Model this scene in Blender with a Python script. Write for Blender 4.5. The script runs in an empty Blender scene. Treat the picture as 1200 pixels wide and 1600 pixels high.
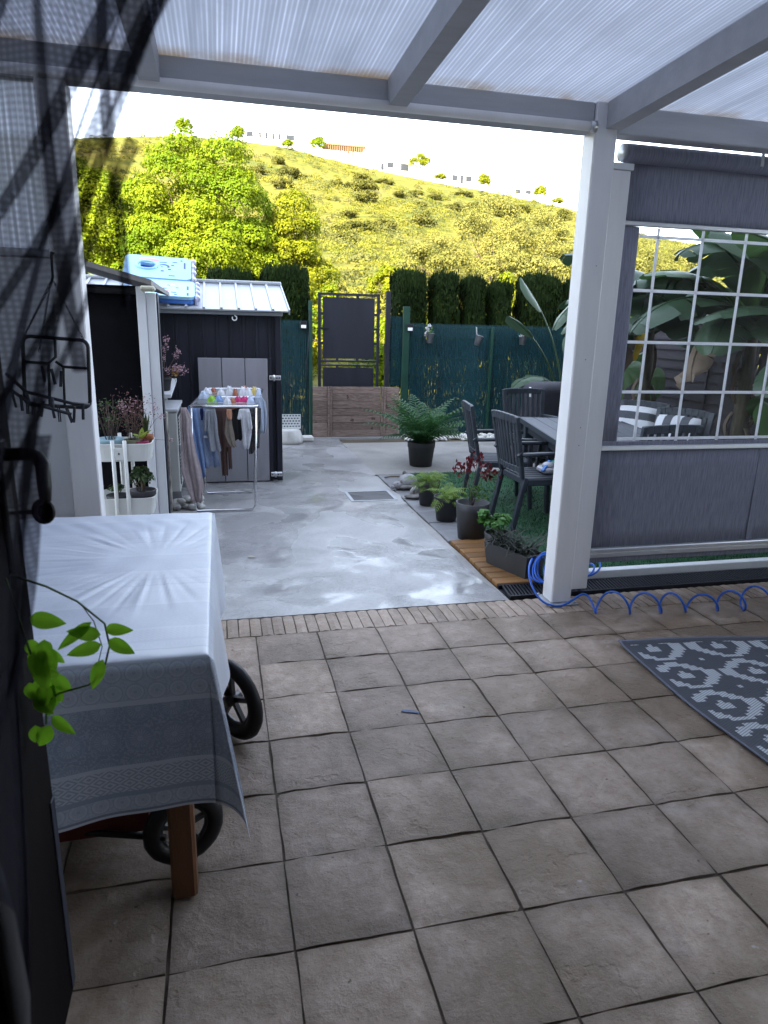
import bpy, math, random
import numpy as np
from mathutils import Vector, Matrix

# ---------------------------------------------------------------- camera, sky, sun, exposure
SC = bpy.context.scene
COL = SC.collection
R = math.radians
cam_d = bpy.data.cameras.new('camera'); cam = bpy.data.objects.new('camera', cam_d); COL.objects.link(cam)
SC.camera = cam
def _cam_matrix(yaw, pitch, roll, loc):
    f = Vector((math.sin(yaw)*math.cos(pitch), math.cos(yaw)*math.cos(pitch), -math.sin(pitch)))
    r0 = Vector((math.cos(yaw), -math.sin(yaw), 0)); d0 = f.cross(r0)
    r = r0*math.cos(roll) + d0*math.sin(roll); d = -r0*math.sin(roll) + d0*math.cos(roll)
    m = Matrix((r, -d, -f)).transposed().to_4x4(); m.translation = loc
    return m
cam.matrix_world = _cam_matrix(R(13.615), R(14.939), R(-1.392), Vector((0, 0, 1.55)))
cam_d.sensor_fit = 'VERTICAL'; cam_d.sensor_height = 36.0; cam_d.sensor_width = 27.0
cam_d.lens = 24.0075
cam_d.clip_start = 0.02; cam_d.clip_end = 3000
cam_d.dof.use_dof = True; cam_d.dof.focus_distance = 4.5; cam_d.dof.aperture_fstop = 7.5

SUN_TO = Vector((-0.52, -0.80, 0.47)).normalized()      # direction towards the sun: behind the house, to the left, low
SUN_EL = math.asin(SUN_TO.z); SUN_AZ = math.atan2(SUN_TO.x, SUN_TO.y)
W = bpy.data.worlds.new('World'); SC.world = W; W.use_nodes = True
_nt = W.node_tree; _bg = _nt.nodes['Background']
_sky = _nt.nodes.new('ShaderNodeTexSky'); _sky.sky_type = 'NISHITA'; _sky.sun_disc = False
_sky.sun_elevation = SUN_EL; _sky.sun_rotation = SUN_AZ
_sky.air_density = 1.0; _sky.dust_density = 0.4; _sky.ozone_density = 1.0
_hsv = _nt.nodes.new('ShaderNodeHueSaturation'); _hsv.inputs['Saturation'].default_value = .52
_nt.links.new(_sky.outputs[0], _hsv.inputs['Color']); _nt.links.new(_hsv.outputs[0], _bg.inputs[0]); _bg.inputs[1].default_value = 0.15
sun_d = bpy.data.lights.new('sun', 'SUN'); sun = bpy.data.objects.new('sun', sun_d); COL.objects.link(sun)
sun_d.energy = 3.9; sun_d.angle = R(0.53); sun_d.color = (1.0, 0.87, 0.62)
sun.rotation_euler = SUN_TO.to_track_quat('Z', 'Y').to_euler()
SC.view_settings.view_transform = 'Standard'; SC.view_settings.look = 'None'
SC.view_settings.exposure = 3.2; SC.view_settings.gamma = 1.0; SC.view_settings.use_curve_mapping = False
SC.render.engine = 'CYCLES'
SC.cycles.max_bounces = 8; SC.cycles.transparent_max_bounces = 24; SC.cycles.diffuse_bounces = 5
SC.cycles.use_denoising = True

rng = random.Random(7)
nrg = np.random.default_rng(11)

# ---------------------------------------------------------------- helpers: objects
def tag(o, label=None, cat=None, group=None, kind=None):
    if label: o['label'] = label
    if cat: o['category'] = cat
    if group: o['group'] = group
    if kind: o['kind'] = kind
    return o
def thing(name, label, cat, loc=(0, 0, 0), rz=0.0, group=None):
    o = bpy.data.objects.new(name, None); COL.objects.link(o)
    o.empty_display_size = 0.1
    o.location = loc; o.rotation_euler = (0, 0, rz)
    return tag(o, label, cat, group)
KIDS = {}
def kids(o): return list(KIDS.get(o.name, ()))
def adopt(o, p):
    o.parent = p; KIDS.setdefault(p.name, []).append(o)
def copy_tree(o, parent=None, label=None, group=None):
    c = o.copy(); COL.objects.link(c)
    if parent: adopt(c, parent)
    if label: c['label'] = label
    if group: c['group'] = group
    for k in kids(o): copy_tree(k, c)
    return c
def link(name, me, m, parent=None, loc=None, rot=None):
    o = bpy.data.objects.new(name, me); COL.objects.link(o)
    if m is not None and not me.materials: me.materials.append(m)
    if parent is not None: adopt(o, parent)
    if loc is not None: o.location = loc
    if rot is not None: o.rotation_euler = rot
    return o
def np_mesh(name, V, F):
    """V (n,3) float, F (m,k) int, all faces with k corners"""
    me = bpy.data.meshes.new(name)
    V = np.asarray(V, np.float32); F = np.asarray(F, np.int32)
    me.vertices.add(len(V)); me.vertices.foreach_set('co', V.ravel())
    k = F.shape[1]
    me.loops.add(F.size); me.loops.foreach_set('vertex_index', F.ravel())
    me.polygons.add(len(F)); me.polygons.foreach_set('loop_start', np.arange(0, F.size, k, dtype=np.int32))
    me.update(calc_edges=True); me.validate()
    return me

class MB:
    """collects boxes, tubes, lathes, sheets; build() links them as ONE mesh object"""
    def __init__(s, o=(0, 0, 0)): s.v = []; s.f = []; s.o = Vector(o); s.sm = []
    def add(s, vs, fs, smooth=False):
        n = len(s.v)
        s.v += [tuple(Vector(p) - s.o) for p in vs]
        s.f += [tuple(i + n for i in f) for f in fs]; s.sm += [smooth]*len(fs)
        return s
    def box(s, x0, x1, y0, y1, z0, z1, b=0.0, M=None):
        if x1 < x0: x0, x1 = x1, x0
        if y1 < y0: y0, y1 = y1, y0
        if z1 < z0: z0, z1 = z1, z0
        if b <= 0:
            vs = [(x, y, z) for z in (z0, z1) for y in (y0, y1) for x in (x0, x1)]
            fs = [(0, 2, 3, 1), (4, 5, 7, 6), (0, 1, 5, 4), (2, 6, 7, 3), (0, 4, 6, 2), (1, 3, 7, 5)]
        else:
            b = min(b, (x1-x0)*.45, (y1-y0)*.45, (z1-z0)*.45)
            vs = []; idx = {}
            X = (x0, x1); Y = (y0, y1); Z = (z0, z1)
            for i in (0, 1):
                for j in (0, 1):
                    for k in (0, 1):
                        sx, sy, sz = (1-2*i)*b, (1-2*j)*b, (1-2*k)*b
                        for a in range(3):
                            p = [X[i]+sx, Y[j]+sy, Z[k]+sz]; p[a] = (X[i], Y[j], Z[k])[a]
                            idx[i, j, k, a] = len(vs); vs.append(tuple(p))
            fs = []
            for a in range(3):
                u, w = [q for q in range(3) if q != a]
                for e in (0, 1):
                    def key(p, q):
                        c = [0, 0, 0]; c[a] = e; c[u] = p; c[w] = q; return idx[c[0], c[1], c[2], a]
                    fs.append((key(0, 0), key(1, 0), key(1, 1), key(0, 1)))
            for a in range(3):          # edges along axis a
                u, w = [q for q in range(3) if q != a]
                for p in (0, 1):
                    for q in (0, 1):
                        def key(e, ax):
                            c = [0, 0, 0]; c[a] = e; c[u] = p; c[w] = q; return idx[c[0], c[1], c[2], ax]
                        fs.append((key(0, u), key(1, u), key(1, w), key(0, w)))
            for i in (0, 1):
                for j in (0, 1):
                    for k in (0, 1): fs.append(tuple(idx[i, j, k, a] for a in range(3)))
        if M is not None: vs = [tuple(M @ Vector(p)) for p in vs]
        return s.add(vs, fs)
    def bar(s, p, q, w, d, up=(0, 0, 1), b=0.0):
        p, q = Vector(p), Vector(q); y = (q-p); L = y.length; y.normalize()
        x = y.cross(Vector(up))
        if x.length < 1e-4: x = y.cross(Vector((1, 0, 0)))
        x.normalize(); z = x.cross(y)
        M = Matrix((x, y, z)).transposed().to_4x4(); M.translation = p
        return s.box(-w/2, w/2, 0, L, -d/2, d/2, b, M)
    def tube(s, pts, r, seg=8, cap=True, closed=False):
        pts = [Vector(p) for p in pts]; n = len(pts)
        rs = r if isinstance(r, (list, tuple)) else [r]*n
        vs = []; fs = []; prev = None
        for i, p in enumerate(pts):
            if closed: t = pts[(i+1) % n] - pts[i-1]
            else: t = pts[min(i+1, n-1)] - pts[max(i-1, 0)]
            if t.length < 1e-9: t = Vector((0, 0, 1))
            t.normalize()
            if prev is None:
                a = t.orthogonal().normalized()
            else:
                a = prev - t*prev.dot(t)
                a = a.normalized() if a.length > 1e-6 else t.orthogonal().normalized()
            prev = a; c = t.cross(a)
            for k in range(seg):
                th = 2*math.pi*k/seg
                vs.append(p + (a*math.cos(th) + c*math.sin(th))*rs[i])
        m = n if closed else n-1
        for i in range(m):
            j = (i+1) % n
            for k in range(seg):
                k2 = (k+1) % seg
                fs.append((i*seg+k, i*seg+k2, j*seg+k2, j*seg+k))
        if cap and not closed:
            fs.append(tuple(reversed(range(seg)))); fs.append(tuple((n-1)*seg+k for k in range(seg)))
        return s.add(vs, fs, True)
    def lathe(s, prof, c=(0, 0, 0), seg=20, sx=1.0, sy=1.0):
        c = Vector(c); vs = []; fs = []
        for r, z in prof:
            for k in range(seg):
                th = 2*math.pi*k/seg
                vs.append(c + Vector((r*math.cos(th)*sx, r*math.sin(th)*sy, z)))
        for i in range(len(prof)-1):
            for k in range(seg):
                k2 = (k+1) % seg
                fs.append((i*seg+k, i*seg+k2, (i+1)*seg+k2, (i+1)*seg+k))
        if prof[0][0] > 1e-6: fs.append(tuple(reversed(range(seg))))
        if prof[-1][0] > 1e-6: fs.append(tuple((len(prof)-1)*seg+k for k in range(seg)))
        return s.add(vs, fs, True)
    def sphere(s, c, r, seg=10, rings=6, M=None):
        r = (r, r, r) if not isinstance(r, (tuple, list)) else r
        c = Vector(c); vs = [Vector((0, 0, -r[2]))]; fs = []
        for i in range(1, rings):
            ph = -math.pi/2 + math.pi*i/rings
            for k in range(seg):
                th = 2*math.pi*k/seg
                vs.append(Vector((r[0]*math.cos(ph)*math.cos(th), r[1]*math.cos(ph)*math.sin(th), r[2]*math.sin(ph))))
        vs.append(Vector((0, 0, r[2])))
        for k in range(seg): fs.append((0, 1+(k+1) % seg, 1+k))
        for i in range(rings-2):
            for k in range(seg):
                a = 1+i*seg; fs.append((a+k, a+(k+1) % seg, a+seg+(k+1) % seg, a+seg+k))
        a = 1+(rings-2)*seg
        for k in range(seg): fs.append((a+k, a+(k+1) % seg, len(vs)-1))
        if M is not None: vs = [M.to_3x3() @ v for v in vs]
        return s.add([v+c for v in vs], fs, True)
    def sheet(s, fn, nu, nv, smooth=True, thick=0.0):
        vs = [Vector(fn(i/nu, j/nv)) for j in range(nv+1) for i in range(nu+1)]
        fs = [(j*(nu+1)+i, j*(nu+1)+i+1, (j+1)*(nu+1)+i+1, (j+1)*(nu+1)+i) for j in range(nv) for i in range(nu)]
        if thick > 0:
            nor = []
            for j in range(nv+1):
                for i in range(nu+1):
                    a = vs[j*(nu+1)+min(i+1, nu)] - vs[j*(nu+1)+max(i-1, 0)]
                    b = vs[min(j+1, nv)*(nu+1)+i] - vs[max(j-1, 0)*(nu+1)+i]
                    nn = a.cross(b); nor.append(nn.normalized() if nn.length > 1e-12 else Vector((0, 0, 1)))
            n = len(vs); vs = vs + [v - w*thick for v, w in zip(vs, nor)]
            fs = fs + [tuple(q+n for q in reversed(f)) for f in fs]
            rim = [i for i in range(nu+1)] + [j*(nu+1)+nu for j in range(1, nv+1)] + [nv*(nu+1)+i for i in range(nu-1, -1, -1)] + [j*(nu+1) for j in range(nv-1, 0, -1)]
            for k in range(len(rim)):
                a, b = rim[k], rim[(k+1) % len(rim)]; fs.append((b, a, a+n, b+n))
        return s.add(vs, fs, smooth)
    def prism(s, poly, z0, z1, M=None):
        n = len(poly); vs = [(x, y, z0) for x, y in poly] + [(x, y, z1) for x, y in poly]
        fs = [tuple(reversed(range(n))), tuple(range(n, 2*n))] + [(i, (i+1) % n, (i+1) % n+n, i+n) for i in range(n)]
        if M is not None: vs = [tuple(M @ Vector(p)) for p in vs]
        return s.add(vs, fs)
    def mesh(s, name):
        me = bpy.data.meshes.new(name); me.from_pydata(s.v, [], s.f)
        me.polygons.foreach_set('use_smooth', s.sm); me.update()
        return me
    def build(s, name, m, parent=None, label=None):
        o = link(name, s.mesh(name), m, parent)
        if label: o['label'] = label
        return o

# ---------------------------------------------------------------- helpers: materials
class NT:
    def __init__(s, name):
        s.m = bpy.data.materials.new(name); s.m.use_nodes = True
        s.t = s.m.node_tree; s.b = s.t.nodes['Principled BSDF']; s.out = s.t.nodes['Material Output']
    def n(s, typ, **kw):
        x = s.t.nodes.new('ShaderNode'+typ)
        for k, v in kw.items(): setattr(x, k, v)
        return x
    def l(s, a, b): s.t.links.new(a, b)
    def val(s, x, sock):
        if isinstance(x, (int, float, tuple, list)): sock.default_value = x
        else: s.l(x, sock)
    def math(s, op, a, b=0.0, c=0.0, clamp=False):
        x = s.n('Math', operation=op, use_clamp=clamp)
        s.val(a, x.inputs[0]); s.val(b, x.inputs[1]); s.val(c, x.inputs[2]); return x.outputs[0]
    def mix(s, f, a, b, typ='MIX'):
        x = s.n('Mix', data_type='RGBA', blend_type=typ)
        s.val(f, x.inputs[0])
        for v, k in ((a, 6), (b, 7)):
            if isinstance(v, (tuple, list)): v = tuple(v)+(1,)*(4-len(v))
            s.val(v, x.inputs[k])
        return x.outputs[2]
    def coord(s, kind='Object', scale=(1, 1, 1), rnd=False, rot=(0, 0, 0)):
        if kind == 'World': c = s.n('NewGeometry').outputs['Position']
        else: c = s.n('TexCoord').outputs[kind]
        mp = s.n('Mapping'); s.l(c, mp.inputs[0]); mp.inputs['Scale'].default_value = scale; mp.inputs['Rotation'].default_value = rot
        if rnd:
            oi = s.n('ObjectInfo'); vm = s.n('VectorMath', operation='SCALE'); vm.inputs[0].default_value = (37.1, 17.3, 53.7)
            s.l(oi.outputs['Random'], vm.inputs['Scale']); s.l(vm.outputs[0], mp.inputs['Location'])
        return mp.outputs[0]
    def noise(s, vec, scale, detail=5.0, rough=0.55, dist=0.0, out=0):
        x = s.n('TexNoise'); s.l(vec, x.inputs['Vector'])
        x.inputs['Scale'].default_value = scale; x.inputs['Detail'].default_value = detail
        x.inputs['Roughness'].default_value = rough; x.inputs['Distortion'].default_value = dist
        return x.outputs[out]
    def ramp(s, f, stops):
        x = s.n('ValToRGB'); s.l(f, x.inputs[0]); e = x.color_ramp.elements
        while len(e) > 1: e.remove(e[-1])
        for i, (p, c) in enumerate(stops):
            c = (c, c, c) if isinstance(c, (int, float)) else c
            q = e[0] if i == 0 else e.new(p)
            q.position = p; q.color = tuple(c)+(1,)*(4-len(c))
        return x.outputs[0]
    def bump(s, h, strength=0.3, dist=0.01, base=None):
        x = s.n('Bump'); s.l(h, x.inputs['Height']); x.inputs['Strength'].default_value = strength; x.inputs['Distance'].default_value = dist
        if base is not None: s.l(base, x.inputs['Normal'])
        return x.outputs[0]
    def set(s, **kw):
        for k, v in kw.items():
            k = {'color': 'Base Color', 'rough': 'Roughness', 'metal': 'Metallic', 'normal': 'Normal', 'spec': 'Specular IOR Level', 'alpha': 'Alpha',
                 'coat': 'Coat Weight', 'trans': 'Transmission Weight', 'ior': 'IOR', 'sheen': 'Sheen Weight'}[k]
            if isinstance(v, (tuple, list)) and k == 'Base Color' and len(v) == 3: v = tuple(v)+(1,)
            s.val(v, s.b.inputs[k])
        return s.m

def sc(c, k): return tuple(min(1.0, x*k) for x in c)
def mat(name, col, rough=.6, var=.18, scale=6.0, stretch=(1, 1, 1), bump=0.0, bscale=60.0, rnd=0.1, metal=0.0, spec=.5, col2=None, coords='Object', rvar=.1):
    """plain stuff: base colour with low-contrast grain, per-object variation and fine relief"""
    t = NT(name); v = t.coord(coords, stretch, rnd=True)
    f = t.noise(v, scale, 6.0, .6)
    lo = sc(col, 1-var) if col2 is None else col2
    c = t.ramp(f, [(.3, lo), (.7, sc(col, 1+var*.6))])
    if rnd:
        oi = t.n('ObjectInfo'); k = t.math('MULTIPLY_ADD', oi.outputs['Random'], 2*rnd, 1-rnd)
        hsv = t.n('HueSaturation'); t.l(c, hsv.inputs['Color']); t.l(k, hsv.inputs['Value']); c = hsv.outputs[0]
    r = t.math('MULTIPLY_ADD', f, rvar*2, rough-rvar)
    kw = dict(color=c, rough=r, metal=metal, spec=spec)
    if bump: kw['normal'] = t.bump(t.noise(v, bscale, 4.0), bump, .01)
    return t.set(**kw)
def leaf_mat(name, c1, c2, trans=.35, wscale=.6, island=.35, rough=.55, spec=.35):
    """foliage: two tones mixed by place and by leaf, with light passing through"""
    t = NT(name)
    g = t.n('NewGeometry')
    f = t.noise(t.coord('World'), wscale, 3.0)
    f = t.math('ADD', t.math('MULTIPLY', t.math('SUBTRACT', f, .5), 2.2), .5, clamp=True)
    r = t.math('MULTIPLY_ADD', g.outputs['Random Per Island'], island*2, -island)
    f = t.math('ADD', f, r, clamp=True)
    c = t.mix(f, c1, c2)
    t.set(color=c, rough=rough, spec=spec)
    tr = t.n('BsdfTranslucent'); t.l(c, tr.inputs[0])
    mx = t.n('MixShader'); mx.inputs[0].default_value = trans
    t.l(t.b.outputs[0], mx.inputs[1]); t.l(tr.outputs[0], mx.inputs[2]); t.l(mx.outputs[0], t.out.inputs[0])
    return t.m

def clump_points(env, ncl, rc, n, seed, jit=.35):
    """foliage gathered in separate rounded clumps over ellipsoid envelopes env = [(centre, radii)]"""
    g = np.random.default_rng(seed); cen = []; out = []; rad = []
    tries = 0
    while len(cen) < ncl and tries < 6000:
        tries += 1; c0, r0 = env[g.integers(0, len(env))]; d = g.normal(size=3); d /= np.linalg.norm(d)
        if d[2] < -.75: d[2] = -d[2]
        p = np.array(c0)+d*np.array(r0)*g.uniform(.72, 1.0); r = rc*g.uniform(.7, 1.3)
        if p[2] < r*.6: continue
        if any(np.linalg.norm(p-q) < .68*(r+s) for q, s in zip(cen, rad)): continue
        if any(np.linalg.norm((p-np.array(c1))/np.array(r1)) < .60 for c1, r1 in env): continue
        cen.append(p); out.append(d); rad.append(r)
    cen = np.array(cen); out = np.array(out); rad = np.array(rad); w = rad**2/np.sum(rad**2)
    k = g.choice(len(cen), n, p=w); q = unit(g.normal(size=(n, 3))); b = out[k]*.8+np.array([0, 0, .45])
    q = np.where((np.sum(q*b, 1) < -.25)[:, None], -q, q)
    lump = 1+.14*np.sin(q[:, 0]*7+k)*np.sin(q[:, 1]*6+k*2)+.10*np.sin(q[:, 2]*9+k)
    P = cen[k]+q*(rad[k]*lump*np.where(g.random(n) < .2, g.uniform(.5, .9, n), g.uniform(.88, 1.08, n)))[:, None]*np.array([1.05, 1.05, .88])
    nf = int(n*.40); e = g.integers(0, len(env), nf); d = unit(g.normal(size=(nf, 3)))
    C0 = np.array([c for c, r in env], float)[e]; R0 = np.array([r for c, r in env], float)[e]
    Pf = C0+d*R0*(g.uniform(.35, .92, nf)[:, None]); ok = Pf[:, 2] > .3
    return np.concatenate([P, Pf[ok]]), np.concatenate([q+jit*g.normal(size=(n, 3))+np.array([0, 0, .2]), (d+.6*g.normal(size=(nf, 3)))[ok]])
def unit(a): return a/np.maximum(np.linalg.norm(a, axis=-1, keepdims=True), 1e-9)
def leaf_quads(P, N, L, Wd, seed=0, up_bias=0.0, bend=.18):
    """diamond leaves: centre P, facing N, length L, width Wd"""
    g = np.random.default_rng(seed); n = len(P)
    N = unit(N); t = unit(np.cross(N, unit(g.normal(size=(n, 3)))) + np.array([0, 0, up_bias]))
    s = unit(np.cross(t, N)); L = (np.ones(n)*L*g.uniform(.7, 1.3, n))[:, None]; Wd = (np.ones(n)*Wd*g.uniform(.7, 1.3, n))[:, None]
    a = P - t*L*.5; c = P + t*L*.5 - N*L*bend; b = P + s*Wd*.5 - t*L*.08; d = P - s*Wd*.5 - t*L*.08
    V = np.stack([a, b, c, d], 1).reshape(-1, 3); F = np.arange(4*n).reshape(-1, 4)
    return V, F
def merge(parts):
    Vs = []; Fs = []; k = 0
    for V, F in parts: Vs.append(V); Fs.append(F+k); k += len(V)
    return np.concatenate(Vs), np.concatenate(Fs)
def blob_points(blobs, n, seed, sub=9, subr=.42, inner=.25, jit=.40):
    """points and normals for foliage clumped on the surfaces of ellipsoids"""
    g = np.random.default_rng(seed); Ps = []; Ns = []
    vol = np.array([b[1][0]*b[1][1]+b[1][0]*b[1][2]+b[1][1]*b[1][2] for b in blobs]); vol = vol/vol.sum()
    for (c, r), w in zip(blobs, vol):
        c = np.array(c); r = np.array(r); m = max(4, int(n*w))
        d = unit(g.normal(size=(sub, 3))); d[:, 2] = np.where(d[:, 2] < -.5, -d[:, 2], d[:, 2])
        cen = c + d*r*g.uniform(.55, .85, (sub, 1)); rr = r.min()*subr*g.uniform(.65, 1.35, (sub, 1))
        k = g.integers(0, sub, m); q = unit(g.normal(size=(m, 3)))
        q[:, 2] = np.where((q[:, 2] < -.2) & (g.random(m) < .6), -q[:, 2], q[:, 2])
        rad = np.where(g.random(m) < inner, g.uniform(.2, .9, m), g.uniform(.85, 1.12, m))[:, None]
        Ps.append(cen[k] + q*rr[k]*rad*np.array([1, 1, .85])); Ns.append(q + jit*g.normal(size=(m, 3)) + np.array([0, 0, .25]))
    return np.concatenate(Ps), np.concatenate(Ns)
def smooth(me): me.polygons.foreach_set('use_smooth', [True]*len(me.polygons)); return me
# ---------------------------------------------------------------- materials
def make_tile_mat():
    t = NT('stamped_stone')
    v = t.coord('Object', (1, 1, 1), rnd=True); w = t.coord('World')
    a = t.noise(v, 17.0, 9.0, .74, .1); b = t.noise(v, 2.6, 7.0, .55, .2); fine = t.noise(v, 75.0, 4.0, .7)
    c = t.ramp(a, [(.25, (.235, .168, .124)), (.48, (.365, .280, .222)), (.72, (.470, .378, .312))])
    stain = t.ramp(t.noise(w, 1.9, 5.0, .6, .4), [(.42, 0.0), (.60, 1.0)])
    c = t.mix(t.math('MULTIPLY', stain, .72), c, (.150, .100, .056))
    pale = t.ramp(t.noise(w, 3.3, 6.0, .65, .8), [(.58, 0.0), (.74, 1.0)])
    c = t.mix(t.math('MULTIPLY', pale, .45), c, (.40, .37, .36))
    spots = t.ramp(t.noise(w, 26.0, 2.0, .5), [(.735, 0.0), (.76, 1.0)])
    c = t.mix(t.math('MULTIPLY', spots, .55), c, (.42, .40, .38))
    dark = t.ramp(t.noise(w, 41.0, 2.0, .5), [(.73, 0.0), (.75, 1.0)])
    c = t.mix(t.math('MULTIPLY', dark, .7), c, (.03, .025, .02))
    so = t.n('SeparateXYZ'); t.l(t.n('TexCoord').outputs['Object'], so.inputs[0])
    ed = t.math('MAXIMUM', t.math('ABSOLUTE', so.outputs[0]), t.math('ABSOLUTE', so.outputs[1]))
    ed = t.math('ADD', t.math('MULTIPLY_ADD', ed, 16.0, -1.85), t.math('MULTIPLY', t.math('SUBTRACT', t.noise(w, 7.0, 6.0, .65), .5), 2.6), clamp=True)
    c = t.mix(t.math('MULTIPLY', ed, .55), c, (.105, .070, .042))                # dirt washed into the joints
    oi = t.n('ObjectInfo'); hs = t.n('HueSaturation'); t.l(c, hs.inputs['Color'])
    t.l(t.math('MULTIPLY_ADD', oi.outputs['Random'], .38, .80), hs.inputs['Value'])
    cleft = t.ramp(b, [(.37, 0.0), (.385, .55), (.60, .62), (.66, 1.0)])
    h = t.math('ADD', t.math('MULTIPLY', cleft, .62), t.math('MULTIPLY', a, 1.25))
    n1 = t.bump(h, .70, .013); n2 = t.bump(fine, .45, .004, n1)
    rr = t.math('MULTIPLY_ADD', stain, -.24, t.math('MULTIPLY_ADD', a, .3, .42))
    return t.set(color=hs.outputs['Color'], rough=rr, normal=n2, spec=.35)
M_tile = make_tile_mat()
def make_concrete(name, wet=1.0, base=(.34, .335, .335)):
    t = NT(name); w = t.coord('World')
    big = t.noise(w, .95, 4.0, .5, .6); mid = t.noise(w, 3.1, 6.0, .6, .3); fine = t.noise(w, 42.0, 5.0, .7)
    film = t.ramp(big, [(.455, 0.0), (.475, .55), (.49, .75), (.53, 1.0)])              # standing film with a sharp outline
    damp = t.ramp(t.noise(t.coord('World', (1, 1, 1)), 1.5, 3.0, .5, .9), [(.50, 0.0), (.52, .7), (.57, 1.0)])
    c = t.ramp(mid, [(.25, sc(base, .80)), (.75, sc(base, 1.12))])
    c = t.mix(t.math('MULTIPLY', damp, .50*wet), c, sc(base, .60))
    grit = t.ramp(fine, [(.30, .78), (.55, 1.0)]); c = t.mix(1.0, c, grit, 'MULTIPLY')
    moss = t.ramp(t.noise(w, .8, 4.0), [(.60, 0.0), (.75, 1.0)]); c = t.mix(t.math('MULTIPLY', moss, .22), c, (.16, .17, .12))
    rip = t.noise(t.coord('World', (1, 1.7, 1)), 34.0, 3.0, .6, 1.5); rpm = t.ramp(t.noise(w, 2.2, 2.0), [(.46, 0.0), (.60, 1.0)])
    hh = t.math('MULTIPLY', rip, t.math('MULTIPLY', rpm, 1.0*wet))
    n = t.bump(hh, .35, .020); n = t.bump(fine, .10, .004, n)
    r = t.math('SUBTRACT', .62 - .16*wet, t.math('MULTIPLY', film, .27*wet)); r = t.math('SUBTRACT', r, t.math('MULTIPLY', damp, .10*wet))
    r = t.math('MULTIPLY_ADD', mid, .16, t.math('SUBTRACT', r, .08))
    return t.set(color=c, rough=r, normal=n, spec=.5)
M_conc = make_concrete('wet_concrete', 1.0)
M_conc2 = make_concrete('damp_concrete', .45, (.33, .315, .30))
M_bed = mat('joint_mortar', (.075, .054, .038), .9, .3, 20, bump=.4)
M_soil = mat('soil', (.07, .055, .035), .95, .4, 3, bump=.5, bscale=25, coords='World')
M_white = mat('white_paint', (.62, .63, .66), .45, .10, 5, (1, 1, .3), bump=.06, rnd=.03)
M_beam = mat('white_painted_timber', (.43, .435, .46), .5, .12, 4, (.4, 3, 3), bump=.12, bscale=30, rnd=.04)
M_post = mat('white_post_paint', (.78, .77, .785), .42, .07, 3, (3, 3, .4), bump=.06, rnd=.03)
M_whitepl = mat('white_plastic', (.74, .75, .76), .35, .06, 10, rnd=.03)
M_alu = mat('aluminium', (.62, .63, .65), .32, .08, 12, metal=.85, rnd=.03)
M_dark = mat('anthracite_metal', (.015, .016, .025), .5, .25, 5, (1, 1, .25), rnd=.12, spec=.3)
M_door = mat('grey_boards', (.25, .245, .275), .5, .12, 4, (3, 3, .4), rnd=.06)
M_black = mat('black_plastic', (.010, .010, .012), .5, .3, 10, bump=.08, rnd=.1, spec=.3)
M_blind = mat('black_blind_fabric', (.006, .006, .008), .9, .25, 12, bump=.1, spec=.08)
M_pot = mat('anthracite_pot', (.030, .030, .033), .55, .2, 9, bump=.06)
M_earth = mat('potting_soil', (.03, .022, .015), .95, .4, 40, bump=.6)
M_resin = mat('blue_grey_resin', (.028, .036, .048), .55, .28, 5, (1, 1, 1), bump=.10, rnd=.06, col2=(.016, .021, .029))
M_blue = mat('blue_hose', (.015, .10, .47), .35, .12, 10)
M_wood = mat('brown_wood', (.13, .050, .018), .5, .3, 4, (4, 4, .6), bump=.15)
M_steel = mat('chrome_tube', (.62, .63, .66), .18, .06, 10, metal=1.0)
M_stone = mat('white_stone', (.50, .49, .47), .75, .2, 9, bump=.25, rnd=.18)
M_statue = mat('carved_stone', (.27, .26, .25), .8, .5, 9, bump=.4, col2=(.07, .065, .06))
M_plast = mat('render_white', (.66, .65, .63), .8, .08, 3, bump=.15, bscale=80)
M_green = mat('green_powder_coat', (.008, .045, .030), .4, .2, 8)
M_bark = mat('bark', (.12, .085, .055), .9, .4, 6, (3, 3, .6), bump=.6, bscale=20)
M_twig = mat('twig', (.10, .075, .045), .85, .3, 10)
M_ac = mat('cream_metal', (.60, .60, .57), .4, .05, 5, rnd=.02)

# ---------------------------------------------------------------- ground and terrain
RIDGE = [(-320, 44), (-120, 45.5), (-34, 45.5), (-8, 48.2), (7, 48.2), (18, 47.8), (32, 45.6), (46, 43.6), (63, 41.6), (72, 41), (90, 39), (106, 37), (129, 31.6), (152, 29), (230, 24), (420, 18)]
_rx = np.array([a for a, _ in RIDGE], float); _rz = np.array([b for _, b in RIDGE], float)
def hill_z(x, y):
    x = np.asarray(x, float); y = np.asarray(y, float)
    s = np.clip((y-14)/186, 0, 1.4)
    z = np.interp(x*np.clip(200/np.maximum(y, 120), .8, 1.35), _rx, _rz)
    up = np.where(s < 1, s**1.42, 1-(s-1)**2*2.2)
    bump = 1.6*np.sin(x*.055+y*.021)*np.sin(y*.043-x*.017) + .6*np.sin(x*.17+1.3)*np.sin(y*.13)
    return -.06 + z*up + bump*np.clip(s*4, 0, 1)*np.clip((1-s)*3, 0, 1)
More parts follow.
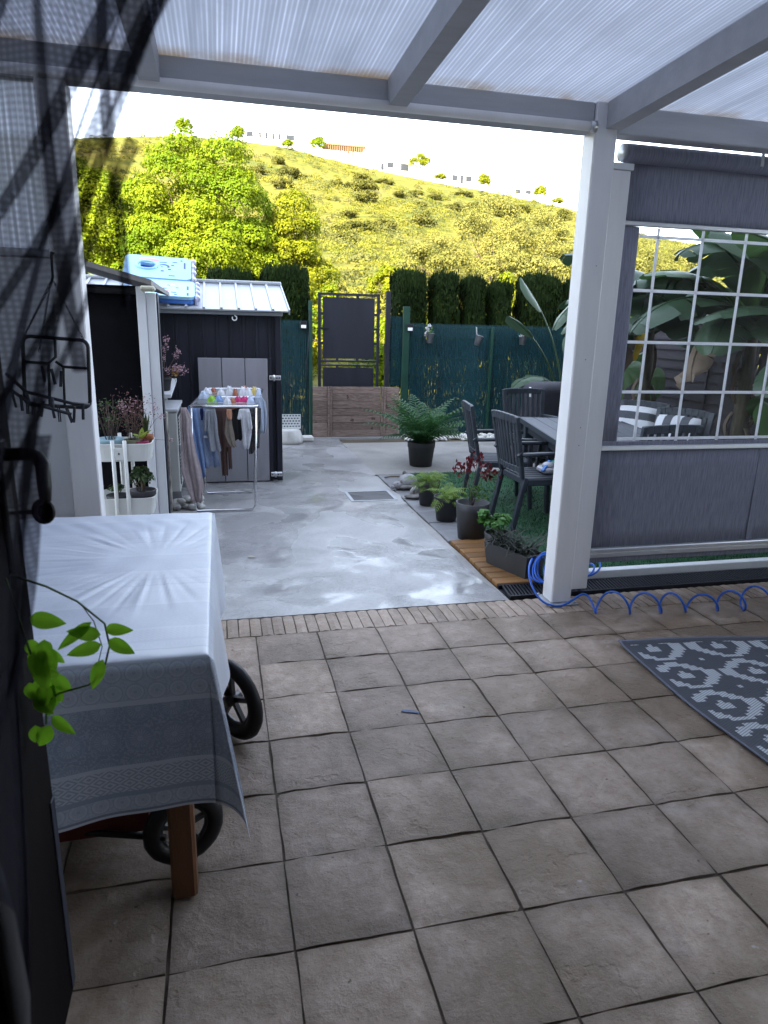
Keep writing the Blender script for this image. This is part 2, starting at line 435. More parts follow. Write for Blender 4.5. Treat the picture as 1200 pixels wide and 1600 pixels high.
def make_hill():
    xs = np.concatenate([np.linspace(-320, -80, 20), np.linspace(-74, 200, 130), np.linspace(210, 420, 18)])
    ys = np.concatenate([np.linspace(13, 60, 40), np.linspace(61.5, 205, 90), np.linspace(210, 275, 14)])
    X, Y = np.meshgrid(xs, ys); Z = hill_z(X, Y)
    V = np.stack([X, Y, Z], -1).reshape(-1, 3); n = len(xs)
    i, j = np.meshgrid(np.arange(n-1), np.arange(len(ys)-1)); a = (j*n+i).ravel()
    me = smooth(np_mesh('hill', V, np.stack([a, a+1, a+n+1, a+n], 1)))
    t = NT('hill_grass'); w = t.coord('World')
    f1 = t.noise(w, .05, 5.0, .6, .5); f2 = t.noise(w, .6, 6.0, .65)
    c = t.ramp(f1, [(.32, (.070, .078, .014)), (.46, (.120, .112, .016)), (.58, (.155, .128, .022)), (.72, (.15, .122, .046))])
    c = t.mix(t.ramp(f2, [(.38, 0.0), (.60, .8)]), c, (.045, .060, .012))
    t.set(color=c, rough=.95, normal=t.bump(f2, .8, .5), spec=.1)
    tag(link('hill', me, t.m), kind='structure')
make_hill()
g = MB(); g.sheet(lambda u, v: (-900+1800*u, -600+1500*v, -.16), 4, 4)
tag(g.build('ground', M_soil), kind='structure')

# ---------------------------------------------------------------- patio of stamped slabs
patio = MB().box(-3.2, 5.2, .30, 3.555, -.12, -.010).build('patio', M_bed); tag(patio, kind='structure')
TS = .31707; TX = .4530; TY = 3.3200
def slab_mesh(name, w, d, n, seed, gap=.0014, jit=.0040, zj=.0016):
    g = np.random.default_rng(seed); V = []; F = []
    ew = [g.uniform(-1, 1, n+1)*jit for _ in range(4)]
    for j in range(n+1):
        for i in range(n+1):
            x = -w/2 + w*i/n; y = -d/2 + d*j/n; z = g.normal()*zj
            if i == 0: x += gap+abs(ew[0][j]); z -= .003
            if i == n: x -= gap+abs(ew[1][j]); z -= .003
            if j == 0: y += gap+abs(ew[2][i]); z -= .003
            if j == n: y -= gap+abs(ew[3][i]); z -= .003
            V.append((x, y, z))
    k = n+1
    for j in range(n):
        for i in range(n): F.append((j*k+i, j*k+i+1, (j+1)*k+i+1, (j+1)*k+i))
    rim = [i for i in range(k)] + [j*k+n for j in range(1, k)] + [n*k+i for i in range(n-1, -1, -1)] + [j*k for j in range(n-1, 0, -1)]
    b = len(V); V += [(V[q][0], V[q][1], -.035) for q in rim]
    for q in range(len(rim)): F.append((rim[(q+1) % len(rim)], rim[q], b+q, b+(q+1) % len(rim)))
    me = bpy.data.meshes.new(name); me.from_pydata(V, [], F)
    me.materials.append(M_tile)
    return me
tile_me = [slab_mesh('stone_slab', TS, TS, 5, 40+i) for i in range(10)]
for i in range(9):
    for j in range(-7, 12):
        me = rng.choice(tile_me)
        o = link('stone_slab', me, None, patio, (TX+TS*(j+.5)+rng.uniform(-.0015, .0015), TY-TS*(i+.5)+rng.uniform(-.0015, .0015), rng.uniform(-.002, .001)),
                 (rng.uniform(-.004, .004), rng.uniform(-.004, .004), rng.choice((0, math.pi))))
brick_me = [slab_mesh('edging_brick', .060, .232, 2, 80+i, .0024, .0012, .0012) for i in range(6)]
for k in range(100):
    link('edging_brick', rng.choice(brick_me), None, patio, (-1.72+.060*k, 3.438, -.001+rng.uniform(-.0015, .0008)), (rng.uniform(-.006, .006), 0, rng.uniform(-.012, .012)))

# ---------------------------------------------------------------- concrete yard
def concrete_edge(y):
    return 1.605 + .02*math.sin(y*2.3) + .012*math.sin(y*7.1+1) + .008*math.sin(y*17.3) + (.03 if y > 5.6 else 0)
m = MB()
ys = [3.556+i*(9.96-3.556)/60 for i in range(61)]
m.prism([(-2.6, 3.556)] + [(concrete_edge(y), y) for y in ys if y < 6.29] + [(concrete_edge(6.297), 6.297), (-2.6, 6.297)], -.10, -.003)
m.prism([(-2.6, 6.303), (concrete_edge(6.303), 6.303)] + [(concrete_edge(y), y) for y in ys if 6.31 < y < 7.25] + [(1.65, 7.25), (1.65, 9.96), (-2.6, 9.96)], -.10, -.003)
yard = tag(m.build('concrete_path', M_conc), kind='structure')
MB().prism([(concrete_edge(y)-.001, y) for y in ys if y < 7.2] + [(1.655+.004*math.sin(y*9), y) for y in reversed(ys) if y < 7.2], -.10, -.012).build('kerb_strip', M_conc2, yard)
far = MB().prism([(1.653, 7.25), (5.28, 7.25), (5.28, 9.42), (1.653, 9.42)], -.10, -.006).build('concrete_pad', M_conc2); tag(far, kind='structure')
# bed beside the path, turf, slabs, deck tiles
bed = MB().box(1.66, 5.28, 3.556, 7.249, -.12, -.022).build('planting_bed', M_soil); tag(bed, kind='structure')
M_slab = mat('grey_paving', (.20, .20, .21), .6, .25, 5, bump=.15, rnd=.15)
for k, (y0, y1, xr) in enumerate([(4.76, 5.06, 1.98), (5.07, 5.27, 1.96), (5.28, 5.62, 1.96), (5.63, 6.05, 1.97), (6.06, 6.50, 1.97), (6.51, 7.245, 1.98)]):
    MB().box(1.668, xr, y0, y1, -.05, -.004-.003*(k % 2), .006).build('paving_slab', M_slab, bed)
M_deck = mat('orange_deck_wood', (.22, .105, .032), .6, .3, 3, (1, 8, 1), bump=.25, rnd=.2)
deck = thing('wood_deck_tile', 'row of orange wooden deck boards under the long planter by the white post', 'decking', (1.78, 4.22, -.022))
for k in range(9):
    MB((1.78, 4.22, -.022)).box(1.668, 1.965, 3.79+k*.104, 3.79+k*.104+.094, -.021, .012, .004).build('board', M_deck, deck)
M_turf = mat('turf_backing', (.012, .060, .022), .9, .35, 8, bump=.5, bscale=90)
turf = MB().box(1.985, 5.26, 3.90, 7.245, -.05, .002).build('turf_mat', M_turf); tag(turf, kind='structure')
n = 26000
P = np.stack([nrg.uniform(1.99, 5.2, n), 3.9+3.34*nrg.random(n)**1.25, np.full(n, .002)], 1)
a = nrg.uniform(0, 2*math.pi, n); s_ = np.stack([np.cos(a), np.sin(a), 0*a], 1)*.003
tip = P + np.stack([nrg.normal(0, .007, n), nrg.normal(0, .007, n), nrg.uniform(.012, .024, n)], 1)
V = np.stack([P-s_, P+s_, tip], 1).reshape(-1, 3)
M_blade = leaf_mat('turf_blade', (.010, .060, .022), (.025, .105, .040), .15, 6)
tag(link('artificial_grass', np_mesh('artificial_grass', V, np.arange(3*n).reshape(-1, 3)), M_blade),
    'short dark green artificial grass under the dining table', 'grass', kind='stuff')

# drain channel along the patio edge and grate in the path
M_iron = mat('black_iron', (.016, .017, .024), .45, .25, 20, metal=.3)
dr = thing('drain_channel', 'black slotted drain channel along the patio edge below the blind', 'drain', (2.9, 3.68, 0))
f = MB((2.9, 3.68, 0)); f.box(1.67, 5.0, 3.585, 3.60, -.05, .006); f.box(1.67, 5.0, 3.765, 3.78, -.05, .006); f.box(1.67, 5.0, 3.60, 3.765, -.05, -.018); f.build('frame', M_iron, dr)
bm_ = MB((0, 0, 0)); bm_.bar((-.012, -.0815, 0), (.012, .0815, 0), .011, .012); bar_me = bm_.mesh('grate_bar'); bar_me.materials.append(M_iron)
for k in range(150): link('grate_bar', bar_me, None, dr, (1.685+k*.0222-2.9, .0025, .000))
gd = thing('drain_grate', 'square dark drain grate set in the wet concrete path', 'drain', (1.37, 6.26, 0))
f = MB((1.37, 6.26, 0)); M_gal = mat('galvanised', (.42, .43, .45), .4, .15, 12, metal=.5)
for a, b, c, d in ((1.155, 1.60, 6.06, 6.085), (1.155, 1.60, 6.435, 6.46), (1.155, 1.185, 6.085, 6.435), (1.572, 1.60, 6.085, 6.435)): f.box(a, b, c, d, -.03, .002)
f.build('frame', M_gal, gd)
MB((1.37, 6.26, 0)).box(1.185, 1.572, 6.085, 6.435, -.05, -.025).build('sump', M_black, gd)
q = MB(); q.box(-.0045, .0045, -.175, .175, -.012, 0); bme = q.mesh('grate_bar'); bme.materials.append(M_iron)
for k in range(25): link('grate_bar', bme, None, gd, (1.193+k*.0155-1.37, 0, -.002))
q = MB(); q.box(-.1935, .1935, -.004, .004, -.011, .0005); bme = q.mesh('cross_bar'); bme.materials.append(M_iron)
for k in range(7): link('cross_bar', bme, None, gd, (.0085, -.15+k*.05, -.0025))
# threshold grate under the gate
gt = thing('threshold_grate', 'narrow drain grate across the path at the foot of the wooden boards', 'drain', (1.95, 9.80, 0))
f = MB((1.95, 9.80, 0)); f.box(1.3, 2.6, 9.745, 9.76, -.02, .012); f.box(1.3, 2.6, 9.84, 9.855, -.02, .012); f.box(1.3, 2.6, 9.76, 9.84, -.02, -.001); f.build('frame', M_gal, gt)
f = MB((1.95, 9.80, 0))
for k in range(43): f.box(1.305+k*.03, 1.318+k*.03, 9.761, 9.839, -.01, .010)
f.build('grate_bars', M_gal, gt)

# ---------------------------------------------------------------- house behind the camera
hs = thing('house', 'white rendered two storey house whose open doorway the view looks out of', 'house', (0, 0, 0))
w = MB()
w.box(-24, -.52, .12, .40, -.1, 2.75); w.box(1.75, 12, .12, .40, -.1, 2.75); w.box(-.52, 1.75, .12, .40, 2.32, 2.75)
w.box(-24, -2.5, -9, .12, -.1, 2.75); w.box(3.5, 12, -9, .12, -.1, 2.75); w.box(-2.5, 3.5, -9, -4.5, -.1, 2.75)
w.box(-24, 12, -9, .40, 2.752, 8.5)
w.build('wall', M_plast, hs)
MB().box(-2.498, 3.498, -4.498, .45, -.10, .12).build('floor', mat('floor_tile', (.25, .21, .18), .5), hs)
r_ = MB(); r_.box(-24.4, 12.4, -9.4, .75, 8.502, 8.62); r_.build('roof', mat('roof_terracotta', (.28, .12, .07), .8), hs)
for x in (-20, -15, -10, -5, 0, 5, 9):
    wf = MB(); wf.box(x-.75, x+.75, .403, .43, 4.3, 5.6); wo = wf.build('window', M_whitepl, hs)
    MB().box(x-.66, x+.66, .432, .436, 4.39, 5.51).build('pane', mat('dark_glass', (.03, .035, .04), .08), wo)
fr = MB(); fr.box(-.52, -.47, .10, .42, .121, 2.319); fr.box(1.70, 1.75, .10, .42, .121, 2.319); fr.box(-.47, 1.70, .10, .42, 2.269, 2.319)
fr.build('door_frame', M_dark, hs)

bwl = thing('shade_wall', 'added unseen white wall on the left that keeps light from under the table', 'wall', (-1.35, 2.0, 0))  # unseen wall, added to cut the light coming in from the left
MB((-1.35, 2.0, 0)).box(-1.45, -1.28, .402, 3.44, -.1, 2.55).build('shade_slab', M_plast, bwl)

pmk = MB(); pmk.prism([(.692, 2.462), (.716, 2.452), (.758, 2.438), (.768, 2.446), (.744, 2.458), (.716, 2.474), (.698, 2.474)], .0015, .0035)
pmk.build('paint_mark', mat('blue_grey_paint', (.10, .14, .24), .7, .3, 40), patio)
# ---------------------------------------------------------------- pergola
def make_poly(name, dirty=True, period=.019, axis=0, clear=.10, amt=1.0):
    t = NT(name); w = t.coord('World'); sp = t.n('SeparateXYZ'); t.l(w, sp.inputs[0])
    x = t.math('MULTIPLY', sp.outputs[axis], 2*math.pi/period)
    s = t.math('MULTIPLY_ADD', t.math('SINE', x), .5, .5); s = t.math('POWER', s, 2.5)
    st = t.noise(t.coord('World', (9, .35, 1)), 1.6, 6.0, .7); bl_ = t.noise(w, 2.3, 5.0, .65)
    wn = t.n('TexWhiteNoise', noise_dimensions='1D'); t.l(t.math('FLOOR', t.math('DIVIDE', sp.outputs[axis], period)), wn.inputs['W']); s = t.math('MULTIPLY', s, t.math('MULTIPLY_ADD', wn.outputs['Value'], .7, .3))
    c = t.mix(s, (.48, .49, .525), (.80, .81, .85))
    if dirty:
        c = t.mix(t.ramp(st, [(.50, 0.0), (.66, .50)]), c, (.38, .39, .41))
        c = t.mix(t.ramp(bl_, [(.42, 0.0), (.70, .38)]), c, (.42, .42, .45))
        edge = t.math('MULTIPLY_ADD', sp.outputs[1], 9.0, -30.2, clamp=True)
        pat = t.ramp(t.noise(w, 3.5, 6.0, .7), [(.38, 0.0), (.62, 1.0)])
        c = t.mix(t.math('MULTIPLY', t.math('MULTIPLY', edge, pat), .75), c, (.34, .25, .15))
    tr = t.n('BsdfTranslucent'); t.l(c, tr.inputs[0])
    cl = t.n('BsdfTransparent'); t.l(c, cl.inputs[0])
    t.set(color=c, rough=.25, spec=.4, normal=t.bump(s, .25, .002))
    a = t.n('MixShader'); a.inputs[0].default_value = .22; t.l(tr.outputs[0], a.inputs[1]); t.l(t.b.outputs[0], a.inputs[2])
    b = t.n('MixShader'); b.inputs[0].default_value = clear; t.l(a.outputs[0], b.inputs[1]); t.l(cl.outputs[0], b.inputs[2])
    t.l(b.outputs[0], t.out.inputs[0]); return t.m
M_poly = make_poly('ribbed_polycarbonate')
M_poly2 = make_poly('ribbed_polycarbonate_side', False, .022, 0, .30)
PO = (.6, 3.5, 0)
pg = thing('pergola', 'white timber pergola with ribbed translucent roof over the slab patio', 'pergola', PO)
roof_z = lambda y: 2.668 + .03*(3.5-y)
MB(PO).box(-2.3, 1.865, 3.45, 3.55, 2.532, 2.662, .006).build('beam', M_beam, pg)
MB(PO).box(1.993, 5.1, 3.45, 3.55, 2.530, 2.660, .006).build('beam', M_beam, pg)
gu = MB(PO); gu.tube([(-2.3, 3.435, 2.548), (1.862, 3.435, 2.548)], .022, 10); gu.build('gutter_pipe', M_post, pg)
MB(PO).tube([(1.835, 3.435, 2.548), (1.866, 3.435, 2.548)], .027, 10).build('pipe_collar', M_alu, pg)
for x in (1.866,):
    po = MB(PO).box(x, x+.126, 3.437, 3.560, .006, 2.666, .007).build('post', M_post, pg)
    MB(PO).box(x-.03, x+.16, 3.40, 3.60, .001, .006).build('base_plate', M_gal, po)
    b = MB(PO)
    for dx, dy in ((-.015, .02), (.145, .02), (-.015, .18), (.145, .18)): b.lathe([(.009, .006), (.009, .014), (.004, .018)], (x+dx, 3.40+dy, 0), 6)
    b.build('bolt', M_gal, po)
q = MB(PO)
for z in (.95, 1.42, 1.05, 1.9): q.tube([(1.895+(z*37 % .05), 3.4365, z), (1.895+(z*37 % .05), 3.4345, z)], .0035, 8)
q.build('screws', M_gal, pg)
MB(PO).box(-.705, -.583, 3.439, 3.561, -.002, 2.531, .006).build('post', M_post, pg)
for x in (-1.33, -.285, .805, 1.925, 3.03, 4.12):
    m = MB(PO); y0, y1 = .405, 3.449
    if x == 1.925: y1 = 3.436
    vs = []
    for y in (y0, y1):
        z1 = roof_z(y)-.006; z0 = z1-.118
        vs += [(x, y, z0), (x+.085, y, z0), (x+.085, y, z1), (x, y, z1)]
    m.add(vs, [(3, 2, 1, 0), (4, 5, 6, 7), (0, 1, 5, 4), (1, 2, 6, 5), (2, 3, 7, 6), (3, 0, 4, 7)])
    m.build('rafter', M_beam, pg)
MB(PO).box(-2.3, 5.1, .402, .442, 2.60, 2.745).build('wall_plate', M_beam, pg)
xs = [-2.35, -1.288, -.243, .847, 1.967, 3.072, 4.162, 5.15]
for a, b in zip(xs[:-1], xs[1:]):
    m = MB(PO)
    m.add([(a+.003, .40, roof_z(.40)), (b-.003, .40, roof_z(.40)), (b-.003, 3.70, roof_z(3.70)), (a+.003, 3.70, roof_z(3.70)),
           (a+.003, .40, roof_z(.40)+.012), (b-.003, .40, roof_z(.40)+.012), (b-.003, 3.70, roof_z(3.70)+.012), (a+.003, 3.70, roof_z(3.70)+.012)],
          [(0, 1, 2, 3), (7, 6, 5, 4), (0, 4, 5, 1), (2, 6, 7, 3), (1, 5, 6, 2), (3, 7, 4, 0)])
    m.build('roof_panel', M_poly, pg)
for x in (-1.30, -.243, .847, 1.967, 3.072, 4.162):
    m = MB(PO); m.bar((x, .41, roof_z(.41)+.018), (x, 3.70, roof_z(3.70)+.018), .05, .008); m.build('glazing_bar', M_alu, pg)

# ---------------------------------------------------------------- screen wall left of the pergola post
sw = thing('side_screen', 'white board screen with a ribbed translucent upper panel behind the hanging peg rack', 'screen', (-1.4, 3.5, 0))
MB((-1.4, 3.5, 0)).box(-2.3, -.708, 3.49, 3.505, 1.86, 2.530).build('upper_panel', M_poly2, sw)
MB((-1.4, 3.5, 0)).box(-2.3, -.708, 3.46, 3.53, 1.825, 1.858, .004).build('rail', M_beam, sw)
for k in range(5): MB((-1.4, 3.5, 0)).box(-2.3+k*.3185, -2.3+k*.3185+.316, 3.48, 3.51, .012, 1.824, .004).build('board', M_white, sw)
MB((-1.4, 3.5, 0)).box(-1.02, -.975, 3.465, 3.53, 1.859, 2.529).build('stile', M_beam, sw)

# ---------------------------------------------------------------- roll down blind with clear window
BO = (3.5, 3.62, 0)
M_fab = NT('grey_woven_fabric')
_v = M_fab.coord('Object', (130, 1, 9)); _f = M_fab.noise(_v, 1.0, 4.0, .6)
_f2 = M_fab.noise(M_fab.coord('Object', (420, 1, 420)), 1.0, 2.0)
M_fab = M_fab.set(color=M_fab.ramp(M_fab.math('ADD', M_fab.math('MULTIPLY', _f, .75), M_fab.math('MULTIPLY', _f2, .25)), [(.32, (.155, .160, .205)), (.66, (.30, .305, .38))]), rough=.85, spec=.2, normal=M_fab.bump(_f2, .2, .002))
bl = thing('roller_blind', 'grey fabric roller blind with a clear window crossed by white lines', 'blind', BO)
rl = MB(BO); rl.tube([(2.135, 3.60, 2.487), (5.0, 3.60, 2.487)], .047, 16); rl.build('roller', M_fab, bl)
e_ = MB(BO); e_.tube([(2.118, 3.60, 2.487), (2.134, 3.60, 2.487)], .044, 14); e_.build('end_cap', M_gal, bl)
for x in (2.95,):
    MB(BO).box(x, x+.02, 3.552, 3.556, 2.47, 2.60).box(x, x+.02, 3.556, 3.66, 2.594, 2.60).build('bracket', M_gal, bl)
    MB(BO).box(x-.012, x+.032, 3.545, 3.5515, 2.545, 2.585).build('bracket_clamp', M_black, bl)
def fab(x0, x1, z0, z1, name, y=3.640):
    m = MB(BO); m.sheet(lambda u, v: (x0+(x1-x0)*u, y+.004*math.sin(u*5+v*2), z0+(z1-z0)*v), 12, 6, thick=.0015); return m.build(name, M_fab, bl)
fab(2.165, 5.0, 2.163, 2.475, 'top_fabric')
fab(2.165, 2.305, .935, 2.135, 'side_strip')
fab(2.165, 5.0, .268, .880, 'bottom_fabric')
fab(2.20, 5.0, .165, .205, 'skirt', 3.650)
MB(BO).box(2.20, 5.0, 3.622, 3.648, 2.136, 2.162, .004).build('window_rail', M_alu, bl)
MB(BO).box(2.20, 5.0, 3.622, 3.648, .881, .908, .004).build('window_rail', M_alu, bl)
MB(BO).box(2.195, 5.0, 3.615, 3.655, .238, .267, .006).box(2.195, 5.0, 3.62, 3.65, .206, .237, .004).build('bottom_bar', M_alu, bl)
t = NT('clear_film'); tr_ = t.n('BsdfTransparent'); tr_.inputs[0].default_value = (.90, .92, .93, 1)
gl = t.n('BsdfGlossy'); gl.inputs['Roughness'].default_value = .06
t.l(t.bump(t.noise(t.coord('World'), 3.0, 3.0), .12, .05), gl.inputs['Normal'])
lw = t.n('LayerWeight'); lw.inputs[0].default_value = .35
mx = t.n('MixShader'); t.l(t.math('MULTIPLY', lw.outputs['Fresnel'], .34), mx.inputs[0]); t.l(tr_.outputs[0], mx.inputs[1]); t.l(gl.outputs[0], mx.inputs[2]); t.l(mx.outputs[0], t.out.inputs[0])
M_film = t.m
M_line = leaf_mat('white_vinyl_line', (.82, .82, .84), (.82, .82, .84), .45, 1, 0, .4)
fm = MB(BO); fm.add([(2.306, 3.641, .935), (5.0, 3.641, .935), (5.0, 3.641, 2.135), (2.306, 3.641, 2.135)], [(0, 1, 2, 3)])
fm.build('clear_window', M_film, bl)
lo = MB(BO); lo.box(2.20, 5.0, 3.639, 3.643, .909, .934); lo.build('window_hem', M_fab, bl)
for k in range(9):
    x = 2.424+.288*k; q = MB(BO); q.box(x-.0085, x+.0085, 3.6365, 3.6402, .936, 2.134); q.build('window_line', M_line, bl)
for z in (2.087, 1.800, 1.515, 1.229, .950):
    q = MB(BO); q.box(2.306, 5.0, 3.6362, 3.6400, z-.0085, z+.0085); q.build('window_line', M_line, bl)
MB(BO).box(3.335, 3.375, 3.6345, 3.6385, .27, .879).build('seam_tape', M_fab, bl)
gp = MB(BO); gp.box(1.995, 2.168, 3.565, 3.634, .03, 2.395, .004); gp.box(2.15, 2.168, 3.6345, 3.67, .03, 2.395); gp.build('guide_post', M_post, bl)
cp_ = MB(BO); cp_.box(1.993, 2.182, 3.561, 3.674, 2.397, 2.43, .003); cp_.build('guide_cap', M_white, bl)
kb = MB((3.2, 3.85, 0)).box(2.02, 5.1, 3.80, 3.862, -.02, .050, .004).build('kerb_profile', M_whitepl, tag_parent := thing('turf_edging', 'white edging strip in front of the green turf under the blind', 'edging', (3.2, 3.85, 0)))

# ---------------------------------------------------------------- open door, key, fly screen, vine
DO = (-.38, .46, .12)
M_doorf = mat('dark_brown_door', (.004, .0025, .003), .8, .3, 3, (3, 3, .4), rnd=0, spec=.1)
dl = thing('open_door', 'dark door leaf standing open at the left edge of the view', 'door', DO)
MB(DO).box(-.415, -.362, .46, 1.318, .13, 2.22, .006).build('leaf', M_doorf, dl)
MB(DO).box(-.361, -.352, .60, 1.20, .30, 1.0, .004).build('panel_moulding', M_doorf, dl)
M_strip = mat('door_edge_profile', (.022, .025, .042), .5, .2, 5)
MB(DO).box(-.3618, -.3585, 1.285, 1.312, .15, .62, .001).build('edge_profile', M_strip, dl)
h = MB(DO); h.box(-.3618, -.352, 1.215, 1.255, 1.10, 1.36, .003); h.build('lock_plate', M_black, dl)
h = MB(DO); h.tube([(-.352, 1.235, 1.335), (-.312, 1.237, 1.335), (-.302, 1.235, 1.330), (-.292, 1.22, 1.318), (-.288, 1.20, 1.285), (-.288, 1.198, 1.262)], [.011, .011, .012, .012, .011, .009], 10)
h.build('door_handle', M_black, dl)
ky = thing('key', 'dark key standing in the lock of the open door', 'key', (-.35, 1.235, 1.235))
k_ = MB((-.35, 1.235, 1.235)); k_.box(-.3518, -.315, 1.2335, 1.2365, 1.231, 1.239); k_.build('blade', M_steel, ky)
k_ = MB((-.35, 1.235, 1.235)); k_.tube([(-.302+.014*math.cos(a), 1.235, 1.235+.018*math.sin(a)) for a in [i*math.pi/8 for i in range(16)]], .0055, 6, closed=True); k_.sphere((-.302, 1.235, 1.235), (.012, .003, .015), 8, 6); k_.build('bow', M_black, ky)

t = NT('fly_screen_mesh')
v1 = t.coord('UV' if False else 'Object')
d1 = t.n('BsdfDiffuse'); d1.inputs[0].default_value = (.040, .040, .056, 1)
w1 = t.n('TexWave', wave_type='BANDS', bands_direction='X'); t.l(v1, w1.inputs[0]); w1.inputs['Scale'].default_value = 75; w1.inputs['Distortion'].default_value = .6
w2 = t.n('TexWave', wave_type='BANDS', bands_direction='Z'); t.l(v1, w2.inputs[0]); w2.inputs['Scale'].default_value = 75; w2.inputs['Distortion'].default_value = .6
f = t.math('MULTIPLY_ADD', t.math('MULTIPLY', w1.outputs['Fac'], w2.outputs['Fac']), -.40, .66)
tt = t.n('BsdfTransparent'); tt.inputs[0].default_value = (.96, .96, 1.0, 1)
mx = t.n('MixShader'); t.l(f, mx.inputs[0]); t.l(tt.outputs[0], mx.inputs[1]); t.l(d1.outputs[0], mx.inputs[2]); t.l(mx.outputs[0], t.out.inputs[0])
M_mesh = t.m
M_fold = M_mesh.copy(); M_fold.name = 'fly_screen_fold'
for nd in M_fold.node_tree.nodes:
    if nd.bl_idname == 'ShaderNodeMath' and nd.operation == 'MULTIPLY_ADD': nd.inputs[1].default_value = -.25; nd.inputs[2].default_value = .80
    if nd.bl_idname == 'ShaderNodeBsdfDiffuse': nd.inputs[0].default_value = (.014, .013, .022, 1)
M_hem = mat('black_hem', (.010, .009, .014), .8, .2, 20)
def cur_edge(v):      # right edge of the gathered screen, v = 0 top .. 1 bottom
    z = 2.25 - 2.10*v
    if z > 1.327: x = -.143 + .345*(z-1.327) - .02*math.sin(min(1, (z-1.327)/.45)*math.pi)
    else: s = (1.327-z)/1.2; x = -.143 - .10*min(1, s*1.6)
    return x, z
def cur(u, v):
    x1, z = cur_edge(v); x0 = -.355
    pinch = math.exp(-((z-1.22)/.30)**2)
    x = x0 + (x1-x0)*u
    sag = .10*(1-u)*math.sin(min(1, max(0, (2.25-z)/.9))*math.pi)
    amp = .012 + .022*pinch
    y = .500 + amp*math.sin(u*16 + v*5.0) + .010*math.sin(u*51 + v*13) + .016*math.sin(v*7+u*9)
    return (x + .012*math.sin(u*22+v*5+1.0), y, z + sag*.25)
cu = thing('fly_screen', 'black mesh fly screen gathered to the left side of the doorway', 'fly screen', (-.3, .45, 2.25))
m = MB((-.3, .45, 2.25)); m.sheet(cur, 120, 60); m.build('mesh_panel', M_mesh, cu)
# a second, looser layer hanging diagonally gives the darker folds
def fold(k, x0, z0, x1, z1, wdt):
    def fn(u, v):
        x = x0+(x1-x0)*v; z = z0+(z1-z0)*v; n_ = Vector((z1-z0, 0, x0-x1)).normalized()
        p = Vector((x, .478 - .010*math.sin(u*math.pi) + .004*math.sin(v*8+k*2), z)) + n_*wdt*(u-.5)*(1+.5*math.sin(v*3+k)) + n_*.004*math.sin(v*5+k)
        return p
    return fn
for k, fl in enumerate([(-.050, 1.83, -.160, 1.625, .009), (.004, 1.80, -.170, 1.555, .011), (-.014, 1.745, -.190, 1.470, .012), (-.045, 1.655, -.200, 1.390, .012), (-.078, 1.575, -.190, 1.33, .011), (-.092, 1.80, -.088, 1.52, .009), (-.052, 1.80, -.060, 1.56, .007), (-.135, 1.70, -.175, 1.30, .012), (-.110, 1.48, -.165, 1.25, .014)]):
    q = MB((-.3, .45, 2.25)); q.sheet(fold(k, *fl[:4], fl[4]*.68), 4, 24); q.build('fold', M_fold, cu)
q = MB((-.3, .45, 2.25)); q.sheet(lambda u, v: (cur(1, v)[0]-.007*(1-u), cur(1, v)[1]-.003-.002*math.sin(u*3), cur(1, v)[2]), 3, 50); q.build('hem', M_fold, cu)
def gather(u, v):
    z = 1.36 - 1.06*v; x = -.36 + (.185-.05*v-.02*math.cos(v*9))*u
    return (x + .006*math.sin(u*34+v*4), .500+.020*math.sin(u*30+v*3)+.010*math.sin(u*71), z)
q = MB((-.3, .45, 2.25)); q.sheet(gather, 60, 12, thick=.003); q.build('gathered_bunch', M_hem, cu)
q = MB((-.3, .45, 2.25)); q.tube([(-.46, .452, 2.262), (.9, .452, 2.262)], .012, 8); q.build('curtain_rail', M_black, cu)

VO = (-.35, 1.15, 1.15)
M_vine = leaf_mat('vine_leaf', (.15, .36, .016), (.24, .50, .030), .42, 20, .25, .40)
M_stem = mat('vine_stem', (.06, .12, .02), .6, .2, 30)
vn = thing('leafy_vine', 'bright green leafy vine hanging from the open door over the table', 'plant', VO)
st = MB(VO)
stem_pts = [(-.345, 1.16, 1.15), (-.300, 1.19, 1.115), (-.255, 1.20, 1.080), (-.214, 1.20, 1.035), (-.209, 1.20, .992), (-.222, 1.20, .945), (-.25, 1.20, .918), (-.297, 1.19, .912), (-.325, 1.18, .90)]
st.tube(stem_pts, [.0022, .0022, .002, .002, .0018, .0018, .0018, .0022, .0025], 6)
st.tube([(-.25, 1.20, 1.075), (-.232, 1.202, 1.04), (-.222, 1.203, .99), (-.232, 1.203, .955)], .001, 5)
st.tube([(-.345, 1.14, 1.15), (-.33, 1.17, 1.0), (-.318, 1.18, .90), (-.322, 1.18, .86)], .002, 6)
st.build('stem', M_stem, vn)
def leaf(base, tip, width, nrm, droop=.10, name='leaf', parent=None, m=None, o=VO, nv=7):
    b = Vector(base); t_ = Vector(tip); d = t_-b; L = d.length; d.normalize(); n_ = Vector(nrm); s = d.cross(n_).normalized(); n2 = s.cross(d)
    q = MB(o)
    def fn(u, v):
        wv = width*.5*(math.sin(math.pi*min(1, v**.75)))**.8*(1-.15*v); k = u*2-1
        p = b + d*L*v + s*wv*k - n2*(droop*L*v*v) + n2*(abs(k)*wv*.35)
        return p
    q.sheet(fn, 4, nv); return q.build(name, m, parent)
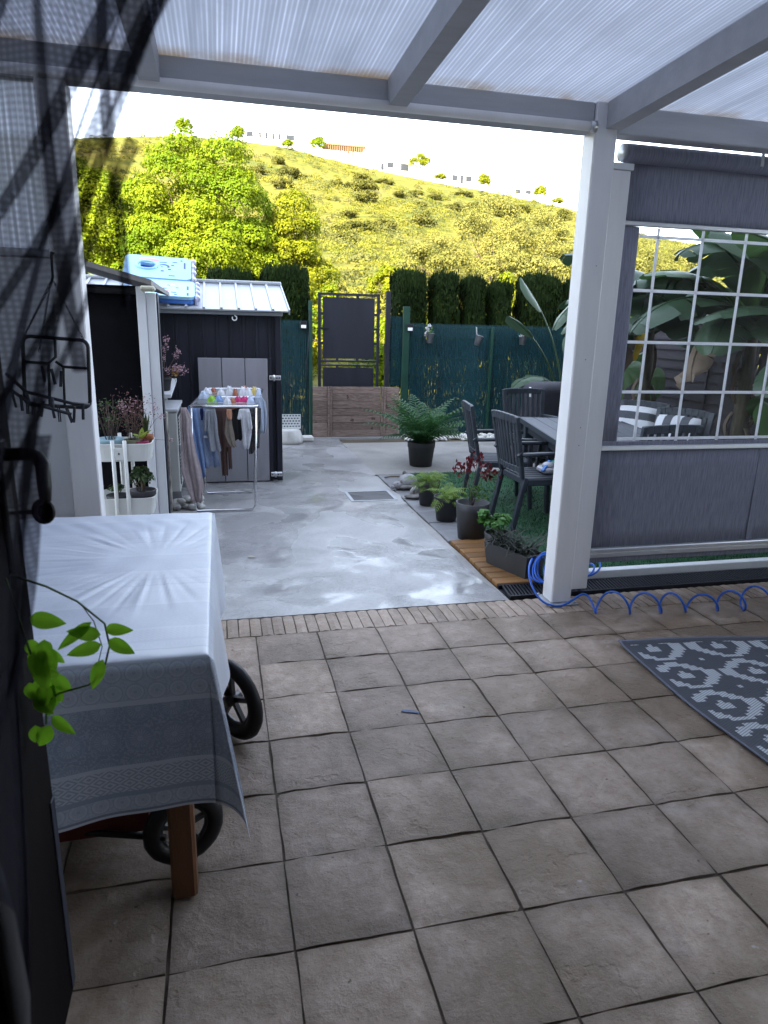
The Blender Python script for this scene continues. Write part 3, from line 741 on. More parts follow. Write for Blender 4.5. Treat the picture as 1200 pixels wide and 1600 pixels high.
for b, t_, w_, nn in [((-.214, 1.20, 1.026), (-.166, 1.19, 1.022), .024, (0, -1, .25)), ((-.210, 1.20, 1.004), (-.166, 1.19, .976), .027, (.1, -1, .25)),
                      ((-.222, 1.20, 1.014), (-.276, 1.19, 1.030), .028, (0, -1, .4)), ((-.222, 1.20, .996), (-.280, 1.19, .984), .027, (0, -1, .3)),
                      ((-.222, 1.20, .966), (-.244, 1.19, .912), .027, (-.2, -1, .1)), ((-.235, 1.20, 1.040), (-.295, 1.19, .995), .022, (-.1, -1, .5)),
                      ((-.330, 1.185, 1.062), (-.272, 1.18, 1.048), .032, (0, -1, .3))]:
    leaf(b, t_, w_, nn, .06, 'leaf', vn, M_vine)
for k in range(26):
    b = Vector((-.325+rng.uniform(-.015, .02), 1.175+rng.uniform(-.02, .03), rng.uniform(.86, 1.02))); a = rng.uniform(-2.6, -.3)
    d = Vector((math.cos(a)*.6+.15, rng.uniform(-.5, .3), math.sin(a))).normalized()*rng.uniform(.036, .056)
    leaf(b, b+d, rng.uniform(.022, .032), (rng.uniform(-.5, .5), -1, rng.uniform(0, .6)), .15, 'leaf', vn, M_vine)
# ---------------------------------------------------------------- table with patterned cloth
TO = (-.43, 2.35, 0); X0, X1, Y0, Y1, ZT = -.86, -.052, 1.645, 3.055, .742
tb = thing('garden_table', 'wooden garden table hidden under a pale patterned cloth', 'table', TO)
MB(TO).box(X0, X1, Y0, Y1, ZT-.035, ZT-.004, .004).build('tabletop', M_wood, tb)
ap = MB(TO); ap.box(X0+.05, X1-.05, Y0+.045, Y0+.065, .60, ZT-.036); ap.box(X0+.05, X1-.05, Y1-.065, Y1-.045, .60, ZT-.036); ap.box(X0+.045, X0+.065, Y0+.066, Y1-.066, .60, ZT-.036); ap.box(X1-.065, X1-.045, Y0+.066, Y1-.066, .60, ZT-.036); ap.build('apron', M_wood, tb)
for x, y in ((-.146, 1.672), (-.146, 3.0), (-.80, 1.672), (-.80, 3.0)):
    MB(TO).box(x-.034, x+.034, y-.034, y+.034, 0.002, ZT-.037, .008).build('leg', M_wood, tb)
LX, LY = .345, .43
def cloth(s, t):
    a = max(0.0, s-X1); b = max(0.0, Y0-t); e = max(0.0, t-Y1)
    x, y, z = min(s, X1), min(max(t, Y0), Y1), ZT
    if a == 0 and b == 0:
        dx, dy = s+.24, t-2.42; rho = math.hypot(dx, dy); ph = math.atan2(dy, dx)
        wr = math.exp(-((rho-.30)/.13)**2)*(.0040*max(0.0, math.sin(ph*21+math.sin(ph*5)*2.2))**4*(.5+.5*math.sin(ph*3+1)) - .0026*max(0.0, math.sin(ph*37+2+math.sin(ph*3)*2))**5)
        wr += .0012*math.sin(s*31+t*9)*math.sin(t*23-s*5) + .0015*math.exp(-((t-2.9)/.10)**2)*math.sin(s*60+t*40)
        edge = min(X1-s, t-Y0); z = ZT + wr*min(1, edge/.05) - .004*math.exp(-edge/.008)
        if e > 0: z -= e
        return (x, y + min(e, .006), z)
    if e > 0 and a > 0: return (x+.01+.02*a, y+.006, ZT-math.hypot(a, e))
    r = math.hypot(a, b); th = math.atan2(b, a)
    out = .010*min(1, r/.02)
    wob = r*(.040*math.sin(t*9.0+.6) + .018*math.sin(t*21)) if b == 0 else (r*(.030*math.sin(s*11+1) + .014*math.sin(s*25+.5)) if a == 0 else 0)
    if a > 0 and b > 0:
        k = math.sin(2*th); fl = .21*r*k + .03*r*math.sin(th*6)*k
        w0 = math.cos(th)**2; w1 = math.sin(th)**2
        x += out*w0*1.3 + fl*.80 + w0*r*.040*math.sin(Y0*9+.6); y -= out*w1*1.3 + fl*.55
        y -= w1*r*(.030*math.sin(X1*11+1)); z -= r*(1-.05*k) - .004
        return (x, y, z-.006)
    if a > 0: return (x+out+.06*a+wob, y, z-a*.985-.006)
    return (x, y-out-.05*b-wob, z-b*.985-.006 + .010*math.sin(s*8+2)*b/LY)
def make_cloth_mat():
    t = NT('patterned_oilcloth'); uv = t.n('UVMap'); sp = t.n('SeparateXYZ'); t.l(uv.outputs[0], sp.inputs[0]); u, v = sp.outputs[0], sp.outputs[1]
    # v: metres below the near table edge (negative on top), repeating every .47 m
    vm = t.math('FRACT', t.math('DIVIDE', t.math('ADD', v, 4.70), .47))
    def rings(cell, fq, rmax, off=0.0):
        a = t.math('SUBTRACT', t.math('FRACT', t.math('DIVIDE', t.math('ADD', u, off), cell)), .5)
        b = t.math('SUBTRACT', t.math('FRACT', t.math('DIVIDE', v, cell)), .5)
        rr = t.math('SQRT', t.math('ADD', t.math('MULTIPLY', a, a), t.math('MULTIPLY', b, b)))
        an = t.math('ARCTAN2', a, b)
        ring = t.math('GREATER_THAN', t.math('SINE', t.math('MULTIPLY', rr, fq)), .25)
        sp_ = t.math('GREATER_THAN', t.math('SINE', t.math('MULTIPLY', an, 20)), .3)
        mid = t.math('MULTIPLY', t.math('GREATER_THAN', rr, .12), t.math('LESS_THAN', rr, .30))
        inn = t.math('LESS_THAN', rr, rmax)
        q = t.math('MAXIMUM', t.math('MULTIPLY', ring, t.math('SUBTRACT', 1.0, mid)), t.math('MULTIPLY', sp_, mid))
        return t.math('MULTIPLY', q, inn), inn
    def band(a, b): return t.math('MULTIPLY', t.math('GREATER_THAN', vm, a), t.math('LESS_THAN', vm, b))
    r1, i1 = rings(.052, 32, .45); r2, i2 = rings(.084, 30, .44, .02)
    zz = t.math('ABSOLUTE', t.math('SUBTRACT', t.math('FRACT', t.math('DIVIDE', u, .048)), .5))
    dz = t.math('ADD', t.math('MULTIPLY', zz, 2.0), t.math('MULTIPLY', t.math('PINGPONG', t.math('ADD', v, 5.0), .0145), 69.0))
    dia = t.math('GREATER_THAN', t.math('SINE', t.math('MULTIPLY', dz, 9.4)), .1)
    grain = t.noise(t.coord('World'), 160.0, 2.0); dots = t.math('GREATER_THAN', grain, .54)
    light = (.58, .62, .70); base = (.50, .55, .65); dk = (.28, .325, .43)
    c = t.mix(t.math('MULTIPLY', dots, .35), base, dk)                   # ground of the small ring band 0-.21
    c = t.mix(t.math('MULTIPLY', i1, .55), c, light); c = t.mix(t.math('MULTIPLY', r1, .6), c, dk)
    big = t.mix(t.math('MULTIPLY', dots, .55), sc(dk, 1.05), base); big = t.mix(t.math('MULTIPLY', i2, .6), big, sc(dk, 1.12)); big = t.mix(t.math('MULTIPLY', r2, .6), big, base)
    c = t.mix(band(.245, .60), c, big)
    c = t.mix(band(.215, .245), c, light)
    c = t.mix(band(.60, .625), c, light); dd = t.mix(t.math('MULTIPLY', dia, .75), light, dk); c = t.mix(band(.625, .765), c, dd)
    c = t.mix(band(.765, .795), c, sc(dk, 1.15)); c = t.mix(band(.885, .90), c, sc(dk, .8)); c = t.mix(band(.90, 1.0), c, light)
    wash = t.math('LESS_THAN', v, .004); c = t.mix(t.math('MULTIPLY', wash, .72), c, (.56, .59, .67))       # pattern mixed paler everywhere but the near hang
    return t.set(color=c, rough=.38, spec=.5, normal=t.bump(t.noise(t.coord('World'), 220.0, 2.0), .06, .002))
M_cloth = make_cloth_mat()
ns, ntt = 150, 210
def spread(lo, hi, n, knots):
    return sorted(set([lo+(hi-lo)*i/n for i in range(n+1)] + knots))
ss = spread(X0-.05, X1+LX, ns, [X1, X1+.004, X1+.012]); ts = spread(Y0-LY, Y1+.10, ntt, [Y0, Y0-.004, Y0-.012])
V = [cloth(s, t) for t in ts for s in ss]; n = len(ss)
F = [(j*n+i, j*n+i+1, (j+1)*n+i+1, (j+1)*n+i) for j in range(len(ts)-1) for i in range(n-1)]
me = bpy.data.meshes.new('tablecloth'); me.from_pydata(V, [], F); smooth(me)
uvl = me.uv_layers.new(name='UVMap'); st_ = [(s, Y0-t) for t in ts for s in ss]
for l_ in me.loops: uvl.data[l_.index].uv = st_[l_.vertex_index]
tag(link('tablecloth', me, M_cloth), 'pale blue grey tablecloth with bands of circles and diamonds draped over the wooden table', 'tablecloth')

def wheel(name, c, axis, r, tw, parent, o, rim_m, spokes=5):
    """tyre with rim, spokes and hub; axis = direction of the axle"""
    ax = Vector(axis).normalized(); c = Vector(c); Rm = ax.to_track_quat('Z', 'Y').to_matrix()
    q = MB(o); rr = r-tw; n = 28; vs = []; fs = []; prof = [(math.cos(a)*tw, math.sin(a)*tw*.8) for a in [i*math.pi/5 for i in range(10)]]
    for i in range(n):
        th = 2*math.pi*i/n; kn = 1.0 + (.05 if i % 2 else 0)
        for px_, pz in prof: rad = rr+px_*(kn if px_ > 0 else 1); vs.append(c + Rm @ Vector((rad*math.cos(th), rad*math.sin(th), pz)))
    for i in range(n):
        for k in range(10): fs.append((i*10+k, i*10+(k+1) % 10, ((i+1) % n)*10+(k+1) % 10, ((i+1) % n)*10+k))
    q.add(vs, fs, True); tyre = q.build('tyre', M_black, parent)
    q = MB(o); q.tube([c + Rm @ Vector(((rr-tw*.9)*math.cos(a), (rr-tw*.9)*math.sin(a), 0)) for a in [i*math.pi/12 for i in range(24)]], tw*.35, 6, closed=True)
    q.tube([c - ax*tw, c + ax*tw], r*.14, 12)
    for k in range(spokes):
        a = 2*math.pi*k/spokes+.3; q.bar(c + Rm @ Vector((r*.1*math.cos(a), r*.1*math.sin(a), 0)), c + Rm @ Vector(((rr-tw*.9)*math.cos(a), (rr-tw*.9)*math.sin(a), 0)), r*.12, tw*.5, up=ax)
    q.build('rim', rim_m, tyre); return tyre
M_rim = mat('grey_rim', (.030, .030, .034), .4, .1, 9)
M_red = mat('red_plastic', (.085, .005, .005), .5, .15, 5)
BK = (-.25, 2.36, 0)
bk = thing('balance_bike', "child's small black bicycle parked under the table with its wheel sticking out beside the cloth", 'bicycle', BK)
wheel('wheel', (.005, 2.41, .168), (.80, .60, .05), .165, .032, bk, BK, M_rim)
wheel('wheel', (-.46, 2.70, .168), (.62, .78, .02), .165, .024, bk, BK, M_rim)
q = MB(BK); q.tube([(.005, 2.41, .168), (-.12, 2.485, .34), (-.30, 2.60, .36), (-.42, 2.675, .48)], .014, 8); q.tube([(-.46, 2.70, .168), (-.42, 2.675, .40), (-.40, 2.66, .55)], .013, 8); q.tube([(-.50, 2.55, .55), (-.40, 2.66, .56), (-.30, 2.78, .55)], .012, 8)
q.build('frame', M_black, bk)
q = MB(BK); q.sphere((-.13, 2.49, .38), (.10, .055, .035), 10, 6); q.build('saddle', M_black, bk)
RW = (-.42, 1.95, 0)
rw = thing('red_toy_cart', 'red plastic toy cart with black wheels in the shade under the table', 'toy cart', RW)
q = MB(RW)
for a in ((-.62, -.25, 1.82, 1.835, .10, .30), (-.62, -.25, 2.17, 2.185, .10, .30), (-.62, -.605, 1.836, 2.169, .10, .30), (-.265, -.25, 1.836, 2.169, .10, .30), (-.604, -.266, 1.836, 2.169, .10, .115)): q.box(*a)
q.build('tray', M_red, rw)
MB(RW).box(-.63, -.24, 1.808, 1.819, .285, .315, .004).box(-.63, -.24, 2.186, 2.197, .285, .315, .004).build('tray_lip', M_red, rw)
MB(RW).tube([(-.66, 1.90, .115), (-.20, 1.76, .115)], .010, 8).build('axle', M_black, rw)
wheel('wheel', (-.150, 1.790, .121), (.30, -.95, .05), .118, .026, rw, RW, M_rim)
wheel('wheel', (-.70, 1.92, .121), (.95, -.30, 0), .118, .026, rw, RW, M_rim)
wheel('wheel', (-.70, 2.15, .121), (.95, -.30, 0), .118, .026, rw, RW, M_rim)
MB(RW).sphere((-.42, 1.812, .245), (.028, .006, .02), 8, 5).build('emblem', mat('yellow_plastic', (.5, .25, .08), .5), rw)
pcs = MB((-.66, 2.95, ZT)).tube([(-.73, 2.86, ZT+.012), (-.62, 2.88, ZT+.012)], .009, 8)
tag(pcs.build('green_pen', mat('dark_green_plastic', (.01, .06, .05), .4)), 'short dark green rod lying on the far end of the tablecloth', 'rod')

# ---------------------------------------------------------------- peg rack on chains
HO = (-.70, 3.36, 1.80)
hg = thing('peg_rack', 'black folding peg hanger hung on chains in front of the white screen', 'clothes hanger', HO)
def rrect(x0, x1, z0, z1, y, rad=.03):
    pts = []
    for cx, cz, a0 in ((x1-rad, z1-rad, 0), (x0+rad, z1-rad, 90), (x0+rad, z0+rad, 180), (x1-rad, z0+rad, 270)):
        for k in range(5): a = R(a0+k*22.5); pts.append((cx+rad*math.cos(a), y, cz+rad*math.sin(a)))
    return pts
q = MB(HO)
q.tube([(x, y - (1.47-z)*.28, z-.06*(x+.7)) for x, y, z in rrect(-.83, -.565, 1.19, 1.48, 3.36)], .0085, 8, closed=True)
def hp(x, z): return (x, 3.36-(1.47-z)*.28, z-.06*(x+.7))
q.tube([hp(-.70, 1.478), hp(-.70, 1.40), hp(-.73, 1.37), hp(-.73, 1.19)], .007, 6); q.tube([hp(-.83, 1.37), hp(-.73, 1.37)], .007, 6); q.tube([hp(-.70, 1.38), hp(-.67, 1.36), hp(-.565, 1.36)], .007, 6); q.tube([hp(-.67, 1.36), hp(-.67, 1.19)], .006, 6)
q.build('frame', M_black, hg)
q = MB(HO); q.tube([(-.89, 3.28, 1.33), (-.80, 3.20, 1.26), (-.62, 3.20, 1.21), (-.56, 3.24, 1.20)], .008, 6); q.tube([(-.88, 3.25, 1.27), (-.78, 3.15, 1.22), (-.62, 3.15, 1.17)], .008, 6); q.tube([(-.80, 3.20, 1.26), (-.78, 3.15, 1.22)], .007, 6); q.tube([(-.70, 3.20, 1.235), (-.69, 3.15, 1.195)], .007, 6)
q.build('folded_frame', M_dark, hg)
pm = MB(); pm.box(-.006, -.001, -.004, .004, -.07, 0, .001); pm.box(.001, .006, -.004, .004, -.07, 0, .001); pme = pm.mesh('peg'); pme.materials.append(M_dark)
for k, (x, y, z) in enumerate([(-.86, 3.22, 1.26), (-.82, 3.19, 1.25), (-.79, 3.17, 1.24), (-.76, 3.17, 1.23), (-.73, 3.17, 1.225), (-.70, 3.17, 1.22), (-.67, 3.16, 1.205), (-.64, 3.16, 1.20), (-.61, 3.18, 1.20), (-.58, 3.20, 1.21), (-.76, 3.34, 1.36), (-.72, 3.33, 1.35), (-.68, 3.33, 1.34)]):
    link('peg', pme, None, hg, (x-HO[0], y-HO[1], z-HO[2]), (rng.uniform(-.25, .25), rng.uniform(-.25, .25), rng.uniform(0, 3)))
def chain(p, q_, nm, parent, o, n=22):
    p, q_ = Vector(p), Vector(q_); d = (q_-p)/n; m = MB(o); ax = d.normalized(); s1 = ax.orthogonal().normalized(); s2 = ax.cross(s1)
    for k in range(n):
        c = p + d*(k+.5); w_ = s1 if k % 2 else s2; L = d.length*.62
        m.tube([c + ax*L*math.cos(a) + w_*L*.45*math.sin(a) for a in [i*math.pi/4 for i in range(8)]], .0016, 4, closed=True)
    m.build(nm, M_dark, parent)
chain((-.695, 3.40, 1.72), (-.82, 3.30, 1.47), 'chain', hg, HO); chain((-.69, 3.40, 1.72), (-.565, 3.35, 1.44), 'chain', hg, HO); chain((-.70, 3.39, 1.72), (-.885, 3.28, 1.34), 'chain', hg, HO, 30); chain((-.70, 3.39, 1.72), (-.765, 3.34, 1.42), 'chain', hg, HO)
q = MB(HO); q.tube([(-.690, 3.438, 1.84), (-.690, 3.41, 1.84), (-.690, 3.40, 1.825), (-.692, 3.40, 1.74), (-.700, 3.40, 1.715)], .006, 6); q.build('hook', M_dark, hg)

# ---------------------------------------------------------------- lean-to with black blind, trolley with plants
LO_ = (-.7, 5.4, 0)
ln = thing('lean_to_shelter', 'white framed lean-to with a black blind behind the plant trolley', 'shelter', LO_)
q = MB(LO_); q.box(-.538, -.478, 5.20, 5.36, -.004, 1.80, .004); q.build('post', M_white, ln)
q = MB(LO_); q.box(-.4765, -.410, 5.215, 5.35, -.004, 1.76, .004); q.build('post', M_white, ln)
q = MB(LO_); q.box(-.409, -.400, 5.23, 5.34, -.004, 1.76); q.build('edge_strip', M_dark, ln)
q = MB(LO_); q.sheet(lambda u, v: (-1.9+1.36*u, 5.262, .02+1.735*v), 6, 6, thick=.006); q.build('blind', M_blind, ln)
q = MB(LO_); q.tube([(-1.9, 5.245, 1.775), (-.541, 5.245, 1.775)], .030, 12); q.build('blind_roller', M_black, ln)
q = MB(LO_); vs = []
for y in (5.10, 7.0):
    vs += [(-1.9, y, 2.19), (-.425, y, 1.805), (-.425, y, 1.840), (-1.9, y, 2.225)]
q.add(vs, [(0, 1, 2, 3), (7, 6, 5, 4), (0, 4, 5, 1), (1, 5, 6, 2), (2, 6, 7, 3), (3, 7, 4, 0)]); q.build('roof', mat('grey_roof_sheet', (.16, .15, .145), .7, .3, 6, bump=.2), ln)
q = MB(LO_); q.box(-.50, -.405, 5.06, 5.20, 1.765, 1.80, .012); q.build('roof_corner_cap', mat('cream_cap', (.42, .40, .30), .6), ln)
q = MB(LO_); q.box(-1.9, -1.86, 5.2, 7.0, 0, 2.12); q.build('back_wall', M_white, ln)

TR = (-.625, 4.77, 0)
tr = thing('plant_trolley', 'white metal trolley with tray shelves carrying plant pots in front of the black blind', 'trolley', TR)
def tray(z0, z1):
    pts = []
    hw, hd, rad = .178, .155, .06
    for cx, cy, a0 in ((hw-rad, hd-rad, 0), (-hw+rad, hd-rad, 90), (-hw+rad, -hd+rad, 180), (hw-rad, -hd+rad, 270)):
        for k in range(5): a = R(a0+k*22.5); pts.append((cx+rad*math.cos(a), cy+rad*math.sin(a)))
    n = len(pts); q = MB()
    rings_ = [(.92, z0), (1.0, z1), (1.025, z1), (1.02, z1+.006), (.985, z1+.006), (.90, z0+.004)]
    vs = [(x*s, y*s, z) for s, z in rings_ for x, y in pts]
    fs = [(i*n+k, i*n+(k+1) % n, (i+1)*n+(k+1) % n, (i+1)*n+k) for i in range(5) for k in range(n)] + [tuple(reversed(range(n))), tuple(5*n+k for k in range(n))]
    q.add(vs, fs); q.build('tray', M_ac, tr)
tray(.685, .795); tray(.325, .435); tray(.06, .17)
for x, y in ((-.055, -.172), (.018, -.172), (-.055, .172), (.018, .172)):
    q = MB(); q.tube([(x, y, .03), (x, y, .825)], .0125, 8); q.build('pole', M_ac, tr)
for y in (-.172, .172):
    q = MB(); q.box(-.045, .008, y-.006, y+.006, .70, .78, .002); q.build('bracket', M_ac, tr)
    q = MB(); q.tube([(-.019, y-.007, .742), (-.019, y-.0095, .742)], .006, 8); q.build('screw', M_black, tr)
cst = MB()
for x in (-.14, .14):
    for y in (-.12, .12): cst.lathe([(.0, .0), (.02, .004), (.022, .02), (.02, .036), (.006, .04), (.006, .062)], (x, y, -.002), 8)
cst.build('castors', M_black, tr)
def pot(name, label, c, r, h, m, group=None, rim=True, cat='plant pot', taper=.74, seg=20, soil=True):
    o = thing(name, label, cat, c, group=group)
    q = MB()
    pr = [(r*taper, 0), (r*(taper+(1-taper)*.78), h*.78)]
    if rim: pr += [(r*.99, h*.79), (r, h*.98)]
    pr += [(r, h), (r*.90, h), (r*.86, h*.86)]
    q.lathe(pr, (0, 0, 0), seg); q.build('pot', m, o)
    if soil:
        q = MB(); q.lathe([(r*.865, h*.85), (r*.5, h*.875), (0.0001, h*.88)], (0, 0, 0), 14); q.build('soil', M_earth, o)
    return o
def stems(n, z0, spread_, h, rad=.0022, seed=0, bow=.4):
    g = random.Random(seed); out = []
    for k in range(n):
        a = g.uniform(0, 6.28); d = g.uniform(.2, 1)*spread_; hh = h*g.uniform(.6, 1.05)
        p = [(d*.25*math.cos(a), d*.25*math.sin(a), z0), (d*.55*math.cos(a+.2), d*.55*math.sin(a+.2), z0+hh*.5), (d*math.cos(a+bow), d*math.sin(a+bow), z0+hh)]
        out.append(p)
    return out
def stem_mesh(paths, rad, name, m, parent):
    q = MB()
    for p in paths: q.tube(p, [rad, rad*.8, rad*.5] if len(p) == 3 else rad, 5)
    return q.build(name, m, parent)
def foliage(name, P, N, L, Wd, m, parent, seed=1, up=0.0, bend=.2):
    V, F = leaf_quads(np.asarray(P, float), np.asarray(N, float), L, Wd, seed, up, bend); return link(name, np_mesh(name, V, F), m, parent)
M_pink = leaf_mat('pink_flower', (.30, .14, .18), (.50, .36, .40), .3, 9)
M_leafd = leaf_mat('dark_leaf', (.020, .045, .012), (.05, .085, .02), .25, 9)
M_leafm = leaf_mat('mid_leaf', (.045, .12, .015), (.10, .20, .03), .35, 9)
M_yleaf = leaf_mat('yellow_green_leaf', (.16, .24, .02), (.30, .36, .05), .4, 9)
M_dry = mat('dry_stem', (.11, .075, .06), .9, .3, 30)
zt = .690
p1 = pot('flower_bowl', 'pale blue bowl pot of wiry stems on the white trolley', (-.705, 4.72, zt), .085, .135, mat('pale_blue_glaze', (.30, .44, .50), .5, .1, 9), taper=.80)
stem_mesh(stems(30, .11, .12, .27, seed=3), .0013, 'stems', M_dry, p1)
g = np.random.default_rng(5); P = np.stack([g.normal(0, .07, 150), g.normal(0, .06, 150), g.uniform(.2, .38, 150)], 1); foliage('leaves', P, g.normal(size=(150, 3)), .022, .010, M_leafd, p1)
p2 = pot('small_planter', 'mossy small planter with wiry reddish plant on the white trolley', (-.575, 4.73, zt), .055, .125, mat('mossy_clay', (.11, .11, .06), .85, .4, 20), rim=False, taper=.9)
stem_mesh(stems(22, .10, .11, .30, seed=5), .0013, 'stems', M_dry, p2)
P = np.stack([g.normal(0, .07, 420), g.normal(0, .06, 420), g.normal(.29, .065, 420)], 1); foliage('leaves', P, g.normal(size=(420, 3)), .018, .008, leaf_mat('bronze_leaf', (.06, .025, .02), (.14, .06, .05), .2, 20), p2)
P = np.stack([g.normal(.01, .035, 26), g.normal(-.05, .03, 26), g.normal(.35, .03, 26)], 1); foliage('flowers', P, g.normal(size=(26, 3)), .014, .012, M_pink, p2)
p3 = pot('small_planter', 'magenta plant pot with a yellow green seedling at the right of the trolley top', (-.515, 4.72, zt), .045, .115, mat('magenta_plastic', (.28, .02, .08), .4), taper=.8, rim=True)
for k in range(5):
    a = k*1.3+2.6; leaf((0, 0, .13), (.06*math.cos(a), .05*math.sin(a), .165+.01*k), .035, (0, -.4, 1), .2, 'leaf', p3, M_yleaf, o=(0, 0, 0))
stem_mesh([[(0, 0, .1), (-.03, -.03, .22), (-.10, -.05, .34)], [(0, 0, .10), (.07, -.03, .13), (.19, -.04, .12)], [(.0, 0, .10), (.06, -.02, .20), (.10, -.03, .32)], [(.06, -.02, .2), (.10, -.02, .26), (.14, -.03, .28)]], .0016, 'stems', M_dry, p3)
P = np.concatenate([g.normal((-.10, -.05, .35), .018, (40, 3)), g.normal((.19, -.04, .125), .008, (10, 3)), g.normal((.10, -.03, .33), .02, (40, 3)), g.normal((.14, -.03, .28), .012, (18, 3))]); foliage('flowers', P, g.normal(size=(len(P), 3)), .012, .010, M_pink, p3)
p4 = pot('small_planter', 'orange clay pot with spiky leaves at the back right of the trolley top', (-.495, 4.84, zt), .048, .135, mat('terracotta', (.36, .12, .045), .8, .2, 15), taper=.75)
for k in range(9):
    a = k*.7; leaf((0, 0, .12), (.045*math.cos(a), .045*math.sin(a), .27+.02*math.sin(k*3)), .022, (-math.cos(a), -math.sin(a), .1), -.1, 'leaf', p4, M_leafd, o=(0, 0, 0))
p5 = pot('jade_plant', 'leafy jade plant in a dark pot on the lower trolley shelf', (-.525, 4.70, .33), .085, .15, M_pot, taper=.75)
stem_mesh(stems(12, .12, .09, .16, seed=9), .004, 'stems', M_twig, p5)
P, N = blob_points([((0, 0, .23), (.085, .08, .07))], 420, 4, 10, .5); foliage('leaves', P, N, .030, .020, M_leafd, p5)
p6 = pot('small_planter', 'dark square planter with low sprouts at the left of the lower trolley shelf', (-.69, 4.74, .33), .075, .11, M_pot, taper=.85, rim=False)
P, N = blob_points([((0, 0, .14), (.06, .06, .04))], 160, 14, 8, .5); foliage('leaves', P, N, .025, .015, M_leafd, p6)

# ---------------------------------------------------------------- wall units and pebbles
UO = (-.5, 6.5, 0)
un = thing('outdoor_unit', 'cream outdoor air conditioning unit behind the hanging pink dress', 'air conditioner', UO)
MB(UO).box(-.66, -.372, 6.22, 6.98, .10, .815, .008).build('casing', M_ac, un)
MB(UO).box(-.67, -.360, 6.21, 6.99, .816, .842, .005).build('lid', M_white, un)
q = MB(UO); q.box(-.3715, -.366, 6.27, 6.92, .16, .79, .002); q.build('grille_plate', M_dark, un)
sl = MB(); sl.box(0, .006, -.32, .32, 0, .008); sme = sl.mesh('grille_slat'); sme.materials.append(M_ac)
for k in range(20): link('grille_slat', sme, None, un, (-.3655-UO[0], 6.595-UO[1], .18+k*.030))
for z in (.24, .46): MB(UO).box(-.3655, -.352, 6.235, 6.262, z, z+.07, .003).build('clip', M_alu, un)
for y in (6.3, 6.88): MB(UO).box(-.66, -.37, y-.02, y+.02, -.004, .099).build('foot', M_gal, un)
ub = thing('wall_cabinet', 'tall cream metal cabinet standing behind the air conditioning unit', 'cabinet', (-.5, 6.3, 0))
MB((-.5, 6.3, 0)).box(-.80, -.68, 6.05, 6.98, 0, .95, .006).box(-.679, -.50, 6.995, 7.05, .0, .98, .004).build('body', M_ac, ub)
q = MB((-.5, 6.3, 0)); q.add([(-.81, 6.03, .955), (-.40, 6.03, .955), (-.40, 6.98, 1.02), (-.81, 6.98, 1.02), (-.81, 6.03, .985), (-.40, 6.03, .985), (-.40, 6.98, 1.05), (-.81, 6.98, 1.05)], [(3, 2, 1, 0), (4, 5, 6, 7), (0, 1, 5, 4), (1, 2, 6, 5), (2, 3, 7, 6), (3, 0, 4, 7)])
q.build('sloping_top', M_white, ub)
cpp = thing('concrete_post', 'short weathered concrete post beside the lean-to and the air conditioning unit', 'post', (-.455, 5.95, 0))
MB((-.455, 5.95, 0)).box(-.49, -.43, 5.92, 5.98, -.004, .85, .006).build('shaft', mat('stained_concrete', (.42, .40, .36), .9, .35, 9, bump=.4, col2=(.13, .11, .09)), cpp)
pe = [(-.40, 5.98, .045), (-.33, 6.02, .04), (-.27, 5.97, .042), (-.36, 6.07, .05), (-.28, 6.08, .045), (-.21, 6.04, .04), (-.42, 6.05, .05), (-.33, 6.14, .055), (-.24, 6.15, .05), (-.20, 6.10, .04), (-.41, 6.14, .05), (-.19, 5.98, .035), (-.31, 6.06, .045), (-.26, 6.03, .04), (-.36, 6.00, .04), (-.22, 6.22, .06)]
base = []
for k in range(3):
    q = MB(); g_ = random.Random(k); q.sphere((0, 0, 0), (1, .8, .62), 12, 8); q.v = [(x*(1+.12*math.sin(y*3+k)), y*(1+.1*math.sin(x*4+k*2)), z) for x, y, z in q.v]; base.append(q.mesh('pebble')); base[-1].materials.append(M_stone)
rows_ = {'front': [], 'middle': [], 'back': []}
for k, (x, y, r) in enumerate(pe):
    rows_['back' if y > 6.09 else ('front' if y < 6.015 else 'middle')].append((x, k))
plab = {}
for rn, it in rows_.items():
    for q_, (x, k) in enumerate(sorted(it)): plab[k] = f"white pebble in the {rn} row of the heap below the unit, {['first', 'second', 'third', 'fourth', 'fifth', 'sixth', 'seventh'][q_]} from left"
for k, (x, y, r) in enumerate(pe):
    o = link('pebble', base[k % 3], None); o.scale = (r, r, r)
    o.location = (x, y, r*.6-.003 + (.05 if k in (12, 13, 14) else 0)); o.rotation_euler = (rng.uniform(-.2, .2), rng.uniform(-.2, .2), rng.uniform(0, 6))
    tag(o, plab[k], 'pebble', 'white pebbles heaped below the unit')
pf = pot('pink_flowering_succulent', 'tall succulent with pink flower heads in front of the dark shed wall', (-.47, 6.25, .990), .07, .12, M_pot)
pp_ = [[(0, 0, .1), (.02, 0, .25), (.05, 0, .42)], [(0, 0, .1), (.05, 0, .2), (.13, .02, .33)], [(0, 0, .1), (.04, 0, .16), (.12, -.02, .20)], [(0, 0, .1), (.0, 0, .2), (.02, .02, .34)], [(0, 0, .1), (.07, 0, .14), (.15, 0, .17)]]
stem_mesh(pp_, .003, 'stems', M_dry, pf)
P = np.concatenate([g.normal(c, s_, (n_, 3)) for c, s_, n_ in (((.05, 0, .43), .016, 34), ((.02, 0, .37), .018, 40), ((.13, .02, .34), .014, 30), ((.0, 0, .28), .02, 30), ((.11, -.02, .31), .012, 18), ((.12, -.02, .20), .022, 70), ((.16, 0, .18), .020, 60), ((.04, -.02, .18), .022, 36))]); foliage('flowers', P, g.normal(size=(len(P), 3)), .016, .012, M_pink, pf)
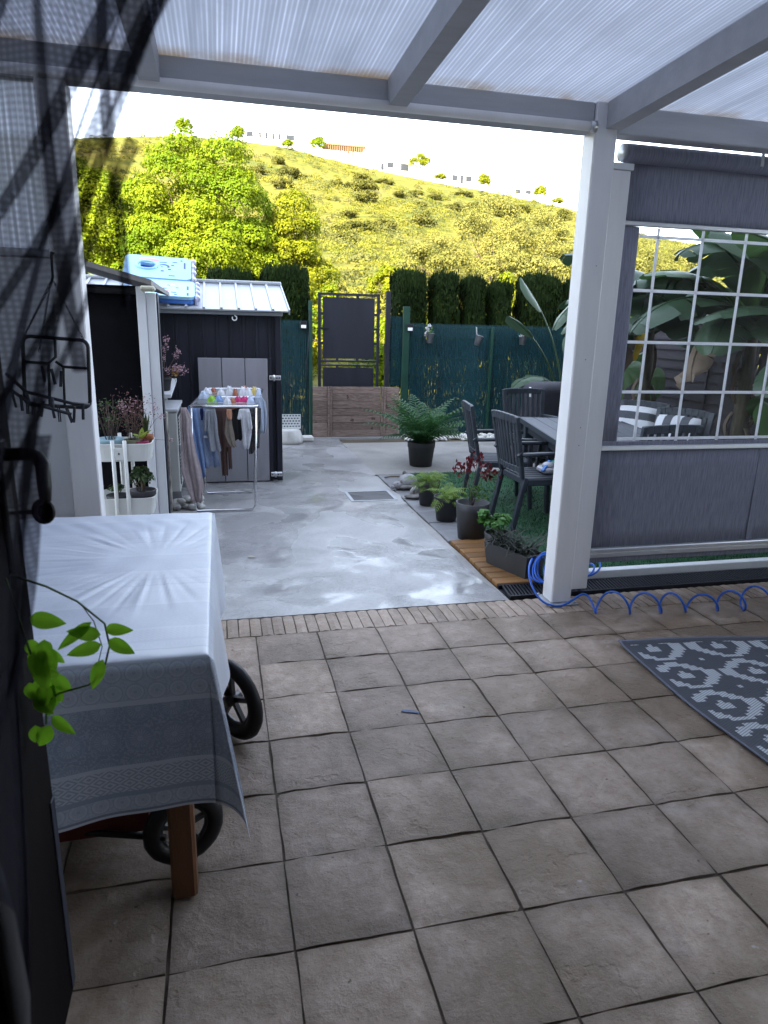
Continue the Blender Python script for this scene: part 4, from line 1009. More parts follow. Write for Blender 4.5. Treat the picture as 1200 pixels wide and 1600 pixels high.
P = g.normal((.10, -.02, .16), .02, (40, 3)); foliage('leaves', P, g.normal(size=(40, 3)), .03, .016, leaf_mat('orange_leaf', (.25, .10, .03), (.30, .2, .05), .3, 9), pf)
# ---------------------------------------------------------------- shed with folded play pen on its roof
SO = (-.4, 8.0, 0)
sh = thing('garden_shed', 'anthracite metal garden shed with a pale ribbed roof behind the drying rack', 'shed', SO)
M_roofm = mat('pale_roof_metal', (.36, .38, .41), .38, .08, 6, metal=.35, rnd=.05)
MB(SO).box(-1.70, .580, 7.115, 8.88, -.01, 1.66).build('body', M_dark, sh)
wp = MB(); wp.box(-.063, .063, 0, .010, 0, 1.64); wp.box(-.050, -.018, -.009, -.0005, 0, 1.64, .004); wme = wp.mesh('wall_rib'); wme.materials.append(M_dark)
for k in range(18): link('wall_rib', wme, None, sh, (-1.62+k*.127-SO[0], 7.104-SO[1], .01))
for k in range(14): link('wall_rib', wme, None, sh, (.592-SO[0], 7.19+k*.127-SO[1], .01), (0, 0, math.pi/2))
MB(SO).box(.555, .612, 7.070, 7.103, -.004, 1.655, .004).build('corner_post', M_dark, sh)
MB(SO).box(-1.72, .63, 7.03, 7.10, 1.655, 1.690, .004).build('eave', M_roofm, sh)
ye, zeav, yr, zr = 6.985, 1.692, 8.0, 1.995
for side in (1, -1):
    for k in range(15):
        x0 = -1.76 + k*.163; x1 = x0+.161
        if x1 > .71: x1 = .69
        ya = ye if side == 1 else 2*yr-ye
        q = MB(SO)
        q.add([(x0, ya, zeav), (x1, ya, zeav), (x1, yr, zr), (x0, yr, zr), (x0, ya, zeav+.012), (x1, ya, zeav+.012), (x1, yr, zr+.012), (x0, yr, zr+.012)],
              [(3, 2, 1, 0), (4, 5, 6, 7), (0, 1, 5, 4), (1, 2, 6, 5), (2, 3, 7, 6), (3, 0, 4, 7)] if side == 1 else [(0, 1, 2, 3), (7, 6, 5, 4), (4, 5, 1, 0), (5, 6, 2, 1), (6, 7, 3, 2), (7, 4, 0, 3)])
        q.bar((x0+.012, ya, zeav+.020), (x0+.012, yr, zr+.020), .022, .018)
        q.build('roof_sheet', M_roofm, sh)
MB(SO).box(-1.77, .70, 7.93, 8.07, 1.993, 2.030, .01).build('ridge_cap', M_roofm, sh)
q = MB(SO); q.bar((.692, ye-.005, zeav), (.692, yr, zr), .012, .05); q.bar((.692, 2*yr-ye+.005, zeav), (.692, yr, zr), .012, .05); q.build('gable_trim', M_roofm, sh)
q = MB(SO); q.add([(.585, 7.1, 1.66), (.585, 8.9, 1.66), (.585, 8.0, 1.97), (.575, 7.1, 1.66), (.575, 8.9, 1.66), (.575, 8.0, 1.97)], [(0, 1, 2), (5, 4, 3), (0, 3, 4, 1), (1, 4, 5, 2), (2, 5, 3, 0)]); q.build('gable', M_dark, sh)
q = MB(SO); q.tube([(.165, 7.02, 1.655)] + [(.165+.022*math.sin(a)-.0, 7.02, 1.625-.022*math.cos(a)+.0) for a in [math.pi*.9 - i*math.pi*1.6/8 for i in range(9)]], .006, 8); q.build('hook', M_whitepl, sh)
# open door of three boards with hinges at its right edge
dx0, dx1 = -.197, .477
for k in range(3):
    a = dx0 + k*(dx1-dx0)/3; b = dx0 + (k+1)*(dx1-dx0)/3 - .006
    q = MB(SO); q.box(a, b, 7.012, 7.045, .010, 1.245, .004); db = q.build('door_board', M_door, sh)
MB(SO).box(dx0-.006, dx0-.001, 7.014, 7.06, .01, 1.25).build('door_edge', M_dark, sh)
MB(SO).box(dx1+.001, dx1+.035, 7.02, 7.06, .01, 1.25).build('door_edge', M_dark, sh)
for z in (1.06, .08):
    q = MB(SO); q.box(.485, .60, 6.985, 7.012, z-.022, z+.022, .004); q.tube([(.53, 6.98, z-.03), (.53, 6.98, z+.03)], .009, 8); hgx = q.build('hinge', M_alu if z > .5 else M_alu, sh)
    q = MB(SO)
    for x in (.50, .56, .585): q.tube([(x, 6.984, z), (x, 6.980, z)], .007, 8)
    q.build('rivet', M_black, hgx)

PO2 = (-.5, 7.5, 1.9)
pn = thing('play_pen', "folded light blue children's play pen lying on the shed roof", 'play pen', PO2)
M_lb = mat('light_blue_plastic', (.25, .46, .70), .35, .06, 4, rnd=.02); M_db = mat('mid_blue_plastic', (.05, .16, .50), .35, .08, 4); M_lil = mat('lilac_plastic', (.42, .42, .58), .4, .06, 6)
M_nav = mat('navy_recess', (.015, .045, .16), .5); M_pk = mat('pink_plastic', (.60, .22, .30), .4); M_ye = mat('yellow_plastic_print', (.62, .50, .10), .4)
def plate(w_, h_, z0, z1, hole=None, rad=.07, n=6):
    """rounded plate in the local xy plane, with an optional round hole"""
    out = []
    for cx, cy, a0 in ((w_-rad, h_-rad, 0), (rad, h_-rad, 90), (rad, rad, 180), (w_-rad, rad, 270)):
        for k in range(n): a = R(a0+k*90/(n-1)); out.append((cx+rad*math.cos(a), cy+rad*math.sin(a)))
    q = MB()
    if not hole: return q.prism(out, z0, z1)
    hx, hy, hr = hole; N = len(out)
    inn = []
    for x, y in out:
        a = math.atan2(y-hy, x-hx); inn.append((hx+hr*math.cos(a), hy+hr*math.sin(a)))
    vs = [(x, y, z1) for x, y in out] + [(x, y, z1) for x, y in inn] + [(x, y, z0) for x, y in out] + [(x, y, z0) for x, y in inn]
    fs = []
    for i in range(N):
        j = (i+1) % N
        fs += [(i, j, N+j, N+i), (2*N+j, 2*N+i, 3*N+i, 3*N+j), (2*N+i, 2*N+j, j, i), (N+i, N+j, 3*N+j, 3*N+i)]
    return q.add(vs, fs)
def frame_M(p, ex, ey):
    ex = Vector(ex).normalized(); ey = Vector(ey); ey = (ey-ex*ey.dot(ex)).normalized(); ez = ex.cross(ey)
    m_ = Matrix((ex, ey, ez)).transposed().to_4x4(); m_.translation = Vector(p)-Vector(PO2); return m_
def place(o, M_): o.matrix_local = M_; return o
pw, ph_ = .66, .56
e_lo = Vector((.03, .93, .30)); p_lo = Vector((-.86, 7.03, 1.765)); e_hi = Vector((.02, .86, .42)); p_hi = p_lo + e_lo.normalized()*.565 + Vector((-.06, 0, .015))
for nm, p_, e_ in (('lower', p_lo, e_lo), ('upper', p_hi, e_hi)):
    M_ = frame_M(p_, (1, .03, -.035), e_)
    hole = (.22, .30, .085) if nm == 'upper' else None
    a_ = plate(pw, ph_, .035, .065, hole).build('panel', M_lb, pn); place(a_, M_)
    b_ = plate(pw-.005, ph_, -.005, .030, hole, .05).build('panel', M_db, pn); place(b_, M_)
    if hole:
        q = MB(); q.tube([(hole[0]+.10*math.cos(t_), hole[1]+.10*math.sin(t_), .068) for t_ in [i*math.pi/14 for i in range(28)]], .014, 8, closed=True); q.build('ring', M_lb, a_)
        q = MB(); q.lathe([(.086, -.004), (.0001, -.004)], (hole[0], hole[1], 0), 18); q.build('hole_back', M_nav, a_)
    def deco(pts, m_, nm_='slot'):
        MB().prism(pts, .0652, .0675).build(nm_, m_, a_)
    for x, y, w2, h2 in ([(.585, .28, .018, .15), (.34, .40, .075, .012), (.47, .42, .05, .010), (.55, .47, .022, .02), (.46, .33, .03, .02), (.36, .17, .03, .022), (.43, .22, .03, .02), (.44, .07, .06, .010), (.36, .28, .02, .01)] if nm == 'upper' else [(.585, .24, .018, .12), (.585, .05, .018, .08), (.44, .12, .05, .012), (.34, .24, .06, .012), (.40, .36, .04, .012), (.48, .28, .03, .012), (.33, .06, .06, .012), (.47, .05, .025, .02)]):
        deco([(x, y), (x+w2, y), (x+w2, y+h2), (x, y+h2)], M_nav)
    if nm == 'upper':
        deco([(.39+.055*math.cos(t_), .30+.055*math.sin(t_)) for t_ in [R(-20+i*20) for i in range(9)]] + [(.38+.045*math.cos(t_), .29+.045*math.sin(t_)) for t_ in [R(140-i*20) for i in range(9)]], M_nav, 'moon')
        deco([(.24+.10*math.cos(t_), .455+.03*math.sin(t_)) for t_ in [R(i*30) for i in range(12)]], M_pk, 'badge')
    else:
        deco([(.45+(.045 if i % 2 == 0 else .02)*math.cos(R(i*36)), .36+(.045 if i % 2 == 0 else .02)*math.sin(R(i*36))) for i in range(10)], M_ye, 'star')
        deco([(.40+.035*math.cos(R(i*45)), .17+.018*math.sin(R(i*45))) for i in range(8)], M_pk, 'badge')
        deco([(.17+.11*math.cos(R(i*30)), .36+.12*math.sin(R(i*30))) for i in range(12)], M_ye, 'badge')
    q = MB(); q.box(pw, pw+.03, .02, ph_-.02, -.02, .055, .01)
    for yy in (.03, .20, .34, .50): q.tube([(pw+.025, yy, .04), (pw+.025, yy+.06, .04)], .026, 10)
    place(q.build('hinge_knuckles', M_lil, pn), M_)

# ---------------------------------------------------------------- drying rack and washing
RO = (.05, 6.2, 0)
rk = thing('drying_rack', 'folding metal drying rack full of washing in front of the grey shed door', 'drying rack', RO)
YF, YB, ZF, ZB = 5.86, 6.62, .900, .985
XL0, XR0, XL1, XR1 = -.245, .300, -.12, .392
q = MB(RO); q.tube([(XL0+.02, YF, ZF), (XR0-.03, YF, ZF), (XR0, YF+.03, ZF+.003), (XR1, YB-.03, ZB-.003), (XR1-.03, YB, ZB), (XL1+.03, YB, ZB), (XL1, YB-.03, ZB-.003), (XL0, YF+.03, ZF+.003)], .0095, 8, closed=True); q.build('top_frame', M_steel, rk)
q = MB(RO); q.tube([(XL0+.01, YF+.01, ZF-.01), (-.238, 5.86, .06), (-.225, 5.86, .012), (.24, 5.86, .012), (.268, 5.86, .05), (.292, YF+.01, ZF-.01)], .0095, 8); q.build('leg_frame', M_steel, rk)
q = MB(RO); q.tube([(XL1, YB-.02, ZB-.01), (-.165, 6.52, .06), (-.15, 6.52, .012), (.265, 6.52, .012), (.29, 6.52, .05), (XR1-.06, YB-.02, ZB-.01)], .009, 8); q.build('leg_frame', M_steel, rk)
def rkp(u, v): # u across, v front to back
    return (XL0+(XL1-XL0)*v + ((XR0-XL0)+((XR1-XL1)-(XR0-XL0))*v)*u, YF+(YB-YF)*v, ZF+(ZB-ZF)*v)
q = MB(RO)
for k in range(1, 15): q.tube([rkp(.01, k/15), rkp(.99, k/15)], .0028, 5)
q.build('wires', M_whitepl, rk)
q = MB(RO); q.tube([rkp(.02, .5), rkp(.98, .5)], .008, 8); q.build('cross_tube', M_steel, rk)
def cloth_mat(name, c, c2=None, pscale=30): return mat(name, c, .9, .16, pscale, bump=.3, bscale=220, rnd=0, col2=c2)
def garment(name, label, prof, y0, m, seed, tilt=0.0, nu=14, amp=.012, group=None, axis='x', x0=0.0, extra=()):
    """cloth panel hanging from a wire. prof = [(z, left, right)] from top to bottom"""
    g_ = random.Random(seed); f1, f2, p1_, p2_ = g_.uniform(2.2, 3.6), g_.uniform(5, 8), g_.uniform(0, 6), g_.uniform(0, 6)
    zs = [p[0] for p in prof]; o = (0, 0, 0)
    c = ((prof[0][1]+prof[0][2])/2, y0, zs[0]); o = Vector(c) if axis == 'x' else Vector((x0, c[0], zs[0]))
    q = MB(o)
    def add(pr, dy=0):
        zz = [p[0] for p in pr]
        def fn(u, v):
            k = v*(len(pr)-1); i = min(int(k), len(pr)-2); f = k-i
            z = pr[i][0]*(1-f)+pr[i+1][0]*f; a = pr[i][1]*(1-f)+pr[i+1][1]*f; b = pr[i][2]*(1-f)+pr[i+1][2]*f
            s = a+(b-a)*u; h = min(1, (zz[0]-z)/.15)
            d = dy + tilt*(zz[0]-z) + h*(amp*math.sin(u*f1*6.28/2+p1_+z*2.5) + amp*.45*math.sin(u*f2*3.1+p2_-z*6))
            zw = z + .008*math.sin(u*f2*2+p1_)*h
            return (s, y0+d, zw) if axis == 'x' else (x0+d, s, zw)
        q.sheet(fn, nu, max(10, 3*(len(pr)-1)), thick=.006)
    add(prof)
    for k, e in enumerate(extra): add(e, -.012*(k+1))
    ob = link(name, q.mesh(name), m); ob.location = o
    return tag(ob, label, 'laundry', group)
c_pink = cloth_mat('pink_beige_cloth', (.40, .33, .34)); c_blue = cloth_mat('sky_blue_cloth', (.19, .29, .52)); c_den = cloth_mat('light_denim', (.22, .28, .42)); c_grey = cloth_mat('grey_knit', (.27, .29, .33)); c_brown = cloth_mat('brown_cloth', (.075, .040, .035)); c_beige = cloth_mat('beige_cloth', (.20, .17, .145)); c_black = cloth_mat('black_cloth', (.010, .010, .012)); c_white = cloth_mat('white_cloth', (.60, .61, .66)); c_pat = cloth_mat('black_print_cloth', (.012, .012, .014), (.10, .10, .11), 45); c_lblue = cloth_mat('pale_blue_cloth', (.45, .52, .66)); c_navy = cloth_mat('navy_cloth', (.012, .02, .10)); c_peach = cloth_mat('peach_cloth', (.50, .25, .16))
# along the left rail (hanging in planes seen edge-on from the path)
garment('dress', 'pale pink sleeveless dress hanging from the left front corner of the drying rack', [(.90, -.315, -.27), (.80, -.325, -.235), (.70, -.325, -.24), (.52, -.33, -.21), (.38, -.335, -.175), (.24, -.30, -.16), (.10, -.255, -.185)], 5.82, c_pink, 1, amp=.014)
garment('trousers', 'long light blue trousers hanging beside the pale pink dress', [(.90, -.262, -.20), (.70, -.255, -.175), (.45, -.225, -.150), (.30, -.19, -.14)], 5.90, c_blue, 2, amp=.016)
garment('shirt', 'pale blue shirt with a white tag hanging second from the left on the front rail', [(.89, -.205, -.10), (.80, -.19, -.075), (.62, -.165, -.06), (.38, -.155, -.015)], 5.93, c_den, 3, amp=.014)
garment('tag', 'small white care tag hanging on the pale blue shirt', [(.655, -.145, -.118), (.635, -.147, -.115)], 5.905, c_white, 31, amp=.001)
garment('sock', 'navy sock peeping out between the blue trousers and the pale blue shirt', [(.885, -.165, -.14), (.84, -.168, -.140), (.79, -.158, -.145)], 5.89, c_navy, 32, amp=.003)
garment('jumper', 'grey long sleeved jumper hanging in the left half of the drying rack', [(.895, -.125, -.045), (.80, -.12, -.035), (.66, -.105, -.03), (.54, -.095, -.010), (.53, -.090, -.008)], 5.865, c_grey, 4, amp=.010, extra=([(.88, -.125, -.09), (.78, -.130, -.095), (.70, -.135, -.10)],))
garment('trousers', 'dark brown trousers hanging longest in the middle of the drying rack', [(.895, -.045, .095), (.75, -.035, .09), (.56, -.02, .075), (.50, -.015, .045), (.30, -.005, .042)], 5.96, c_brown, 5, amp=.008, extra=([(.56, .045, .08), (.36, .05, .078)],))
garment('top', 'small beige top hanging in the middle of the drying rack', [(.86, .05, .085), (.76, .035, .09), (.68, .025, .105), (.60, .05, .115), (.57, .08, .12)], 5.83, c_beige, 6, amp=.006)
garment('scrunchie', 'peach coloured cloth hanging at the top of the small beige top', [(.885, .05, .088), (.85, .045, .092), (.80, .06, .085)], 5.815, c_peach, 7, amp=.008)
garment('shorts', 'black shorts hanging in the centre behind the small beige top', [(.895, .06, .19), (.75, .07, .195), (.60, .085, .195)], 5.99, c_black, 8, amp=.010)
garment('shirt', 'white short sleeved shirt hanging in the right half of the drying rack', [(.885, .155, .235), (.80, .165, .24), (.68, .175, .245), (.55, .175, .225)], 5.85, c_white, 9, amp=.009, extra=([(.88, .15, .185), (.80, .135, .165)], [(.87, .21, .238), (.72, .222, .25)]))
garment('leggings', 'black patterned leggings hanging near the right end of the drying rack', [(.885, .225, .335), (.75, .22, .33), (.62, .225, .31), (.50, .225, .26)], 5.90, c_pat, 10, amp=.009, extra=([(.70, .27, .32), (.55, .275, .315)],))
garment('shirt', 'white and grey shirt draped over the right end of the drying rack', [(.97, 6.05, 6.30), (.90, 6.0, 6.36), (.75, 6.02, 6.36), (.62, 6.05, 6.30)], 0, c_lblue, 11, axis='x', amp=.0) if False else None
garment('shirt', 'white and grey shirt draped over the right end of the drying rack', [(.975, .285, .345), (.93, .29, .375), (.86, .30, .385), (.76, .315, .385), (.66, .315, .375)], 5.98, c_lblue, 11, amp=.016)
# small pieces folded over the wires: little peaks
def peak(name, label, u, v, w_, h_, m, drop=.06, group=None):
    x, y, z = rkp(u, v); o = Vector((x, y, z)); q = MB(o)
    def fn(a, b):
        k = b*2-1; s = (a-.5)*w_*(1.15-.75*(1-abs(k))) ; zz = z + h_*(1-abs(k)**.8) - drop*max(0, abs(k)-.6)*2.0
        return (x+s, y+k*.045+.004*math.sin(a*9), zz+.004*math.sin(a*7+k*5))
    q.sheet(fn, 8, 10, thick=.004); ob = link(name, q.mesh(name), m); ob.location = o; tag(ob, label, 'laundry', group)
c_cols = dict(white=c_white, navy=c_navy, yellow=cloth_mat('yellow_cloth', (.55, .42, .14)), orange=cloth_mat('orange_cloth', (.62, .14, .03)), magenta=cloth_mat('magenta_cloth', (.48, .03, .14)), lime=cloth_mat('lime_cloth', (.25, .48, .05)), rust=cloth_mat('rust_cloth', (.32, .12, .07)), pale=c_lblue, blue=c_blue)
for u, v, w_, h_, c, lab in [(.34, .62, .075, .06, 'white', 'white sock peaked over the rack wires, leftmost of the back row'), (.47, .66, .07, .075, 'white', 'white sock peaked over the rack wires just left of the rust cloth'), (.58, .6, .05, .06, 'rust', 'rust coloured sock on the rack wires left of the orange cloth'),
        (.70, .66, .075, .07, 'white', 'white sock below the orange cloth on top of the rack'), (.80, .64, .07, .065, 'white', 'white sock on the rack wires between the orange and the yellow cloth'), (.89, .66, .06, .07, 'yellow', 'yellow sock standing up on the rack wires'), (.97, .62, .05, .06, 'pale', 'pale blue sock at the right end of the rack wires'),
        (.70, .82, .05, .055, 'orange', 'bright orange cloth topmost on the drying rack'), (.27, .25, .085, .05, 'lime', 'lime green cloth on the front left of the rack wires'), (.38, .25, .085, .05, 'blue', 'mid blue cloth next to the lime green cloth on the rack'), (.52, .2, .07, .05, 'white', 'white cloth in the front row left of the rust coloured stripe'), (.60, .2, .06, .04, 'rust', 'rust coloured cloth in the front row of the rack wires'),
        (.68, .26, .07, .045, 'magenta', 'left of two magenta cloths on the rack wires'), (.78, .26, .08, .045, 'magenta', 'right of two magenta cloths on the rack wires'), (.88, .22, .07, .055, 'pale', 'pale cloth in front of the yellow sock on the rack'), (.96, .25, .05, .045, 'navy', 'navy cloth at the front right of the rack wires'),
        (.10, .45, .10, .06, 'pale', 'pale blue cloth folded over the left end of the rack wires'), (.08, .75, .09, .045, 'white', 'white cloth at the back left corner of the rack'), (.18, .78, .06, .04, 'rust', 'rust coloured cloth at the back left of the rack wires')]:
    peak('folded_cloth', lab, u, v, w_, h_, c_cols[c])

# ---------------------------------------------------------------- gate, boards, green screens, hedge
GO = (1.83, 9.95, 0)
gate = thing('garden_gate', 'dark metal garden gate with solid panels above the wooden boards', 'gate', GO)
for a in ((1.385, 1.425, .03, 2.035), (2.235, 2.275, .03, 2.035)): MB(GO).box(a[0], a[1], 9.93, 9.97, a[2], a[3], .003).build('upright', M_dark, gate)
for z0, z1 in ((2.0, 2.034), (1.085, 1.112), (1.030, 1.052), (.06, .10)): MB(GO).box(1.426, 2.234, 9.932, 9.968, z0, z1, .003).build('rail', M_dark, gate)
MB(GO).box(1.455, 2.200, 9.945, 9.955, 1.135, 1.975).build('panel', M_dark, gate); MB(GO).box(1.455, 2.200, 9.945, 9.955, .14, 1.008).build('panel', M_dark, gate)
tabm = MB(); tabm.box(-.018, .018, -.012, .012, -.016, .016); tme = tabm.mesh('fixing_tab'); tme.materials.append(M_dark)
for x, z in ((1.66, 1.985), (1.95, 1.985), (1.66, 1.122), (1.95, 1.122), (1.66, 1.02), (1.95, 1.02), (1.437, 1.75), (1.437, 1.35), (2.219, 1.75), (2.219, 1.35), (2.219, 1.55), (1.437, 1.55)): link('fixing_tab', tme, None, gate, (x-GO[0], 0, z))
MB(GO).box(2.276, 2.30, 9.94, 9.96, 1.78, 1.84).build('latch', M_dark, gate)
MB(GO).box(1.42, 1.54, 9.926, 9.944, 1.545, 1.556, .002).build('bolt', M_black, gate)
gpx = thing('gate_post', 'dark square gate post standing right of the gate', 'post', (2.40, 9.95, 0)); MB((2.40, 9.95, 0)).box(2.365, 2.43, 9.92, 9.98, -.01, 2.085, .004).build('shaft', M_dark, gpx); MB((2.40, 9.95, 0)).box(2.35, 2.364, 9.93, 9.97, 1.22, 1.36, .003).build('lock_keeper', M_black, gpx)
wb = thing('wooden_barrier', 'weathered wooden board barrier across the foot of the gate', 'barrier', (1.93, 9.88, 0))
M_plank = NT('weathered_planks'); _v = M_plank.coord('Object', (1.2, 6, 14), rnd=True)
_f = M_plank.noise(_v, 3.0, 6.0, .6, 2.2); _k = M_plank.noise(M_plank.coord('Object', (1, 1, 1), rnd=True), 9.0, 2.0)
_c = M_plank.ramp(_f, [(.3, (.085, .058, .048)), (.5, (.17, .125, .108)), (.7, (.24, .185, .165))]); _c = M_plank.mix(M_plank.ramp(_k, [(.66, 0.0), (.70, .8)]), _c, (.035, .022, .018))
_oi = M_plank.n('ObjectInfo'); _hs = M_plank.n('HueSaturation'); M_plank.l(_c, _hs.inputs['Color']); M_plank.l(M_plank.math('MULTIPLY_ADD', _oi.outputs['Random'], .4, .8), _hs.inputs['Value'])
M_plank = M_plank.set(color=_hs.outputs[0], rough=.85, normal=M_plank.bump(_f, .35, .004), spec=.2)
for r_i in range(7):
    z0 = .012+r_i*.1045
    for a, b in ((1.295, 1.509), (1.581, 2.304), (2.376, 2.575)):
        MB((1.93, 9.88, 0)).box(a+rng.uniform(0, .004), b-rng.uniform(0, .004), 9.868+rng.uniform(-.002, .002), 9.890, z0, z0+.1005, .004).build('plank', M_plank, wb)
for a, b in ((1.512, 1.542), (1.546, 1.578), (2.307, 2.338), (2.342, 2.373)): MB((1.93, 9.88, 0)).box(a, b, 9.845, 9.888, .006, .742, .004).build('batten', M_plank, wb)
M_pvc = leaf_mat('green_pvc_slat', (.007, .040, .052), (.012, .060, .074), .22, 1.5, .5, .45)
def green_screen(name, label, x0, x1, y, z0, z1, post_xs, bands, ang=0.0, seed=0):
    o = (x0, y, 0); root = thing(name, label, 'fence', o); g_ = np.random.default_rng(seed)
    V = []; F = []; pitch = .0135; nseg = 34
    x = x0
    while x < x1:
        inb = any(abs(x-b) < w_ for b, w_ in bands); yo = y + ang*(x-x0)
        off = 0.0; ph_ = g_.uniform(-.5, .5)
        for s in range(nseg):
            za = z0 if s == 0 else z0+(z1-z0)*(s+ph_)/nseg; zb = z1 if s == nseg-1 else z0+(z1-z0)*(s+1+ph_)/nseg
            wd = pitch*1.02; r_ = g_.random()
            fz = 1-.7*(s/nseg)**3
            if r_ < (.42*fz if inb else .07*fz): wd *= g_.uniform(.40, .75)
            off = .4*off + g_.normal()*.0010; zj = 0
            a = x+pitch/2-wd/2+off-x0; b = x+pitch/2+wd/2+off-x0; k = len(V); d = .004*math.sin(x*700)
            V += [(a, yo-y+d, za+zj), (b, yo-y+d, za+zj), (b, yo-y+d, zb+.002), (a, yo-y+d, zb+.002), (a, yo-y+d+.005, za+zj), (b, yo-y+d+.005, za+zj), (b, yo-y+d+.005, zb+.002), (a, yo-y+d+.005, zb+.03)]
            F += [(k, k+1, k+2, k+3), (k+5, k+4, k+7, k+6), (k+4, k, k+3, k+7), (k+1, k+5, k+6, k+2)]
        x += pitch
    so = link('slat_screen', np_mesh('slat_screen', V, F), M_pvc, root); tag(so, kind='stuff')
    q = MB(o)
    for zz in (.25, .55, .85, 1.15, 1.45, 1.60): q.bar((x0, y-.005, min(zz, z1-.03)), (x1, y-.005+ang*(x1-x0), min(zz, z1-.03)), .005, .005)
    q.build('wires', M_green, root)
    for px_, w_, h_ in post_xs: MB(o).box(px_-w_/2, px_+w_/2, y-.05+ang*(px_-x0), y-.008+ang*(px_-x0), -.01, h_, .003).build('post', M_green, root)
    return root
green_screen('green_fence', 'long green slatted privacy fence with hanging flower buckets along its top', 2.69, 5.26, 9.95, .02, 1.63, [(2.665, .10, 1.88), (4.0, .04, 1.62), (5.25, .05, 1.62)], [(3.02, .05), (3.14, .10), (3.55, .07), (3.86, .06), (4.02, .10), (4.62, .07), (5.0, .05)], -.01, 1)
green_screen('green_fence', 'short green slatted fence between the shed and the gate', .62, 1.26, 9.95, .02, 1.63, [(1.275, .05, 1.92)], [(.95, .08), (1.15, .04)], 0, 2)
green_screen('green_fence', 'narrow green slatted infill between the gate post and the long fence', 2.445, 2.61, 9.96, .76, 1.72, [], [(2.52, .06)], 0, 3)
q = MB((1.24, 9.93, 0)); q.tube([(1.262, 9.92, .10), (1.215, 9.90, 1.0), (1.275, 9.90, 1.78)], .007, 6); tag(q.build('cane', M_dark), 'thin grey cane leaning on the fence left of the gate', 'cane').location = (1.24, 9.93, 0)
for k, (x, lab) in enumerate(((1.172, 'small black solar light on the fence left of the gate'), (2.715, 'small black solar light on the long fence right of the gate'))):
    so = thing('solar_light', lab, 'light', (x, 9.90, 1.60), group='solar lights on the fence')
    q = MB(); q.box(-.045, .045, -.03, .03, -.065, .035, .006); q.build('case', M_black, so)
    q = MB(); q.box(-.035, .035, -.0345, -.0305, -.055, -.012, .002); q.build('lens', M_whitepl, so)
    q = MB(); q.box(-.04, .04, -.028, .028, .0355, .040, .001); q.build('solar_cell', mat('solar_cell', (.02, .03, .06), .15), so)
    q = MB(); q.box(-.01, .01, .03, .052, -.03, .03); q.build('bracket', M_black, so)
M_bucket = mat('zinc_bucket', (.22, .23, .25), .35, .25, 12, metal=.6)
M_bloom = leaf_mat('white_bloom', (.55, .55, .58), (.70, .68, .72), .3, 9)
for k, (x, z, tilt, kind, lab) in enumerate(((3.005, 1.45, .10, 'white', 'zinc bucket with white flowers, first on the fence from the gate'), (3.750, 1.43, .28, 'empty', 'empty tilted zinc bucket in the middle of the fence top'), (4.455, 1.45, .05, 'blue', 'zinc bucket with blue and white flowers on the fence'), (5.215, 1.40, .0, 'pink', 'zinc bucket with dark flowers half hidden by the white post'))):
    yb = 9.895-.01*(x-2.69); b_ = thing('hanging_bucket', lab, 'flower bucket', (x, yb-.06, z), group='flower buckets hung on the green fence')
    Mt = Matrix.Rotation(tilt, 4, 'Y')
    q = MB(); q.lathe([(.042, -.075), (.058, .06), (.064, .062), (.064, .07), (.055, .07), (.048, -.03)], (0, 0, 0), 16); q.v = [tuple(Mt @ Vector(p)) for p in q.v]; q.build('bucket', M_bucket, b_)
    q = MB(); q.bar((-.005, .045, .03), (-.02, .05, .19), .018, .004, up=(0, 1, 0)); q.bar((-.02, .05, .19), (-.02, .075, .19), .018, .004); q.build('strap', M_alu, b_)
    if kind != 'empty':
        P = np.concatenate([g.normal((-.03, -.01, .10), (.03, .03, .035), (60, 3))]); foliage('leaves', P, g.normal(size=(60, 3)), .035, .016, M_leafm if kind != 'blue' else leaf_mat('teal_leaf', (.03, .13, .13), (.06, .22, .2), .3, 20), b_)
        fc = {'white': [(-.06, -.03, .14), (-.05, -.04, .09), (-.02, -.05, .17), (-.07, -.03, .05)], 'blue': [(.0, -.04, .13), (.02, -.05, .10), (-.05, -.04, .06)], 'pink': [(0, -.04, .1), (-.03, -.04, .05), (.0, -.04, .02), (-.02, -.05, -.03)]}[kind]
        P = np.concatenate([g.normal(c, .014, (30, 3)) for c in fc]); foliage('flowers', P, g.normal(size=(len(P), 3)), .022, .018, M_bloom if kind != 'pink' else M_leafd, b_)
wpot = thing('fluted_planter', 'pale fluted stone planter with a pierced lattice rim beside the green fence', 'planter', (.92, 9.45, 0))
q = MB(); pr = []; seg = 28
for zz, r_ in ((0, .17), (.05, .175), (.17, .145), (.20, .12)): pr.append((r_, zz))
q.lathe(pr, (0, 0, 0), seg); q.v = [(x*(1+.05*math.cos(math.atan2(y, x)*14)), y*(1+.05*math.cos(math.atan2(y, x)*14)), z) for x, y, z in q.v]; q.build('pot', M_stone, wpot)
q = MB()
for r_i in range(5): q.box(-.14, .14, -.0300, -.018, .2095+r_i*.0363, .2260+r_i*.0363)
for r_i in range(5):
    for c_i in range(8): q.box(-.1405+c_i*.040-(.02 if r_i % 2 else 0) if c_i else -.14, min(.14, -.1405+c_i*.040+.017-(.02 if r_i % 2 else 0)) if c_i else -.132, -.0295, -.0185, .2261+r_i*.0363, .2457+r_i*.0363)
q.box(-.15, .15, -.03, -.018, .202, .2095); q.box(-.15, .15, -.03, -.018, .391, .40); q.box(-.150, -.1405, -.03, -.018, .21, .39); q.box(.1405, .15, -.03, -.018, .21, .39); q.build('lattice_rim', M_whitepl, wpot)
tag(MB((1.17, 9.6, 0)).box(1.09, 1.27, 9.55, 9.68, -.003, .075, .02).build('stone_block', M_stone), 'low pale stone block between the fluted planter and the wooden barrier', 'stone').location = (1.17, 9.6, 0)
